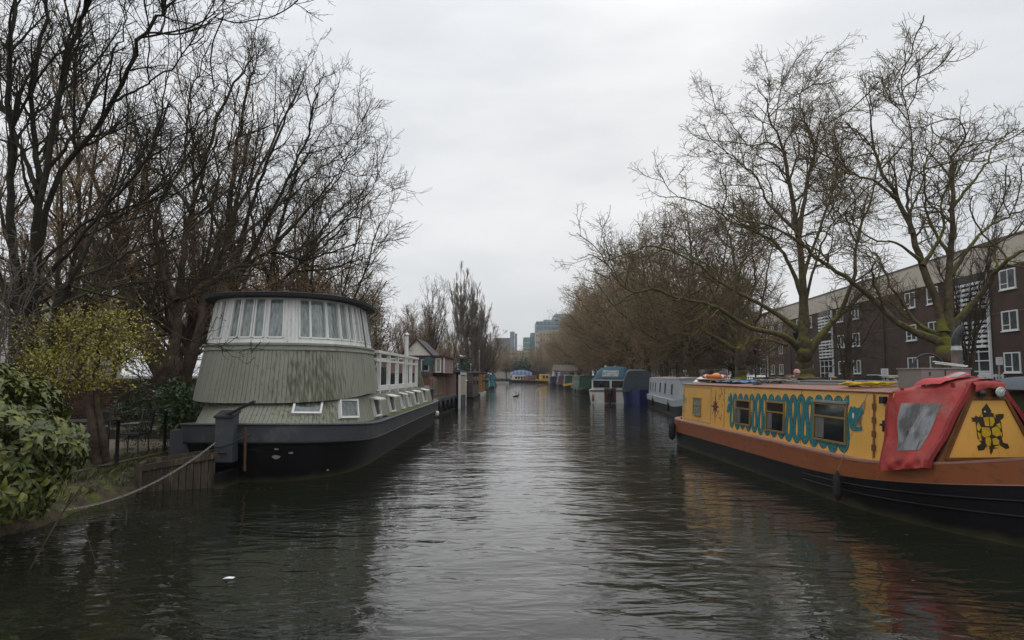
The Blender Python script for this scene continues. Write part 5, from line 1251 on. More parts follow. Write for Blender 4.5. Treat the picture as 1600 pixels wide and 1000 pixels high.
# background trees on the left, getting browner with distance
pr2 = []
WD = [dict(per_m=2.8, t0=.12, lo=1.2, hi=3.2, ang=(20, 50), n=6, wander=.15, up=.08, rfac=.5, tip=.014, k=4, shrink=.4),
      dict(per_m=4.6, t0=.1, lo=.5, hi=1.5, ang=(20, 60), n=4, wander=.2, up=.05, rfac=.6, tip=.009, k=3),
      dict(per_m=5.5, t0=.1, lo=.25, hi=.7, ang=(25, 60), n=3, wander=.2, up=.03, rfac=.6, tip=.007, k=3)]
for i in range(2):
    st, ls_ = rand_limbs((0, 0, 0), 11, 4.8, 10, rr, .26, fork=.25, upness=.65)
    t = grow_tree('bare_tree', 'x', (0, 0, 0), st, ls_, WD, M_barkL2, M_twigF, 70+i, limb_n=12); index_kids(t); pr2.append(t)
cnt_ = {}
spots = [(-12.5, 36, .9, 'behind the right end of the black tower roof'), (-12, 44, .85, None), (-11, 54, .75, None), (-14, 60, .9, None), (-18, 50, 1, None), (-10.5, 72, .8, None), (-13, 84, .9, None), (-9, 96, .75, None), (-15, 70, 1, None), (-8.5, 128, .85, None), (-7, 150, .9, None), (-6.5, 170, .9, None), (-12, 118, 1, None), (-14, 146, 1, None), (-8, 196, .95, None), (-6, 215, .9, None), (-22, 38, 1, None), (-17.5, 42, .9, None), (-17, 35, .95, None), (-13.2, 19.8, 1.08, None), (-11.6, 24.5, 1.15, None), (-8.8, 30, 1.0, None)]
for i, (x, y, s, lb_) in enumerate(sorted(spots, key=lambda q: q[1])):
    o = pr2[i % 2] if i < 2 else copy_tree(pr2[i % 2])
    o.location = (x, y, .34); o.scale = (s, s, s); o.rotation_euler = (0, 0, i*1.37)
    o['label'] = ('brown bare tree '+lb_) if lb_ else ('bare brown tree behind the left-bank houseboats' if y < 110 and x > -17 and y > 28 else 'bare tree among the distant left-bank woods' if y >= 110 else 'bare tree beyond the brick garden wall')
    cnt_[o['label']] = cnt_.get(o['label'], 0)+1; k_ = cnt_[o['label']]
    if not lb_: o['label'] = o['label'] + ', ' + ['nearest of them', 'second nearest', 'third nearest', 'fourth nearest', 'fifth nearest', 'sixth nearest', 'seventh nearest', 'eighth nearest', 'farthest of them', 'tenth'][k_-1]
    o['group'] = 'woodland trees on the left bank'
# round bare tree and the poplars
st, ls_ = rand_limbs((-9.4, 76, .35), 11.8, 4.6, 12, rr, .34, fork=.32, upness=.75)
grow_tree('round_tree', 'round-crowned bare grey tree standing over the white gable of the cottage', (-9.4, 76, .35), st, ls_, [{**WD[0], 'up': .14, 'wander': .10}, {**WD[1], 'per_m': 4, 'up': .1, 'wander': .12}, {**WD[2], 'per_m': 5}], M_barkL2, M_twigG, 80, limb_n=14)
def poplar(x, y, h, r, seed, label, grp='poplars on the left bank'):
    rg = random.Random(seed); b = Vector((x, y, .35)); ls_ = [([b+Vector((0, 0, h*.1)), b+Vector((.1, 0, h*.5)), b+Vector((0, 0, h))], .22, .02)]
    for i in range(44):
        az = rg.uniform(0, 6.28); z0 = h*rg.uniform(.08, .66); ln = h*rg.uniform(.2, .42)*(1-.3*z0/h); o = r*rg.uniform(.35, 1)*(1-.45*z0/h)
        a = b+Vector((0, 0, z0)); e = a+Vector((math.cos(az)*o, math.sin(az)*o, ln))
        ls_.append(([a, a+Vector((math.cos(az)*o*.65, math.sin(az)*o*.65, ln*.35)), e], .07, .015))
    grow_tree('poplar', label, (x, y, .35), [([b, b+Vector((0, 0, h*.06)), b+Vector((0, 0, h*.12))], .34, .25)], ls_,
        [dict(per_m=3.6, t0=.1, lo=.8, hi=2.2, ang=(8, 26), n=5, wander=.06, up=.22, rfac=.5, tip=.018, k=3, shrink=.4), dict(per_m=4.5, t0=.1, lo=.4, hi=1.1, ang=(10, 30), n=3, wander=.08, up=.18, rfac=.6, tip=.014, k=3)], M_twigG, M_twigG, seed, grp, limb_n=10, jitter=.03)
poplar(-7.9, 105, 18.4, 2.9, 91, 'tallest bare poplar, left one of the tight group by the canal')
poplar(-6.3, 106, 16.9, 2.5, 92, 'second tallest bare poplar, middle one of the tight group by the canal')
poplar(-4.9, 108, 14.2, 2.5, 93, 'shortest bare poplar, right one of the tight group by the canal')
st, ls_ = rand_limbs((-4.3, 112, .35), 10.2, 4.4, 12, rr, .30, fork=.2, upness=.75)
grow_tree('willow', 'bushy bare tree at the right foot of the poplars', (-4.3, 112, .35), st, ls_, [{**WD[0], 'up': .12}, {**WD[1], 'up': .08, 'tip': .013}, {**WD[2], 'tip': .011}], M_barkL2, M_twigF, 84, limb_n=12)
# evergreen mounds
def evergreen(name, label, c, rx, ry, rz, n, size, ca, cb, seed, matn, group=None):
    rng = np.random.default_rng(seed); t = thing(name, label, 'bush', (c[0], c[1], c[2]-rz*.8), group=group, world=True)
    d = nrm(rng.normal(size=(n, 3))); lump = 1+.18*np.sin(d[:, :1]*6+seed)+.14*np.sin(d[:, 2:]*9+d[:, 1:2]*5)
    r = rng.random((n, 1))**.35; p = np.array(c)+d*r*lump*np.array([rx, ry, rz]); p = p[p[:, 2] > c[2]-rz*.8]
    v, f = leaves_np(p, size, rng, .6); tag(link('foliage', mesh_np('foliage', v-ORG[t], [f]), leafmat(matn, ca, cb), t), kind='stuff')
    m = MB(); rg = random.Random(seed)
    for k in range(5): e = Vector(c)+Vector((rg.uniform(-.5, .5)*rx, rg.uniform(-.5, .5)*ry, rg.uniform(0, .5)*rz)); m.tube([Vector((c[0], c[1], c[2]-rz*.8)), (Vector((c[0], c[1], c[2]-rz*.6))+e)/2, e], [.06*rz, .04*rz, .015*rz], 5)
    m.build('stems', M_barkL2, t); return t
evergreen('ivy_bush', 'dark evergreen bush at the foot of the poplars behind the gull chimney', (-6.6, 92, 2.2), 1.6, 1.6, 2.1, 3500, .22, (.010, .022, .006), (.03, .05, .014), 5, 'evergreen_leaf')
evergreen('ivy_bush', 'low dark green bush beside the white shed roof of the pink-boarded houseboat', (-7.2, 64, 1.7), 1.5, 1.5, 1.4, 2500, .18, (.012, .03, .008), (.03, .06, .015), 6, 'evergreen_leaf')
evergreen('evergreen_tree', 'round dark evergreen right of the blue arched boat cover at the canal end', (3.5, 217, 3.6), 3.4, 3, 3.6, 3500, .5, (.010, .025, .008), (.03, .06, .016), 7, 'evergreen_leaf')
evergreen('evergreen_tree', 'dark green tree behind the white hut at the far end', (13.2, 150, 3.0), 3.0, 3, 2.6, 3000, .4, (.010, .025, .008), (.025, .045, .014), 8, 'evergreen_leaf')
evergreen('brown_bush', 'rust-brown bush below the dark gabled roof at the canal end', (8.0, 214, 2.6), 3.6, 2, 2.3, 3000, .4, (.05, .03, .02), (.09, .045, .025), 9, 'rust_leaf')
evergreen('ivy_bush', 'green shrub against the lower left side of the green houseboat', P(285, 640, 17.5), .75, .8, .75, 2600, .10, (.02, .05, .008), (.05, .10, .018), 10, 'green_shrub_leaf')
evergreen('ivy_bush', 'dark ivy mound in the wood right behind the black tower roof end', P(560, 520, 48), 1.8, 2, 3.0, 3500, .16, (.02, .022, .01), (.05, .045, .02), 15, 'olive_leaf')
# feathery dark green shrub on the terrace (drooping fronds)
def fronds(name, label, c, n, L, seed, mt, r=.5):
    rng = np.random.default_rng(seed); rg = random.Random(seed); t = thing(name, label, 'bush', c, world=True); V = []; F = []; o = 0; m = MB()
    for k in range(n):
        az = rg.uniform(0, 6.28); el = rg.uniform(.3, 1.3); a = Vector(c)+Vector((rg.uniform(-r, r)*.3, rg.uniform(-r, r)*.3, rg.uniform(0, 1.0)*L)); ln = L*rg.uniform(.5, 1)
        pts = [a+Vector((math.cos(az)*math.cos(el)*ln*q, math.sin(az)*math.cos(el)*ln*q, math.sin(el)*ln*q-ln*.7*q*q)) for q in np.linspace(0, 1, 7)]
        m.tube(pts, .006, 3)
        P_ = np.array(pts); x = rng.random(34)*6*.999; i = x.astype(int); f = (x-i)[:, None]; base = P_[i]*(1-f)+P_[i+1]*f; tn = nrm(P_[i+1]-P_[i]); d = nrm(tn*.6+perp(tn, rng)+np.array([0, 0, -.2]))
        s = perp(d, rng); l = ln*.22; V.append(np.stack([base, base+d*l*.5+s*.012, base+d*l, base+d*l*.5-s*.012], 1).reshape(-1, 3)); F.append(np.arange(34*4).reshape(-1, 4)+o); o += 34*4
    m.build('stems', M_barkL2, t); tag(link('foliage', mesh_np('foliage', np.concatenate(V)-ORG[t], [np.concatenate(F)]), mt, t), kind='stuff')
fronds('fern_shrub', 'feathery dark green shrub in front of the brick wall', P(215, 690, 15.2), 46, 1.05, 3, leafmat('fern_leaf', (.025, .042, .014), (.06, .085, .026)), .8)
# yellow-green small-leaved tree with two leaning trunks
YS = 12.2
st = [lim([(151, 722), (146, 680), (137, 632), (125, 580), (118, 545)], YS, 0, .105, .06), lim([(164, 720), (160, 680), (152, 632), (153, 560), (160, 520), (172, 440), (180, 380)], YS+.1, .2, .10, .03)]
lb2 = [lim([(118, 548), (95, 520), (70, 505)], YS, -.5, .04, .01), lim([(120, 550), (140, 520), (175, 515), (205, 540)], YS, -.6, .035, .01), lim([(125, 575), (150, 545), (190, 560), (212, 565)], YS, .3, .03, .01), lim([(118, 545), (110, 510), (120, 480)], YS, .4, .04, .01), lim([(130, 600), (95, 570), (60, 560)], YS, -.3, .03, .008)]
yt = grow_tree('yellow_leaved_tree', 'small tree with yellow-green leaves and two leaning trunks on the garden terrace', P(152, 724, YS), st, lb2, [dict(per_m=4, t0=.2, lo=.3, hi=.8, ang=(30, 70), n=5, wander=.2, up=.0, rfac=.5, tip=.004, k=4), dict(per_m=6, t0=.1, lo=.12, hi=.35, ang=(30, 70), n=3, wander=.25, up=0, rfac=.6, tip=.003, k=3)], M_barkL2, M_twigL, 99, jitter=.02)
rng = np.random.default_rng(5)
cl = []
for k in range(300):
    x = rng.uniform(15, 222); y = rng.uniform(474, 612); fx = (x-122)/104; fy = (y-545+14*math.sin(x*.07))/(60+10*math.sin(x*.11+1))
    if abs(fx)**2.6+abs(fy)**2.6 > 1.05 or rng.random() < .30: continue
    c = np.array(P(x, y, YS+rng.uniform(-1.0, 1.0))); cl.append(c+rng.normal(size=(int(rng.integers(25, 85)), 3))*np.array([.19, .17, .09]))
cl = np.concatenate(cl); v, f = leaves_np(cl, .048, rng, .6)
tag(link('foliage', mesh_np('foliage', v-ORG[yt], [f]), leafmat('yellow_green_leaf', (.08, .075, .009), (.34, .29, .028)), yt), kind='stuff')
# dead brown brush at the stump
bush_stems('brush', 'tangle of thin brown twigs around the stump of the four-stemmed tree', P(262, 640, 19.2), 34, 1.7, 1.6, .012, M_barkL2, M_twigL, [dict(per_m=3, t0=.1, lo=.25, hi=.8, ang=(15, 50), n=5, wander=.2, up=.05, rfac=.6, tip=.004, k=3), dict(per_m=4, t0=.1, lo=.1, hi=.4, ang=(20, 60), n=3, wander=.2, up=0, rfac=.6, tip=.003, k=3)], 111)
bush_stems('brush', 'thin bare shrub stems behind the yellow-leaved tree', P(90, 640, 14.8), 22, 2.2, 1.3, .02, M_barkL2, M_twigL, [dict(per_m=2.5, t0=.1, lo=.3, hi=.9, ang=(15, 50), n=5, wander=.2, up=.05, rfac=.6, tip=.004, k=3), dict(per_m=4, t0=.1, lo=.1, hi=.4, ang=(20, 60), n=3, wander=.2, up=0, rfac=.6, tip=.003, k=3)], 112)
bush_stems('brush', 'pale tangled twigs hanging in front of the corner tree at the left edge', P(-10, 600, 9.5), 16, 2.2, .9, .012, mat('pale_twig', (.11, .09, .075), .9, .3), mat('pale_twig', (.11, .09, .075)), [dict(per_m=3, t0=.1, lo=.3, hi=.9, ang=(25, 80), n=6, wander=.35, up=-.12, rfac=.6, tip=.004, k=3), dict(per_m=3, t0=.1, lo=.1, hi=.4, ang=(30, 70), n=3, wander=.3, up=-.1, rfac=.6, tip=.003, k=3)], 113)
# ---- laurel bush: every leaf a bent blade
lau = thing('laurel_bush', 'large glossy laurel bush overhanging the water at the left edge', 'bush', (-6.5, 7.9, .3), world=True)
def leafblade():
    m = MB(); rows = []
    for q, wv, z in ((0, .004, 0), (.18, .021, .006), (.42, .031, .008), (.7, .024, -.004), (1.0, .002, -.035)):
        rows.append([(q*.15, -wv, z+.010*(wv/.03)), (q*.15, 0, z), (q*.15, wv, z+.010*(wv/.03))])
    m.loft(rows, smooth=True); return m
lbm = leafblade(); lv = np.array(lbm.v); lf = np.array(lbm.f)
lme = bpy.data.meshes.new('leaf'); lme.from_pydata(lbm.v, [], lbm.f); lme.polygons.foreach_set('use_smooth', [True]*len(lbm.f)); lme.update()
M_laurel = leafmat('laurel_leaf', (.026, .045, .007), (.14, .15, .02), .46); lme.materials.append(M_laurel)
rng = np.random.default_rng(17); fr = []
C0 = np.array([-6.72, 8.15, 1.08]); Rr = np.array([1.42, 1.45, 1.0])
def lump(d): return 1+.06*math.sin(d[0]*5+1)+.05*math.sin(d[2]*8+d[1]*4)+.05*math.sin(d[0]*13+d[2]*11)
for k in range(1500):
    d = rng.normal(size=3); d /= np.linalg.norm(d)
    if d[2] < -.75: continue
    rr_ = (1 if k % 3 else rng.uniform(.62, .95))*lump(d); c = C0+d*rr_*Rr
    if c[2] < .12: continue
    up = d*.9+np.array([0, 0, .45]); up /= np.linalg.norm(up)
    nl = rng.integers(5, 9); ph = rng.uniform(0, 6.28)
    a = np.cross(up, [0.3, .1, 1]); a /= np.linalg.norm(a); b = np.cross(up, a)
    for j in range(nl):
        an = ph+j*2.4; el = rng.uniform(-.35, .75); dr = (a*math.cos(an)+b*math.sin(an))*math.cos(el)+up*math.sin(el)+np.array([0, 0, -.22]); dr /= np.linalg.norm(dr)
        zz = up+rng.normal(size=3)*.25; zz -= dr*zz.dot(dr); zz /= np.linalg.norm(zz); yy = np.cross(zz, dr)
        s = rng.uniform(.62, 1.08); pos = c+dr*.012-up*rng.uniform(0, .07)
        fr.append((np.linalg.norm(pos-np.array([0, 0, 2])), pos, np.stack([dr, yy, zz], 1)*s))
# show largest: nearest leaves that lie inside the frame
def vis(f):
    p = f[1]; return -0.78 < p[0]/p[1] < -.55
nearest = sorted([f for f in fr if vis(f)], key=lambda f: f[0])[:290]; ids = set(id(f) for f in nearest)
for f in nearest:
    o = bpy.data.objects.new('leaf', lme); COL.objects.link(o); o.parent = lau
    Mx = Matrix(f[2].tolist()).to_4x4(); Mx.translation = Vector(f[1])-Vector(lau.location); o.matrix_basis = Mx
rest = [f for f in fr if id(f) not in ids]
V = np.concatenate([lv@f[2].T+f[1] for f in rest])-ORG[lau]; F = (lf[None]+(np.arange(len(rest))*len(lv))[:, None, None]).reshape(-1, 4)
tag(link('foliage', mesh_np('foliage', V, [F], True), M_laurel, lau), kind='stuff')
m = MB(); rg = random.Random(9)
for k in range(26):
    e = Vector(C0)+Vector((rg.uniform(-1, 1)*1.25, rg.uniform(-1, 1)*1.2, rg.uniform(-.3, .8))); a = Vector((-7.1+rg.uniform(-.4, .4), 7.9+rg.uniform(-.8, .8), .3)); m.tube([a, a.lerp(e, .5)+Vector((0, 0, .15)), e], [.03, .02, .008], 5)
m.tube([P(128, 760, 7.6), P(98, 800, 7.5), P(66, 855, 7.4), P(38, 905, 7.2)], [.012, .010, .008, .005], 5)
m.tube([P(60, 700, 7.3), P(92, 740, 7.2), P(120, 790, 7.2), P(140, 850, 7.1), P(150, 880, 7.05)], .005, 4)
m.tube([P(190, 770, 9.2), P(198, 800, 9.0), P(196, 822, 8.9)], .005, 4)
m.build('stems', M_barkL2, lau)
tag(tufts('grass_tufts', np.concatenate(gp), .11, leafmat('grass_blade', (.03, .035, .008), (.10, .11, .025)), 5), kind='stuff')
# fallen leaves on the terrace
rg_ = np.random.default_rng(8); lp = np.stack([rg_.uniform(-12.4, -7.4, 900), rg_.uniform(9, 21, 900), np.full(900, .392)], 1); v, f = leaves_np(lp, .07, rg_, .7); v[:, 2] = .389+.35*(v[:, 2]-.389).clip(0, .03)
tag(link('fallen_leaves', mesh_np('fallen_leaves', v, [f]), leafmat('dead_leaf', (.04, .022, .01), (.12, .07, .03))), kind='stuff')
rg_ = np.random.default_rng(19); lp = np.stack([np.concatenate([rg_.uniform(-6.3, 6, 90), rg_.uniform(-6.4, -4.2, 120)]), np.concatenate([rg_.uniform(4.5, 26, 90), rg_.uniform(8, 13, 120)]), np.full(210, .006)], 1); v, f = leaves_np(lp, .045, rg_, .7); v[:, 2] = .004+.12*abs(v[:, 2]-.006)
tag(link('floating_leaves', mesh_np('floating_leaves', v, [f]), leafmat('dead_leaf', (.04, .022, .01), (.12, .07, .03))), kind='stuff')
# ---- terrace details
kb = MB(); kb.box(-7.40, -7.27, 8.6, 20, .26, .40); kb.build('terrace_kerb', M_timber, None, 'long mossy timber beam edging the garden terrace above the muddy bank', 'beam')
MB().box(-12.5, -7.9, 11.0, 22, .345, .385).build('terrace', M_paving, kind='structure')
MB().box(-12.6, -7.5, 17.6, 17.75, .38, .62).build('garden_step', M_timber, None, 'low timber sleeper across the back of the garden terrace', 'sleeper')
for i, (x, y, h, lb_) in enumerate(((-7.20, 12.6, .86, 'black iron post on the terrace edge nearest the laurel bush'), (-7.32, 14.55, .92, 'black iron post on the terrace edge nearest the green houseboat'))):
    m = MB(); m.lathe((x, y, .36), [(.035, 0), (.032, h-.05), (.045, h-.05), (.045, h-.01), (.02, h+.02), (0, h+.02)], 8); m.build('iron_post', M_iron, None, lb_, 'post', 'iron posts along the terrace edge')
# garden table and chairs
def G(x, y, Y): return P(x, y, Y)
gt = thing('garden_table', 'black garden table behind the leaning trunks', 'table', (-8.75, 13.9, .39))
m = MB(); m.box(-.75, .55, -.4, .4, .68, .71); m.build('table_top', M_iron, gt, bevel=.004)
for sx in (-.6, .45):
    for sy in (-.3, .3): MB().tube([(sx, sy, 0), (sx+(-.05 if sx < 0 else .05)*0, sy, .68)], .018, 6).build('leg', M_iron, gt)
def garden_chair(loc, rz, lb_):
    t = thing('garden_chair', lb_, 'chair', loc, rz, 'black garden chairs on the terrace')
    m = MB(); m.box(-.24, .24, -.24, .24, .40, .425); m.build('seat', M_iron, t)
    for sx in (-1, 1):
        for sy in (-1, 1): MB().tube([(sx*.22, sy*.22, 0), (sx*.2, sy*.2, .41)], .014, 5).build('leg', M_iron, t)
        MB().tube([(sx*.25, .22, .41), (sx*.25, .20, .62), (sx*.26, -.24, .64)], .014, 5).build('armrest', mat('light_iron', (.22, .22, .24), .45), t)
    m = MB()
    for q in np.linspace(-.2, .2, 6): m.tube([(q, -.24, .42), (q, -.30, .88)], .010, 4)
    m.tube([(-.24, -.24, .42), (-.24, -.31, .90), (.24, -.31, .90), (.24, -.24, .42)], .014, 5); m.build('backrest', M_iron, t)
garden_chair((-8.15, 13.3, .39), 2.4, 'black garden chair nearest the iron post by the chain')
garden_chair((-7.85, 14.3, .39), 1.6, 'black garden chair at the houseboat end of the garden table')
garden_chair((-9.4, 13.3, .39), .4, 'black garden chair left of the leaning trunks')
MB().add(*(lambda m: (m.v, m.f))(MB().lathe((-9.35, 12.9, .40), [(.07, 0), (.09, .12), (.085, .13), (0, .12)], 10))).build('lime_pot', mat('lime_plastic', (.22, .42, .03), .5), None, 'small lime green pot below the leaning trunks', 'pot')
# brick garden wall: real bricks in courses
bw = thing('garden_wall', 'long brown brick garden wall behind the terrace', 'wall', (-13, 20, .34), world=True)
MB().box(-13.22, -13.02, 9, 34, .30, 1.84).build('mortar_core', mat('old_mortar', (.08, .065, .05), .95, .3, 5), bw)
MB().box(-13.26, -12.97, 9, 34, 1.845, 1.90).build('coping', mat('coping_stone', (.13, .10, .08), .9, .3, 4), bw)
bl = []
for c in range(19):
    z = .36+c*.078; y = 12.2+(.113 if c % 2 else 0)
    while y < 29: bl.append((y, z)); y += .228
bme = MB().box(-.03, .012, -.107, .107, -.033, .033)
bricks = [bpy.data.meshes.new('brick') for _ in range(4)]
for i, b in enumerate(bricks):
    b.from_pydata(bme.v, [], bme.f); b.update(); col = [(.13, .062, .038), (.10, .05, .035), (.16, .08, .05), (.085, .05, .04)][i]; b.materials.append(mat('brick_%s' % ['red', 'brown', 'light', 'dark'][i], col, .9, .35, 9, bump=.003))
cnt = 0; rg = random.Random(8); order = sorted(bl, key=lambda q: abs(q[0]-19.5) + (0 if q[1] > .9 else 3)); keep = set(order[:290]); V = []; F = []
bv = np.array(bme.v); bf = np.array(bme.f); stuffc = [[], [], [], []]
for q in bl:
    if q in keep:
        o = bpy.data.objects.new('brick', bricks[rg.randrange(4)]); COL.objects.link(o); o.parent = bw; o.location = (-13.0+.0+rg.uniform(-.003, .004)+13-.0-.0, q[0]-20, q[1]-.34); o.location.x = -0.015+rg.uniform(-.003, .004)
    else: stuffc[rg.randrange(4)].append(np.array([-13.015+rg.uniform(-.003, .004), q[0], q[1]]))
for i in range(4):
    c = np.array(stuffc[i]); V = (bv[None]+c[:, None]).reshape(-1, 3)-ORG[bw]; F = (bf[None]+(np.arange(len(c))*8)[:, None, None]).reshape(-1, 4)
    tag(link('brickwork', mesh_np('brickwork', V, [F]), bricks[i].materials[0], bw), kind='stuff')
# white stucco villas behind the wall
for i, (y0, y1, h, lb_) in enumerate(((12, 26, 5.9, 'white stucco villa glimpsed through branches behind the brick wall'), (28, 42, 6.4, 'white stucco villa glimpsed just left of the green window tower'))):
    t = thing('villa', lb_, 'house', (-24, (y0+y1)/2, .3), world=True, group=None)
    MB().box(-34, -24, y0, y1, .3, h).build('wall', M_offwhite, t)
    MB().box(-34.3, -23.75, y0-.2, y1+.2, h+.003, h+.25).build('cornice', M_offwhite, t)
    MB().box(-24.0+.003, -23.9, y0, y1, 2.6, 2.8).build('string_course', M_offwhite, t)
    for k in range(4):
        for z0 in (.9, 3.3):
            yy = y0+1.5+k*2.8; f = MB(); f.box(-23.997, -23.93, yy, yy+1.1, z0, z0+.07); f.box(-23.997, -23.93, yy, yy+1.1, z0+1.5, z0+1.57); f.box(-23.997, -23.93, yy, yy+.07, z0+.07, z0+1.5); f.box(-23.997, -23.93, yy+1.03, yy+1.1, z0+.07, z0+1.5); w_ = f.build('window', M_upvc, t)
            MB().box(-23.997, -23.97, yy+.07, yy+1.03, z0+.07, z0+1.5).build('pane', M_glassb, w_)
MB().tube([(-12.9, 22.3, 1.9), (-12.9, 22.3, 3.2)], .03, 6).build('wall_post', M_iron, None, 'thin black post rising from the brick garden wall', 'post')
# ---------------------------------------------------------------- right bank flats
fb = thing('apartment_block', 'long three-storey dark brick apartment block with white parapet behind the towpath trees', 'building', (31, 42, 1.1), math.atan2(1, .079))
M_brick = brickmat('dark_brick', (.050, .027, .018), (.068, .036, .023), (.05, .038, .03))
M_paraW = mat('parapet_cream', (.52, .47, .39), .85, .15, 1, wear=(.3, .27, .23), wscale=.5, wthr=(.55, .8))
X0, X1, ZT = -16, 84, 7.75
MB().box(X0, X1, -11, 0, 0, ZT).build('wall', M_brick, fb)
MB().box(X0-.05, X1+.02, -11.05, .10, ZT+.003, ZT+1.75).build('parapet', M_paraW, fb)
MB().box(X0-.08, X1+.04, -11.1, .16, ZT+1.753, ZT+1.87).build('coping', mat('coping_dark', (.16, .13, .11), .8), fb)
MB().box(X0, X1, .003, .05, ZT+.60, ZT+.72).build('parapet_joint', mat('coping_dark', (.16, .13, .11)), fb) if False else None
MB().box(X0, X1, .002, .025, 4.86, 4.94).build('string_course', mat('string_stone', (.12, .08, .06), .85), fb)
def wmesh(wd, ht, mull):
    f = MB(); a, d = .075, .07
    f.box(0, wd, -.02, d, 0, a); f.box(0, wd, -.02, d, ht-a, ht); f.box(0, a, -.02, d, a, ht-a); f.box(wd-a, wd, -.02, d, a, ht-a)
    for q in mull: f.box(q-.03, q+.03, -.02, d-.01, a, ht-a)
    f.box(mull[0]+.03, wd-a, -.02, d-.012, ht*.27, ht*.27+.05)
    f.box(-.06, wd+.06, -.02, d+.05, -.07, -.002)
    return f
wm = wmesh(1.55, 1.25, [.78]); wme = bpy.data.meshes.new('window'); wme.from_pydata(wm.v, [], wm.f); wme.materials.append(M_upvc)
gm = MB().box(.07, 1.48, .0, .018, .07, 1.18); gme = bpy.data.meshes.new('pane'); gme.from_pydata(gm.v, [], gm.f); gme.materials.append(M_glassb)
towers = [4.2, 30.5, 53.5, 77]
ww_ = []
for tx in towers:
    for dx in (-8.2, -4.6, 4.2, 7.6): ww_.append(tx+dx)
ww_ += [-8.3, -4.0+ .2-.0-4.0*0]
ww_ = sorted(set(ww_))
for x in ww_:
    if any(abs(x+.7-t_) < 2.6 for t_ in towers): continue
    for z in (1.15, 3.75, 6.35):
        o = link('window', wme, None, fb); o.location = (x, .003, z-.05)
        g = link('pane', gme, None, o)
sl_m = MB().box(-1.55, 1.75, 0, .16, 0, .17); slm = bpy.data.meshes.new('louvre'); slm.from_pydata(sl_m.v, [], sl_m.f); slm.materials.append(M_upvc)
for tx in towers:
    MB().box(tx-1.9, tx+2.0, .003, .04, .02, ZT-.02).build('stair_recess', mat('stair_dark_glass', (.03, .035, .038), .15, .5, 3, spec=.8), fb)
    for (za, n) in ((5.35, 6), (2.75, 6)):
        for k in range(n): o = link('louvre', slm, None, fb); o.location = (tx, .06, za+.33*k)
        for q in (-1.0, .1, 1.1): MB().box(tx+q, tx+q+.14, .05, .10, za, za+.33*(n-1)+.16).build('louvre_post', M_upvc, fb)
    MB().box(tx-1.9, tx-1.78, .05, .2, .02, ZT-.1).build('downpipe', M_upvc, fb)
    m = MB()
    for z in (1.15, 1.85, 2.45): m.box(tx-1.7, tx+1.9, .045, .11, z, z+.07)
    for q in (-1.7, -.5, .7, 1.83): m.box(tx+q, tx+q+.07, .045, .10, .05, 2.6)
    m.build('entrance_frame', M_upvc, fb)
    MB().box(tx-1.6, tx-.5, .05, .14, .02, 1.12).build('door', M_upvc, fb)
MB().box(X1, X1+12, -4, 5.2, 0, ZT+.9).build('end_wing', M_brick, fb); MB().box(X1-.05, X1+12.1, -4.1, 5.3, ZT+.903, ZT+1.5).build('wing_parapet', M_paraW, fb)
# signs and street furniture by the road
def signb(x, y, Y, w_, h_, col, label, marks=3, mc=(.25, .05, .12)):
    p = P(x, y, Y); t = thing('sign', label, 'sign', (p.x, p.y, 1.0))
    MB().box(-.03, .03, .0, .06, 0, p.z-1+h_/2).build('pole', M_steel, t); MB().box(-w_/2, w_/2, -.03, -.003, p.z-1-h_/2, p.z-1+h_/2).build('board', M_upvc, t)
    m = MB()
    for i in range(marks): z = p.z-1+h_/2-.08-h_*.25*i; m.box(-w_*.38, w_*.38-(.1*w_ if i == marks-1 else 0), -.036, -.031, z-.045*h_*1.3, z)
    m.build('lettering', mat('sign_text', mc, .6), t)
signb(1561, 564, 38, .36, .42, 1, 'white notice board with small purple lines beside the white entrance gate', 3, (.16, .12, .2))
signb(1382, 581, 40, .42, .38, 1, 'small white notice board by the wall left of the grey locker', 3, (.3, .3, .3))
signb(1071, 580, 60, .42, .22, 1, 'small white sign on a pole near the stern of the yellow narrowboat', 1, (.2, .2, .2))
g = thing('gate', 'white slatted gate beside the notice board', 'gate', (P(1548, 580, 40).x, 40, 1.05))
for i in range(8): MB().box(-.7+i*.19, -.7+i*.19+.10, 0, .03, .05, 1.05).build('slat', M_upvc, g)
MB().box(-.75, .8, .035, .07, .9, .98).build('rail', M_upvc, g); MB().box(-.75, .8, .035, .07, .2, .28).build('rail', M_upvc, g)
# railings along the towpath
rl_ = thing('railing', 'black iron railings between the towpath and the road', 'railing', (16.9, 80, .65), world=True)
pm_ = MB().box(-.02, .02, -.02, .02, 0, 1.28); pme = bpy.data.meshes.new('post'); pme.from_pydata(pm_.v, [], pm_.f); pme.materials.append(M_iron)
m = MB(); m.box(16.88, 16.92, 24, 130, .78, .82); m.build('rail', M_iron, rl_); m = MB(); m.box(16.88, 16.92, 24, 130, 1.86, 1.90); m.build('rail', M_iron, rl_)
for i in range(180):
    y = 24+i*.5; o = bpy.data.objects.new('bar', pme); COL.objects.link(o); o.parent = rl_; o.location = (0, y-80, 0)
def lamp(x, y, h, label):
    t = thing('street_lamp', label, 'lamp', (x, y, 1.0)); MB().tube([(0, 0, 0), (0, 0, 1.2)], .07, 8).build('base', M_iron, t); MB().tube([(0, 0, 1.2), (0, 0, h)], .045, 8).build('pole', M_iron, t)
    m = MB(); m.lathe((0, 0, h), [(.04, 0), (.10, .08), (.16, .30), (.18, .32), (.06, .46), (0, .48)], 8); m.build('lantern', M_iron, t)
lamp(15.6, 37.5, 3.0, 'black lamp post left of the big plane trunk'); lamp(18.5, 52, 2.6, 'black lamp post right of the tree above the orange lifebuoy'); lamp(24.5, 66, 6.5, 'tall thin dark lamp post in front of the far end wing')
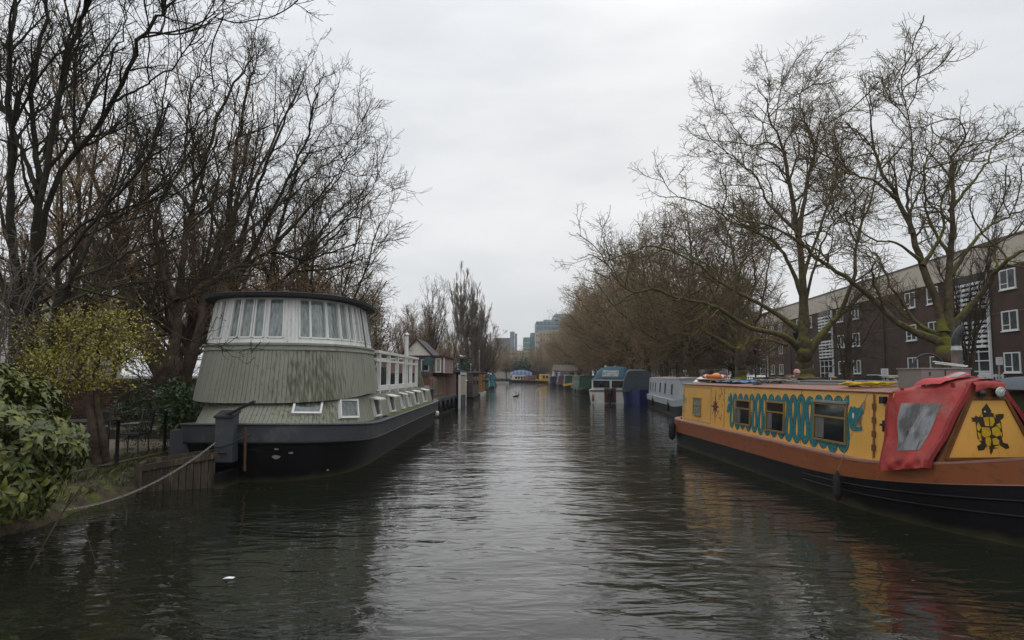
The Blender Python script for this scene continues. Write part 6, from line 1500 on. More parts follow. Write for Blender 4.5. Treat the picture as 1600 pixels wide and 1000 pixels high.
# parked cars, seen above the boats
def car(x, y, rz, body, label, van=False, L=4.2):
    t = thing('parked_van' if van else 'parked_car', label, 'van' if van else 'car', (x, y, .63), rz, 'vehicles parked along the road')
    H = 2.0 if van else 1.42; W = .86; mt = mat('car_paint_%s' % body[0], body[1], .25, .05, 3, coat=.6)
    low = [(-L/2, .35), (-L/2+.05, .78), (-L/2+.25, .88), (L/2-.9 if van else L/2-.2, .90), (L/2-.08, .80), (L/2, .55), (L/2-.05, .30), (-L/2+.05, .28)]
    cabp = [(-L/2+.1, .86), (-L/2+.12 if van else -L/2+.55, H-.04), (-L/2+.3 if van else -L/2+.9, H), (L/2-1.5 if van else L/2-1.9, H), (L/2-.85 if van else L/2-1.05, .88)]
    MB().slab([(a, -W, b) for a, b in low], (0, 2*W, 0)).build('body', mt, t, bevel=.05); MB().slab([(a, -W+.08, b) for a, b in cabp], (0, 2*W-.16, 0)).build('cabin', mt, t, bevel=.06)
    for sy in (-1, 1):
        yy = sy*(W-.075)
        q = [(cabp[2][0]+.1, .92), (cabp[2][0]+.12, H-.10), (cabp[3][0]-.05, H-.10), (cabp[4][0]-.15, .92)] if not van else [(L/2-1.9, 1.0), (L/2-1.9, H-.25), (L/2-1.5, H-.25), (L/2-1.05, 1.0)]
        MB().slab([(a, yy, b) for a, b in q], (0, sy*.012, 0)).build('side_window', M_glassd, t)
        for sx in (-L*.31, L*.31):
            wq = MB().lathe((sx, sy*(W-.10), .31), [(0, -.1), (.30, -.1), (.31, -.06), (.31, .06), (.30, .1), (0, .1)], 14, axis=1).build('wheel', M_iron, t)
            MB().lathe((sx, sy*(W-.10), .31), [(0, -.106), (.17, -.104), (.17, .104), (0, .106)], 10, axis=1).build('rim', M_steel, wq)
    MB().slab([(cabp[4][0]+.02, -W+.16, .92), (cabp[3][0]+.06, -W+.2, H-.08), (cabp[3][0]+.06, W-.2, H-.08), (cabp[4][0]+.02, W-.16, .92)], (.02, 0, .005)).build('windscreen', M_glassd, t)
    MB().slab([(-L/2+.10 if van else -L/2+.30, -W+.2, .95), (-L/2+.10 if van else -L/2+.56, -W+.22, H-.14), (-L/2+.1 if van else -L/2+.56, W-.22, H-.14), (-L/2+.10 if van else -L/2+.30, W-.2, .95)], (-.03, 0, 0)).build('rear_window', M_glassd, t)
car(19.0, 66, 1.5, ('white', (.72, .72, .72)), 'white parked van seen between trunks above the grey narrowboat', True, 5)
car(17.9+1.2, 55, 1.5, ('white', (.72, .72, .72)), 'white parked car beyond the orange lifebuoy')
car(23.2, 56, 1.5, ('red', (.35, .02, .02)), 'red parked car left of the big plane trunk')
car(20.8, 38.5, 1.5, ('black', (.02, .02, .022)), 'black parked car behind the navy narrowboat')
car(24.5, 80, 1.5, ('silver', (.45, .46, .47)), 'silver parked car far along the road')
car(28.5, 36.5, 1.52, ('black', (.02, .02, .022)), 'black parked car by the entrance of the flats right of the chimney')
# ---------------------------------------------------------------- other boats
M_brass_ = mat('dull_brass', (.30, .22, .09), .4, .3, 20, metal=.6)
def narrowboat(name, label, loc, rz, L, B, hullm, bandm, cabm, roofm, c0, c1, wins, zg0=.78, zc=1.72, rise=.3, side=-1, group=None, winframe=None, portholes=(), stripe=None, winz=(.98, 1.42)):
    """s runs from the stern (0) to the bow (L) along local x"""
    t = thing(name, label, 'boat', loc, rz, group)
    ss = stations(L, 2.8, 1.2, 16); f0 = lambda s: 0.0; fg = shear(L, 2.8, zg0, rise); fb = lambda s: fg(s)-.30; one = lambda s: 1.0
    r0, r1 = hull_band(ss, L, B, 2.8, 1.2, lambda s: -.4, f0, lambda s: .75, lambda s: .93); _, r2 = hull_band(ss, L, B, 2.8, 1.2, f0, fb, one, lambda s: .99); _, r3 = hull_band(ss, L, B, 2.8, 1.2, fb, fg, one, one)
    MB().loft([r0, r1, r2], closed=True, smooth=True).build('hull', hullm, t)
    r4 = [(min(max(x, .1), L-.12), y*.84, z+.004) for x, y, z in r3]
    MB().loft([[(x, y*1.01, z) for x, y, z in r2], [(x, y*1.01, z+.004) for x, y, z in r3], r4], closed=True).build('gunwale_band', bandm, t)
    MB().poly([(x, y, z-.25) for x, y, z in r4]).build('deck', bandm, t)
    b0, b1 = B*.87, B*.80
    m = MB(); m.add([(c0, -b0, zg0-.02), (c1, -b0, zg0-.02), (c1, b0, zg0-.02), (c0, b0, zg0-.02), (c0+.05, -b1, zc), (c1-.06, -b1, zc), (c1-.06, b1, zc), (c0+.05, b1, zc)], [(0,1,5,4), (1,2,6,5), (2,3,7,6), (3,0,4,7)]); m.build('cabin', cabm, t)
    m = MB(); rows = [[(x, -(b1+.02)*q, zc+.005+.09*(1-q*q)) for q in np.linspace(-1, 1, 9)] for x in (c0-.03, c1+.02)]; m.loft(rows); m.loft([[(c0-.03, s_*(b1+.02), zc-.03), (c1+.02, s_*(b1+.02), zc-.03)] if False else [(c0-.03, s_*(b1+.02), zc-.03+k_), (c1+.02, s_*(b1+.02), zc-.03+k_)] for s_ in (-1,) for k_ in (0, .035)]); m.loft([[(c0-.03, (b1+.02), zc-.03+k_), (c1+.02, (b1+.02), zc-.03+k_)] for k_ in (0, .035)])
    for xx in (c0-.03, c1+.02): m.poly([(xx, -(b1+.02)*q, zc+.005+.09*(1-q*q)) for q in np.linspace(-1, 1, 9)])
    m.build('roof', roofm, t)
    for q in (.22, .48, .74):
        MB().lathe((c0+(c1-c0)*q, .05, zc+.08), [(.05, 0), (.045, .05), (.085, .06), (.075, .09), (0, .10)], 8).build('roof_vent', M_brass_, t)
    MB().tube([(.25, 0, zg0-.1), (.25, 0, zg0+.35), (.95, 0, zg0+.50)], .022, 5).build('tiller', M_steel, t)
    for s_ in (L*.3, L*.72):
        MB().lathe((s_, -B-.07, .18), [(0, 0), (.06, .03), (.065, .40), (.02, .46), (.012, .62), (0, .62)], 7).build('fender', M_iron, t)
    for sg in (-1, 1):
        MB().tube([(c0+.2, sg*(b1-.06), zc+.06), (c1-.2, sg*(b1-.06), zc+.06)], .02, 6).build('handrail', roofm if sg > 0 else (winframe or roofm), t)
        sk = lambda z: b0+(b1-b0)*((z-zg0)/(zc-zg0))
        for (a, b) in wins:
            f = MB(); z0, z1 = winz
            def q_(s0, s1, za, zb, o, m_=None):
                mm = m_ or f; A = [(s0, za), (s1, za), (s1, zb), (s0, zb)]; mm.add([(s, sg*(sk(z)-.004), z) for s, z in A]+[(s, sg*(sk(z)+o), z) for s, z in A], [(4,5,6,7), (0,1,5,4), (1,2,6,5), (2,3,7,6), (3,0,4,7)])
            q_(a, a+.035, z0, z1, .02); q_(b-.035, b, z0, z1, .02); q_(a+.035, b-.035, z0, z0+.035, .02); q_(a+.035, b-.035, z1-.035, z1, .02)
            w_ = f.build('window', winframe or M_alu, t); g_ = MB(); q_(a+.03, b-.03, z0+.03, z1-.03, .008, g_); g_.build('pane', M_glassd, w_)
        if stripe:
            m = MB(); z0, z1 = stripe[0]; A = [(c0+.02, z0), (c1-.02, z0), (c1-.02, z1), (c0+.02, z1)]; m.add([(s, sg*(sk(z)+.004), z) for s, z in A], [(0, 1, 2, 3)]); m.build('coach_line', stripe[1], t)
    return t
def axis(a, b): # stern point, bow point -> loc, rz, length
    a = Vector(a); b = Vector(b); d = b-a; return a, math.atan2(d.y, d.x), d.length
M_navy = mat('navy_paint', (.022, .026, .065), .4, .15, 3, coat=.3); M_cream = mat('cream_paint', (.55, .47, .36), .5, .15, 5); M_gbt = mat('pale_grey_paint', (.36, .39, .42), .4, .1, 2, wear=(.28, .3, .31), wscale=2)
M_greenp = mat('boat_green', (.022, .075, .04), .45, .25, 3); M_maroon = mat('boat_maroon', (.10, .03, .03), .5, .25, 3); M_tarp = mat('slate_canvas', (.055, .068, .085), .8, .25, 2, bump=.01, bscale=3); M_roofg = mat('grey_roof', (.10, .10, .10), .75, .25, 2)
# navy boat moored outside the yellow one
a, rz, L = axis((7.75, 22.6, 0), (8.45, 11.4, 0))
nb2 = narrowboat('narrowboat', 'navy narrowboat with cream line and cluttered grey roof moored behind the yellow one', a, rz, L, 1.04, M_hull, M_navy, M_navy, M_roofg, .9, L-1.2, [(2, 2.9), (4.4, 5.3), (7, 7.9)], zc=1.80, stripe=((1.62, 1.66), M_cream))
Rz2 = Matrix.Rotation(rz, 3, 'Z'); W2 = lambda s, t_, z: a+Rz2 @ Vector((s, t_, z))
for (s, r, seed) in ((2.0, .3, 1), (3.2, .25, 2), (4.2, .22, 3)):
    m = MB(); coil(m, (0, 0, 0), r, 6, .015, .08, 2.5, seed, stretch=1.7); o = local_build(m, 'rope_heap', mat('brown_rope', (.12, .09, .05), .9, .4, 30), ['tangled brown rope near the stern of the navy narrowboat roof', 'brown rope pile beside the person in the pink cap', 'flat brown rope pile in the middle of the navy narrowboat roof'][seed-1], 'rope'); o.location = W2(s, -.1, 1.86)
# person in a pink cap standing in the stern hatch
def person():
    base = W2(1.75, .75, .98); t = tag(bpy.data.objects.new('person', None), 'person in a pink cap and dark jacket bending behind the navy narrowboat', 'person'); COL.objects.link(t); t.location = (base.x, base.y, .86); ORG[t] = np.array([base.x, base.y, .86])
    o = Vector((base.x, base.y, .86))
    vs = [(0,0,.50),(0,-.03,.72),(0,-.08,.92),(0,-.13,1.02),(0,-.16,1.10),(-.17,-.08,.94),(-.24,-.20,.72),(-.18,-.36,.62),(.17,-.08,.94),(.24,-.20,.72),(.18,-.36,.62),(-.09,.0,.46),(-.10,-.06,.25),(-.10,.02,.03),(.09,0,.46),(.10,-.06,.25),(.10,.02,.03),(-.10,-.12,.0),(.10,-.12,.0)]
    ed = [(0,1),(1,2),(2,3),(3,4),(2,5),(5,6),(6,7),(2,8),(8,9),(9,10),(0,11),(11,12),(12,13),(0,14),(14,15),(15,16),(13,17),(16,18)]
    rd_ = [.15,.16,.15,.06,.055,.075,.05,.035,.075,.05,.035,.09,.065,.045,.09,.065,.045,.035,.035]
    me = bpy.data.meshes.new('body'); me.from_pydata(vs, ed, []); ob = link('body', me, mat('dark_jacket', (.02, .02, .025), .8), t)
    sk = ob.modifiers.new('s', 'SKIN')
    for i, r in enumerate(rd_): me.skin_vertices[0].data[i].radius = (r, r*.8)
    me.skin_vertices[0].data[0].use_root = True; ob.modifiers.new('u', 'SUBSURF').render_levels = 1
    skin = mat('skin', (.32, .19, .13), .6, .1)
    h = MB(); h.lathe((0, 0, 0), [(0, -.12), (.045, -.11), (.068, -.06), (.078, 0), (.076, .05), (.05, .10), (0, .12)], 14); hd = h
    def sh(m_, c): m_.v = [(x+c[0], y+c[1], z+c[2]) for x, y, z in m_.v]; return m_
    c = (0, -.20, 1.20); head_ = link('head', (lambda mm: (mm.from_pydata(sh(h, c).v, [], h.f), mm.polygons.foreach_set('use_smooth', h.sm), mm)[2])(bpy.data.meshes.new('head')), skin, t)
    def L_(name, m_, mt): me_ = bpy.data.meshes.new(name); me_.from_pydata(m_.v, [], m_.f); return link(name, me_, mt, t)
    L_('nose', MB().slab([(-.012, -.275, 1.185), (.012, -.275, 1.185), (0, -.272, 1.225)], (0, -.022, -.005)), skin)
    for sx in (-1, 1): L_('ear', MB().box(sx*.075-.008, sx*.075+.008, -.21, -.17, 1.17, 1.225), skin); L_('eye', MB().box(sx*.028-.01, sx*.028+.01, -.277, -.270, 1.215, 1.228), M_iron)
    L_('mouth', MB().box(-.022, .022, -.272, -.262, 1.145, 1.152), M_mauve)
    cm = MB(); cm.lathe((0, -.20, 1.225), [(.088, 0), (.092, .04), (.07, .095), (.03, .115), (0, .118)], 14); cm.slab([(-.07, -.27, 1.235), (.07, -.27, 1.235), (.045, -.36, 1.225), (-.045, -.36, 1.225)], (0, 0, .012)); L_('cap', cm, mat('pink_cap', (.58, .33, .29), .7))
person()
# green boat with grey canopy right of the bow
a, rz, L = axis((8.55, 11.0, 0), (8.8, 2.8, 0))
gb3 = narrowboat('narrowboat', 'green narrowboat with dark grey canopy and navy frames right of the yellow bow', a, rz, 8.2, 1.06, M_hull, M_navy, M_greenp, M_tarp, .3, 5.2, [], zc=1.74)
m = MB(); m.loft([[(x, -1.14*q, 1.78+.22*(1-abs(q)**2.4)+.02*math.sin(x*3)*(1-abs(q))) for q in np.linspace(-1, 1, 15)] for x in np.linspace(-.2, 4.4, 12)], smooth=True); m.build('canopy', M_tarp, gb3)
MB().tube([(4.4, -1.14*q, 1.785+.22*(1-abs(q)**2.4)) for q in np.linspace(-1, 1, 15)], .016, 6).build('canopy_hoop', M_black, gb3)
MB().tube([(x, -1.15, 1.79) for x in np.linspace(-.2, 4.4, 6)], .016, 6).build('canopy_rail', M_black, gb3)
for x in (-.1, .9, 1.0, 2.0, 2.1, 3.2): MB().bar((x, -.95, .80), (x, -.90, 1.78), .045, .05, up=(1, 0, 0)).build('door_post', M_navy, gb3)
for x in (1.1, 2.2, 3.3): MB().slab([(x, -.935, .86), (x+.75, -.935, .86), (x+.75, -.88, 1.68), (x, -.88, 1.68)], (0, -.012, 0)).build('door_panel', M_greenp, gb3)
cm = thing('chimney_pipe', 'tall stainless steel chimney with black cowl rising behind the red bow cover', 'chimney', (7.06, 10.85, 1.8))
MB().lathe((0, 0, 0), [(.078, -.1), (.078, .60), (.081, .60)], 20).build('pipe', M_steel, cm)
MB().lathe((0, 0, .60), [(.081, 0), (.081, .02), (.072, .04), (.07, .09)], 20).build('collar', M_steel, cm)
MB().tube([(0, 0, .67), (.0, .0, .76), (.02, -.01, .84), (.07, -.02, .93), (.10, -.02, .97)], [.072, .07, .068, .062, .055], 14).build('cowl', M_black, cm)
MB().lathe((0, 0, 0), [(.16, -.10), (.15, -.06), (.11, -.03), (.10, -.03)], 16).build('base_flange', M_black, cm)
# pale grey narrowboat
a, rz, L = axis((10.1, 46.5, 0), (8.65, 30.4, 0))
gy = narrowboat('narrowboat', 'pale grey narrowboat with black hull and two black stove pipes moored behind the yellow one', a, rz, L, 1.06, M_hull, M_gbt, M_gbt, mat('pale_pink_roof', (.40, .36, .34), .7), .9, L-2.2, [(1.6, 2.2), (2.9, 3.4), (4.2, 4.7), (6.4, 7.1), (8.6, 9.3), (11.2, 11.9)], zc=1.84, winz=(1.0, 1.62))
Rz3 = Matrix.Rotation(rz, 3, 'Z'); W3 = lambda s, t_, z: a+Rz3 @ Vector((s, t_, z))
for s, lb_ in ((3.2, 'black stove pipe at the stern end of the pale grey narrowboat roof'), (9.8, 'black stove pipe at the near end of the pale grey narrowboat roof')):
    m = MB(); m.lathe(W3(s, -.35, 1.85), [(.11, 0), (.09, .05), (.085, .85), (.11, .86), (.11, .93), (0, .95)], 12); m.build('stove_pipe', M_black, None, lb_, 'stove pipe')
# slate canvas cover boat
a, rz, L = axis((9.9, 56, 0), (8.85, 47.6, 0))
t3 = narrowboat('covered_boat', 'blue-hulled boat under a tall slate grey canvas cover', a, rz, L, 1.15, mat('royal_blue', (.008, .014, .09), .35, .1), mat('royal_blue', (.01, .02, .16)), M_tarp, M_tarp, .3, L-.9, [], zc=1.5, zg0=.95, rise=.1)
m = MB(); m.loft([[(x, -1.13*math.copysign(min(1, abs(q))**.5, q), .98+1.5*(1-abs(q)**3.2)-(.12 if x > L-1.2 else 0)) for q in np.linspace(-1, 1, 17)] for x in (.3, .35, L/2, L-1.1, L-.8)], smooth=True, cap=True); m.build('canvas_cover', M_tarp, t3)
# white cruiser with teal canopy, stern towards us
M_gel = mat('gelcoat', (.62, .62, .59), .35, .12, 2, wear=(.40, .37, .30), wscale=2, wthr=(.52, .8)); M_tealc = mat('teal_canvas', (.008, .065, .105), .7, .2, 3, bump=.01, bscale=3)
a, rz, L = axis((7.15, 50.0, 0), (9.6, 58.5, 0))
cr_ = thing('cabin_cruiser', 'white cabin cruiser with a teal blue canopy and outboard motor facing down the canal', 'boat', a, rz)
def csec(x, W_, zt, zb): return [(x, -W_*.86, zb), (x, -W_, 0.02), (x, -W_*1.06, zt*.6), (x, -W_*1.1, zt), (x, W_*1.1, zt), (x, W_*1.06, zt*.6), (x, W_, .02), (x, W_*.86, zb)]
secs = [csec(0, 1.42, 1.0, -.3), csec(2, 1.48, 1.02, -.35), csec(4.5, 1.42, 1.12, -.35), csec(6.5, 1.1, 1.25, -.3), csec(8.0, .5, 1.38, -.1), csec(8.8, .06, 1.45, .4)]
MB().loft(secs, closed=True, cap=True).build('hull', M_gel, cr_)
for sg in (-1, 1): MB().tube([(s[3][0], sg*abs(s[3][1])*1.005, s[3][2]-.12) for s in secs[:-1]], .035, 6).build('rubbing_strake', M_navy, cr_)
MB().box(-.05, -.003, -1.5, 1.5, .86, .94).build('transom_stripe', M_navy, cr_)
MB().box(-.05, .9, -.42, .42, .05, 1.08).build('motor_well', mat('rusty_well', (.10, .03, .02), .8, .4), cr_)
om = MB(); om.box(-.55, -.12, -.19, .19, .62, 1.02); om.box(-.42, -.2, -.08, .08, -.3, .62); mo = om.build('outboard_motor', M_black, cr_, bevel=.04)
MB().slab([(.3, -1.42, 1.05), (4.6, -1.35, 1.15), (4.0, -1.2, 1.78), (.45, -1.3, 1.72)], (0, .04, 0)).build('side_panel', M_gel, cr_); MB().slab([(.3, 1.42, 1.05), (4.6, 1.35, 1.15), (4.0, 1.2, 1.78), (.45, 1.3, 1.72)], (0, -.04, 0)).build('side_panel', M_gel, cr_)
MB().box(.3, .36, -1.40, 1.40, 1.04, 1.72).build('rear_bulkhead', M_gel, cr_)
for (y0, y1) in ((-1.28, -.08), (.08, 1.28)):
    MB().box(.27, .297, y0, y1, 1.12, 1.64).build('rear_window', M_glassd, cr_)
for sg in (-1, 1):
    MB().slab([(.6, sg*1.425, 1.2), (1.5, sg*1.40, 1.2), (1.4, sg*1.335, 1.62), (.65, sg*1.345, 1.62)], (0, sg*.012, 0)).build('side_window', M_glassd, cr_)
cn = [(.25, 1.38, 1.72, 1.78), (.55, 1.36, 1.72, 2.2), (1.2, 1.33, 1.74, 2.62), (2.8, 1.28, 1.76, 2.70), (3.8, 1.2, 1.78, 2.45), (4.5, 1.05, 1.6, 1.65)]
m = MB(); m.loft([[(x, -w_*math.copysign(abs(q)**.55, q), zb+(zt-zb)*(1-abs(q)**3)) for q in np.linspace(-1, 1, 17)] for x, w_, zb, zt in cn], smooth=True); m.build('canopy', M_tealc, cr_)
def cpt(x, q, off=.012):
    for i in range(len(cn)-1):
        if cn[i][0] <= x <= cn[i+1][0]: f = (x-cn[i][0])/(cn[i+1][0]-cn[i][0]); w_, zb, zt = [cn[i][k]*(1-f)+cn[i+1][k]*f for k in (1, 2, 3)]; return (x-off, -w_*math.copysign(abs(q)**.55, q)*(1+off/2), zb+(zt-zb)*(1-abs(q)**3)+off)
m = MB(); m.loft([[cpt(x, q) for q in np.linspace(-.25, .2, 8)] for x in (.35, .5, .7, .85)]); m.build('canopy_window', M_plastic, cr_)
for sg in (1, -1):
    m = MB(); m.loft([[(lambda p: (p[0], p[1]*1.02, p[2]))(cpt(x, q*sg)) for q in np.linspace(.80, .97, 6)] for x in np.linspace(1.3, 2.4, 6)]); m.build('canopy_window', M_plastic, cr_)
MB().lathe((4.8, 0, 1.2), [(0, 0)]*2, 3)
m = MB(); m.slab([(4.4, -1.05, 1.2), (7.4, -.55, 1.3), (6.9, -.45, 1.62), (4.5, -.95, 1.70)], (0, .05, 0)); m.slab([(4.4, 1.05, 1.2), (7.4, .55, 1.3), (6.9, .45, 1.62), (4.5, .95, 1.70)], (0, -.05, 0)); m.slab([(4.45, -1.0, 1.68), (4.45, 1.0, 1.68), (7.0, .5, 1.60), (7.0, -.5, 1.60)], (0, 0, .04)); m.build('fore_cabin', M_gel, cr_)
for yy in (-1.25, 1.3):
    fd = tag(MB().lathe((0, 0, 0), [(0, -.3), (.08, -.25), (.08, .25), (0, .3)], 8).build('fender', mat('rusty_cream', (.35, .22, .12), .7, .5, 4), None), 'stained fender hanging on the '+('canal' if yy < 0 else 'bank')+' side of the white cruiser stern', 'fender'); fd.location = a+Matrix.Rotation(rz, 3, 'Z') @ Vector((-.12, -yy, .42-.3))
# long green narrowboat and the boats beyond it
def simple(label, s_, b_, hullm, cabm, roofm, wins, zc=1.72, B=1.05, name='narrowboat', c=(1.0, 2.4), stripe=None, group='boats moored far along the canal', frame=None, winz=(.98, 1.42), zg0=.78):
    a, rz, L = axis(s_, b_); return narrowboat(name, label, a, rz, L, B, M_hull, hullm, cabm, roofm, c[0], L-c[1], wins, zc=zc, stripe=stripe, group=group, winframe=frame, winz=winz, zg0=zg0), a, rz, L
simple('long dark green narrowboat just beyond the white cruiser', (8.2, 84, 0), (7.5, 66, 0), M_greenp, M_greenp, M_roofg, [(3, 3.8), (5.5, 6.3), (8, 8.8), (10.5, 11.3), (13, 13.8)], zc=1.95)
a, rz, L = axis((9.4, 68, 0), (8.6, 60, 0))
wc = simple('white boat with sloping windscreens behind the green narrowboat', (10.6, 78, 0), (9.8, 66, 0), M_gel, M_gel, M_cream, [(2, 3.2), (3.6, 4.8), (5.2, 6.4), (7, 8.2)], zc=2.5, winz=(1.7, 2.35), name='cabin_cruiser', zg0=1.0)
simple('green and yellow narrowboat with a bright yellow bow', (8.7, 104, 0), (8.0, 91, 0), mat('bright_yellow', (.6, .34, .02), .5), M_greenp, mat('bright_yellow', (.6, .34, .02)), [(2, 3.4), (4.5, 6), (7.2, 8.7)], zc=2.0, frame=M_cream)
simple('dusty maroon narrowboat beyond the green and yellow one', (8.8, 122, 0), (8.3, 108, 0), mat('dusty_maroon', (.15, .08, .075), .7), mat('dusty_maroon', (.15, .08, .075)), M_roofg, [(3, 4), (6, 7)], zc=1.9)
simple('dark blue narrowboat in the distant row on the right', (8.2, 138, 0), (7.9, 125, 0), M_navy, M_navy, M_roofg, [(2, 3), (5, 6)], zc=1.8)
simple('lilac and blue boat below the white hut', (9.6, 133, 0), (9.6, 122, 0), mat('lilac', (.22, .20, .32), .6), mat('lilac', (.22, .20, .32)), mat('pale_blue', (.32, .38, .5), .6), [(2, 3), (5, 6)], zc=2.6)
simple('small yellow narrowboat with dark windows lying across the canal end', (10.4, 186, 0), (6.4, 185, 0), mat('bright_yellow', (.6, .34, .02)), mat('bright_yellow', (.6, .34, .02)), M_cream, [(.9, 1.5), (1.8, 2.4)], zc=2.3, c=(.4, 1.2), winz=(1.2, 2.0))
simple('dull pink narrowboat lying across the canal end beside the yellow one', (6.9, 191, 0), (2.4, 189, 0), mat('dull_pink', (.22, .09, .10), .7), mat('dull_pink', (.22, .09, .10)), M_maroon, [(.9, 1.4), (1.8, 2.3)], zc=2.0, c=(.4, 1.6))
tb, a, rz, L = simple('white and navy trip boat with a row of windows at the canal end', (4.2, 197, 0), (-1.8, 196, 0), M_navy, M_cream, M_cream, [(.5, 1.1), (1.3, 1.9), (2.1, 2.7), (2.9, 3.5)], zc=2.1, c=(.3, 2.0), winz=(1.05, 1.8))
# arched blue market canopy over a barge
bc = thing('covered_barge', 'barge under a striped bright blue arched canopy at the canal end', 'boat', (2.8, 208, 0)); MB().slab([(-3.2, -1.6, -.3), (3.2, -1.6, -.3), (3.5, -1.6, .8), (-3.5, -1.6, .8)], (0, 3.2, 0)).build('hull', M_hull, bc)
M_cblue = mat('bright_blue_canopy', (.035, .09, .22), .6, .2, 1)
for k in range(11):
    x0 = -3.2+k*.58; h0 = 1.7+1.2*math.cos((x0+.3)/3.3*1.25); mtk = M_cblue if k % 2 else mat('canopy_pale_blue', (.10, .17, .30), .6)
    m = MB(); m.loft([[(x, -1.7*q, h0*.52+.9+(h0*.46)*(1-q*q)) for q in np.linspace(-1, 1, 9)] for x in (x0, x0+.57)]); m.loft([[(x0, -1.7, z), (x0+.57, -1.7, z)] for z in (h0*.52+.3, h0*.52+.9)]); m.build('canopy_panel', mtk, bc)
for x in (-3.1, -1.6, 0, 1.6, 3.1): MB().tube([(x, -1.55, .8), (x, -1.55, 2.2)], .05, 5).build('canopy_post', M_upvc, bc)
MB().box(-3.1, 3.1, -1.45, -1.4, .8, 1.3).build('side_panel', M_cream, bc)
dn = thing('dinghy', 'small white dinghy left of the trip boat', 'boat', (-2.6, 178, 0)); MB().loft([[(x, -w_, .45), (x, -w_*.7, -.1), (x, w_*.7, -.1), (x, w_, .45)] for x, w_ in ((-1.5, .55), (0, .65), (1.2, .5), (1.8, .05))], closed=False).build('hull', M_gel, dn); MB().box(-.4, -.1, -.5, .5, .25, .30).build('seat', M_gel, dn)
# ---------------------------------------------------------------- second houseboat: pink boards and brown wood
M_pinkb = mat('pink_boards', (.30, .20, .17), .8, .12, 3, wear=(.22, .16, .13), wscale=2); M_brownb = mat('cedar_boards', (.17, .085, .045), .75, .25, 4, stretch=(.4, .4, 5)); M_beige = mat('beige_lattice', (.48, .38, .27), .8, .15, 4)
h2 = thing('houseboat', 'houseboat with pink upper cabin and cedar brown lower cabin beyond the green one', 'houseboat', (-5.2, 38, 0), world=True)
MB().slab([(-7.0, 32.2, -.3), (-3.85, 32.2, -.3), (-3.3, 46, -.3), (-7.0, 46, -.3)], (0, 0, 1.0)).build('hull', M_hull, h2)
MB().slab([(-7.05, 32.1, .70), (-3.75, 32.1, .70), (-3.2, 46.1, .70), (-7.05, 46.1, .70)], (0, 0, .14)).build('deck_edge', M_dgrey, h2)
def clap(x0, x1, y0, y1, z0, z1, mt, parent, step=.14, name='board'):
    n = int((z1-z0)/step)
    MB().box(x0, x1, y0, y1, z0, z1).build('wall_core', mt, parent)
    for k in range(n):
        z = z0+k*(z1-z0)/n; MB().add([(x0-.002, y0-.03, z), (x1+.03, y0-.03, z), (x1+.03, y1, z), (x1+.008, y1, z+(z1-z0)/n-.004), (x1+.008, y0-.008, z+(z1-z0)/n-.004), (x0-.002, y0-.008, z+(z1-z0)/n-.004)], [(0, 1, 4, 5), (1, 2, 3, 4)]).build(name, mt, parent)
clap(-7.0, -3.98, 33.0, 41.5, .84, 1.95, M_brownb, h2)
MB().box(-7.05, -4.02, 32.95, 34.6, 1.955, 2.02).build('ledge', M_dgrey, h2)
clap(-6.9, -3.62, 36.0, 41.8, 2.14, 2.98, M_pinkb, h2)
MB().box(-7.1, -3.5, 35.8, 42.0, 2.985, 3.06).build('roof', M_maroon, h2)
MB().box(-6.9, -4.15, 33.6, 36.0, 1.955, 2.13).build('clerestory', M_dgrey, h2)
MB().box(-5.7, -4.5, 33.57, 33.595, 1.98, 2.10).build('clerestory_window', M_glassd, h2)
def win2(x0, x1, y, z0, z1, gm_, parent, fw=.07):
    f = MB(); f.box(x0, x0+fw, y-.06, y-.005, z0, z1); f.box(x1-fw, x1, y-.06, y-.005, z0, z1); f.box(x0+fw, x1-fw, y-.06, y-.005, z0, z0+fw); f.box(x0+fw, x1-fw, y-.06, y-.005, z1-fw, z1); w_ = f.build('window', M_upvc, parent); MB().box(x0+fw, x1-fw, y-.035, y-.004, z0+fw, z1-fw).build('pane', gm_, w_)
win2(-4.78, -4.35, 35.97, 2.22, 2.86, M_glassd, h2, .06); win2(-4.02, -3.72, 35.97, 2.16, 2.92, mat('cream_blind', (.36, .35, .25), .8), h2, .06)
MB().box(-3.60, -3.54, 35.9, 36.0, 2.14, 2.98).build('corner_board', M_upvc, h2)
for i, y in enumerate((33.7, 34.7, 35.7, 36.8, 37.5, 38.4)):
    f = MB(); f.box(-3.975+.012, -3.93, y, y+.06, 1.0, 1.85); f.box(-3.963, -3.93, y+.5, y+.56, 1.0, 1.85); f.box(-3.963, -3.93, y+.06, y+.5, 1.0, 1.06); w_ = f.build('window', mat('drift_frame', (.30, .22, .16), .8), h2); MB().box(-3.963, -3.945, y+.06, y+.5, 1.06, 1.85).build('pane', M_glassd, w_)
# pergola-like lattice bay
clap(-5.5, -3.45, 42.0, 47.5, .84, 2.2, M_pinkb, h2)
MB().box(-5.6, -3.2, 41.8, 47.6, 2.21, 2.34).build('roof', M_roofg, h2)
for y in (41.9, 47.2): MB().box(-3.28, -3.14, y, y+.14, -.1, 2.2).build('post', M_upvc, h2)
MB().box(-3.28, -3.16, 41.9, 47.3, 2.05, 2.2).build('rail', M_upvc, h2)
for k in range(9):
    y = 42.15+k*.56; MB().box(-3.24, -3.20, y, y+.50, .75, 2.0).build('lattice_panel', M_beige, h2)
MB().box(-3.26, -3.19, 42.0, 47.2, -.1, .7).build('skirt', M_dgrey, h2)
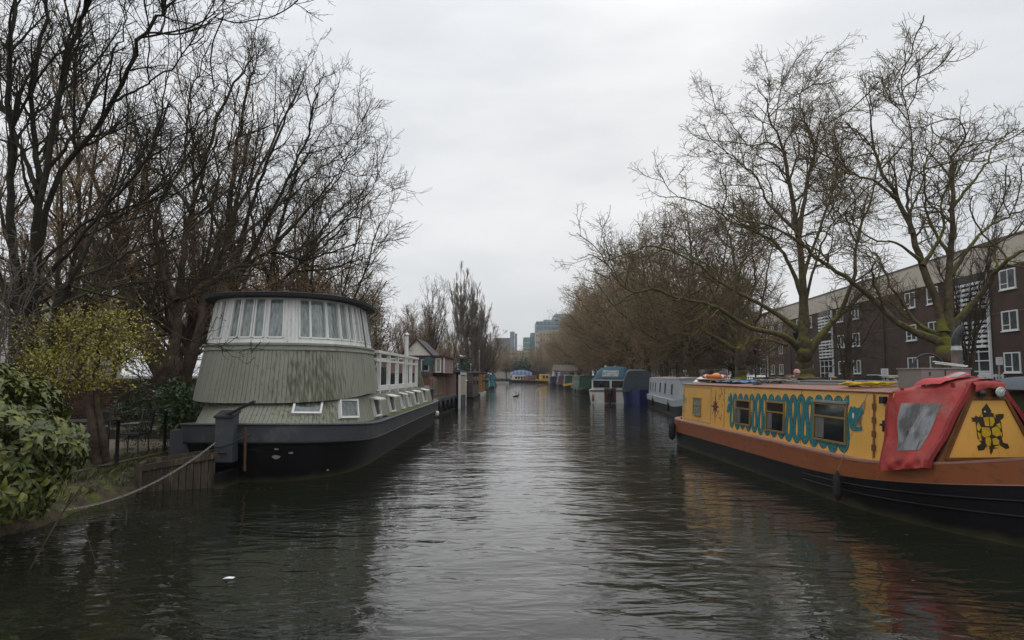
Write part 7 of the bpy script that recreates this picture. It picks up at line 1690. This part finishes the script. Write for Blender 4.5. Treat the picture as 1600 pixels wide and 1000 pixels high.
# gull, chimney, white shed, chair
m = MB(); m.lathe((-3.55, 48.5, 2.3), [(.13, 0), (.12, .05), (.11, .85), (.20, .87), (.20, .93), (0, .96)], 10); m.build('chimney', M_tarp, h2)
def bird(name, label, loc, rz, s, body, wing, legs=True):
    t = thing(name, label, 'bird', loc, rz); me = bpy.data.meshes.new('body'); vs = [(-.20, 0, .10), (-.10, 0, .09), (.02, 0, .09), (.12, 0, .12), (.16, 0, .19), (.20, 0, .215)]; me.from_pydata([tuple(s*c for c in v) for v in vs], [(i, i+1) for i in range(5)], [])
    o = link('body', me, body, t); sk = o.modifiers.new('s', 'SKIN'); 
    for i, r in enumerate((.015, .055, .07, .05, .032, .032)): me.skin_vertices[0].data[i].radius = (r*s, r*s)
    me.skin_vertices[0].data[2].use_root = True; o.modifiers.new('u', 'SUBSURF').render_levels = 2
    m = MB(); m.tube([(s*.225, 0, s*.212), (s*.28, 0, s*.20)], [s*.014, s*.004], 6); m.build('beak', mat('beak_yellow', (.5, .3, .03), .5), t)
    for sg in (-1, 1):
        m = MB(); m.slab([(s*.06, sg*s*.06, s*.12), (-s*.10, sg*s*.065, s*.13), (-s*.26, sg*s*.03, s*.12), (-s*.08, sg*s*.075, s*.07)], (0, sg*.01*s, 0)); m.build('wing', wing, t)
        if legs: MB().tube([(0, sg*s*.025, s*.04), (0, sg*s*.025, 0)], s*.006, 4).build('leg', mat('beak_yellow', (.5, .3, .03)), t)
bird('gull', 'white gull standing on the tall chimney beyond the lattice bay', (-3.55, 48.5, 3.26), 2.6, 1.0, M_upvc, mat('gull_grey', (.35, .37, .40), .7))
MB().slab([(-6.6, 52, 1.6), (-3.6, 52, 1.6), (-4.2, 52, 2.1), (-5.6, 52, 2.5)], (0, 6, 0)).build('white_tent', M_upvc, None, 'white tent-like roof behind the lattice bay', 'tent')
tc_ = thing('plastic_chair', 'teal plastic garden chair on the deck of the pink-boarded cabin', 'chair', (-4.35, 35.3, 2.14), 0); M_tchair = mat('teal_plastic', (.015, .07, .07), .5)
MB().box(-.25, .25, -.22, .24, .38, .42).build('seat', M_tchair, tc_); MB().slab([(-.25, .22, .42), (.25, .22, .42), (.22, .32, .82), (-.22, .32, .82)], (0, .03, 0)).build('backrest', M_tchair, tc_)
for sx in (-1, 1):
    MB().tube([(sx*.26, .22, .40), (sx*.27, .2, .60), (sx*.26, -.25, .62)], .02, 5).build('armrest', M_tchair, tc_)
    for sy in (-1, 1): MB().tube([(sx*.26, sy*.24, 0), (sx*.23, sy*.2, .4)], .02, 5).build('leg', M_tchair, tc_)
for i, (y, lb_) in enumerate(((33.0, 'small white ball fender at the near corner of the cedar houseboat'),)):
    MB().lathe((-3.62, y, .05), [(0, 0), (.11, .05), (.14, .14), (.11, .24), (0, .28)], 12).build('ball_fender', M_gel, None, lb_, 'fender')
for i, y in enumerate((34.6, 36.4, 38.2, 40.0)):
    lb_ = 'black fender along the side of the cedar houseboat, %s of four from its near corner' % ['first', 'second', 'third', 'last'][i]
    MB().lathe((-3.70+.035*(y-34.6)+.08, y, .10), [(0, 0), (.09, .04), (.09, .5), (.03, .6), (0, .62)], 8).build('fender', M_iron, None, lb_, 'fender', 'black fenders on the cedar houseboat')
# cottage with white gable
ct = thing('cottage', 'cottage with a white triangular gable behind the pink-boarded cabin', 'house', (-8.3, 62, .35), world=True)
gx0, gx1, gz, gp = -11.4, -5.9, 2.6, 5.2
MB().slab([(gx0+.3, 62, .3), (gx1-.3, 62, .3), (gx1-.3, 62, gz), ((gx0+gx1)/2, 62, gp), (gx0+.3, 62, gz)], (0, 7, 0)).build('wall', mat('gable_white', (.72, .68, .60), .8, .1, 3), ct)
for sg in (-1, 1):
    cx_ = (gx0+gx1)/2; e = gx0-.2 if sg < 0 else gx1+.2; MB().slab([(cx_, 61.8, gp+.05), (e, 61.8, gz-.3), (e, 61.8, gz-.18), (cx_, 61.8, gp+.19)], (0, 7.4, 0)).build('roof', mat('slate', (.07, .06, .06), .8, .3, 3), ct)
# moored houseboats beyond
def shedboat(label, x0, x1, y0, y1, z1, mt, roofm=M_roofg, hull=M_hull, wins=0, wm_=None):
    t = thing('shed_boat', label, 'houseboat', ((x0+x1)/2, (y0+y1)/2, 0), world=True, group='small houseboats along the left bank')
    MB().slab([(x0-.1, y0-.6, .3), (x1+.12, y0-.6, .3), (x1+.12, y1+.6, .3), (x0-.1, y1+.6, .3)], (0, 0, -.7)).build('hull', hull, t); MB().box(x0, x1, y0, y1, .303, z1).build('cabin', mt, t)
    MB().box(x0-.12, x1+.14, y0-.12, y1+.12, z1+.003, z1+.09).build('roof', roofm, t)
    for k in range(wins):
        yy = y0+(y1-y0)*(k+.25)/wins; MB().box(x1+.003, x1+.03, yy, yy+(y1-y0)/wins*.5, z1-.95, z1-.3).build('window', wm_ or M_glassd, t)
        xx = x0+(x1-x0)*.25; 
    MB().box(x0+(x1-x0)*.3, x0+(x1-x0)*.7, y0-.03, y0-.003, z1-.95, z1-.35).build('window', wm_ or M_glassd, t)
shedboat('plain grey-brown shed houseboat beyond the white lattice bay', -5.6, -3.2, 56, 66, 2.2, mat('dark_boards', (.09, .072, .06), .85, .3, 3), wins=2)
shedboat('orange-brown wooden cabin boat right of the grey-brown shed houseboat', -4.6, -3.0, 69, 76, 2.3, mat('orange_wood', (.30, .14, .04), .7, .3, 3), hull=M_gel, wins=2)
shedboat('green and black low boat right of the orange-brown cabin', -5.2, -3.2, 84, 94, 2.0, M_greenp, wins=3)
shedboat('cream cabin boat in the distant left row', -4.9, -3.4, 99, 105, 2.2, M_cream, wins=2)
shedboat('turquoise covered boat in the distant left row', -4.4, -2.9, 108, 118, 2.1, mat('turquoise', (.03, .24, .32), .6), mat('turquoise', (.03, .24, .32)), wins=1)
shedboat('dark boat at the far end of the left row', -4.6, -3.1, 124, 136, 1.7, M_roofg, wins=1)
for (x, y, h, lb_) in ((-6.2, 70, 3.2, 'thin pale pole with a lamp, left of two above the orange-brown cabin boat'), (-5.9, 74, 3.2, 'thin pale pole with a lamp, right of two above the orange-brown cabin boat'), (-4.6, 96, 5.4, 'tall thin mast in the distant left row'), (-5.3, 88, 3.4, 'short pale pole between the orange-brown cabin and the tall mast')):
    m = MB(); m.tube([(x, y, .3), (x, y, h)], .035, 5); m.lathe((x, y, h), [(.10, 0), (.12, .08), (0, .14)], 6); m.build('lamp_pole', M_steel, None, lb_, 'pole')
# white hut at the right
ht = thing('boat_hut', 'low white hut with brown roof and dark windows on the far right bank', 'hut', (11, 142, .95), world=True)
MB().box(8.6, 13.2, 140, 146, .95, 2.9).build('wall', mat('hut_white', (.45, .46, .45), .8, .15, 3), ht); MB().slab([(8.2, 139.6, 2.92), (13.6, 139.6, 2.92), (13.2, 143, 4.2), (8.6, 143, 4.2)], (0, 0, .1)).build('roof', mat('brown_roof', (.14, .11, .08), .9, .3, 2), ht)
for x in (9.0, 11.4): MB().box(x, x+1.3, 139.95, 139.997, 1.7, 2.6).build('window', M_glassd, ht)
# gabled roof at the end
gr = thing('boathouse', 'dark gabled boathouse roof among the trees at the canal end', 'house', (8, 232, .9), world=True)
MB().slab([(5.0, 230, .9), (11.5, 230, .9), (11.5, 230, 4.2), (8.2, 230, 6.6), (5.0, 230, 4.2)], (0, 8, 0)).build('wall', mat('boathouse_brown', (.11, .07, .05), .9, .3, 2), gr)
for sg in (-1, 1): MB().slab([(8.2, 229.5, 6.7), (8.2+sg*3.9, 229.5, 3.9), (8.2+sg*3.9, 229.5, 4.15), (8.2, 229.5, 6.95)], (0, 9, 0)).build('roof', M_iron, gr)
# ---------------------------------------------------------------- far buildings
def tower(name, label, x0, x1, y, z1, depth, wallm, glassm, nf, nb, pad=.12, z0=0, roofs=()):
    t = thing(name, label, 'building', ((x0+x1)/2, y, z0), world=True)
    MB().box(x0, x1, y, y+depth, z0, z1).build('wall', wallm, t)
    fh = (z1-z0)/nf; bw_ = (x1-x0)/nb
    gm_ = MB().box(0, bw_*(1-pad), 0, .15, 0, fh*(1-pad*2.2)); me = bpy.data.meshes.new('window'); me.from_pydata(gm_.v, [], gm_.f); me.materials.append(glassm)
    cnt = 0
    for f in range(nf):
        if z0+(f+1)*fh < z1*.35: continue
        for b in range(nb):
            o = link('window', me, None, t); o.location = (x0+b*bw_+bw_*pad/2-(x0+x1)/2, -.12, z0+f*fh+fh*pad-z0)
    for (a, b, c, d) in roofs: MB().box(a, b, y+2, y+depth-2, c+.003, d).build('roof_storey', wallm, t)
    return t
def XZ(px, py, Y): p = P(px, py, Y); return p.x, p.z
M_gfac = mat('glass_facade', (.10, .17, .20), .2, .25, .2, spec=.8); M_fac2 = mat('pale_spandrel', (.25, .30, .32), .7, .15, .3); M_sand = mat('sandstone', (.36, .29, .19), .85, .2, .2); M_brk2 = mat('brown_far_brick', (.16, .11, .08), .9, .2, .3); M_stc = mat('stucco_far', (.36, .33, .28), .85, .25, .2)
def fx(px, Y): return (px-800)*Y/FPX
tower('office_block', 'wide glass office block with curved roof line above the right-bank trees', fx(838, 420), fx(890, 420), 420, XZ(0, 502, 420)[1], 30, M_fac2, M_gfac, 13, 9, roofs=[(fx(850, 420), fx(873, 420), XZ(0, 502, 420)[1], XZ(0, 499, 420)[1]), (fx(868, 420), fx(888, 420), XZ(0, 502, 420)[1], XZ(0, 490, 420)[1])])
tower('office_tower', 'stepped pale blue office tower behind the glass office block', fx(866, 460), fx(904, 460), 460, XZ(0, 492, 460)[1], 30, M_fac2, M_gfac, 16, 7)
tower('office_tower', 'tallest glass tower just showing over the treetops at the right', fx(898, 440), fx(925, 440), 440, XZ(0, 483, 440)[1], 30, M_fac2, M_gfac, 16, 5)
tower('tower_block', 'slim distant grey tower block standing alone left of centre skyline', fx(797, 700), fx(804, 700), 700, XZ(0, 518, 700)[1], 12, mat('slate_facade', (.13, .17, .20), .7), M_gfac, 16, 3)
tower('tower_block', 'lower half of the twin slim grey block in the distance', fx(804.4, 700), fx(808, 700), 700, XZ(0, 521, 700)[1], 12, mat('slate_facade', (.13, .17, .20)), M_gfac, 15, 2)
tower('office_block', 'low teal glass block between the slim tower and the beige block', fx(818, 380), fx(829, 380), 380, XZ(0, 527, 380)[1], 20, M_fac2, mat('teal_glass', (.12, .25, .26), .2), 8, 4)
tower('office_block', 'narrow blue-grey glass stair block beside the beige block', fx(829.5, 385), fx(838, 385), 385, XZ(0, 520, 385)[1], 20, mat('slate_facade', (.13, .17, .20)), mat('teal_glass', (.12, .25, .26), .2), 9, 3)
tower('stone_block', 'beige stone apartment block under the glass office block', fx(843, 330), fx(882, 330), 330, XZ(0, 517, 330)[1], 20, M_sand, M_glassb, 8, 8, .55)
tower('brick_block', 'white-banded brown block at the left edge of the beige block', fx(837, 325), fx(843, 325), 325, XZ(0, 519, 325)[1], 12, mat('pale_band', (.42, .38, .34), .8), M_brk2, 7, 2, .35)
tower('stucco_terrace', 'long pale stucco terrace behind the trees at the canal end', fx(770, 275), fx(852, 275), 275, XZ(0, 548, 275)[1], 12, M_stc, M_glassb, 5, 20, .6, z0=.9)
tower('stucco_terrace', 'distant low pale roofline left of the slim tower', fx(772, 560), fx(797, 560), 560, XZ(0, 528, 560)[1], 12, mat('dusky_roofs', (.16, .15, .15), .9), M_glassb, 8, 8, .6)
t = thing('stucco_villas', 'pale stucco villas glimpsed between trunks beyond the brick flats', 'building', (31, 180, 1.0), world=True)
for x in (17.2, 42, 65.5): MB().tube([(x, .09, .1), (x, .09, ZT)], .05, 6).build('downpipe', M_iron, fb)
for k in range(7):
    y0 = 138+k*13; MB().box(33+k*.3, 42, y0, y0+12.5, 1.0, 8.6).build('villa', M_stc, t)
    for z in (1.6, 4.2):
        for q in range(4): MB().box(32.93+k*.3, 33+k*.3-.003, y0+1+q*3, y0+2.2+q*3, z, z+1.5).build('window', M_glassb, t)
# birds and floating things on the water
bird('duck', 'dark duck swimming in mid canal', (.38, 65, -.10), 0.2, 1.6, mat('duck_brown', (.05, .035, .02), .8), mat('duck_brown', (.05, .035, .02)), False)
MB().lathe((-4.4, 148, 0), [(0, -.1), (.25, 0), (.3, .3), (0, .6)], 8).build('buoy', M_cream, None, 'tiny pale buoy on the water near the canal end', 'buoy')
p = P(357, 896, 6.9); pp = MB(); pp.add([(p.x-.055, p.y-.01, .012), (p.x-.01, p.y-.03, .02), (p.x+.05, p.y-.01, .014), (p.x+.06, p.y+.02, .022), (p.x+.0, p.y+.015, .028), (p.x-.04, p.y+.03, .016)], [(0, 1, 4, 5), (1, 2, 3, 4)]); pp.build('floating_paper', M_upvc, None, 'scrap of white paper floating on the dark water', 'litter')

# ---------------------------------------------------------------- damp winter air
hzm = bpy.data.materials.new('damp_air'); hzm.use_nodes = True; nt = hzm.node_tree; nt.nodes.clear()
o_ = N(nt, 'ShaderNodeOutputMaterial'); pv = N(nt, 'ShaderNodeVolumePrincipled'); pv.inputs['Density'].default_value = 0.00032; pv.inputs['Color'].default_value = (.86, .88, .90, 1); pv.inputs['Anisotropy'].default_value = .2
nt.links.new(pv.outputs[0], o_.inputs['Volume'])
MB().box(-905, 905, -65, 1305, -2.0, 62).build('haze', hzm, kind='stuff')
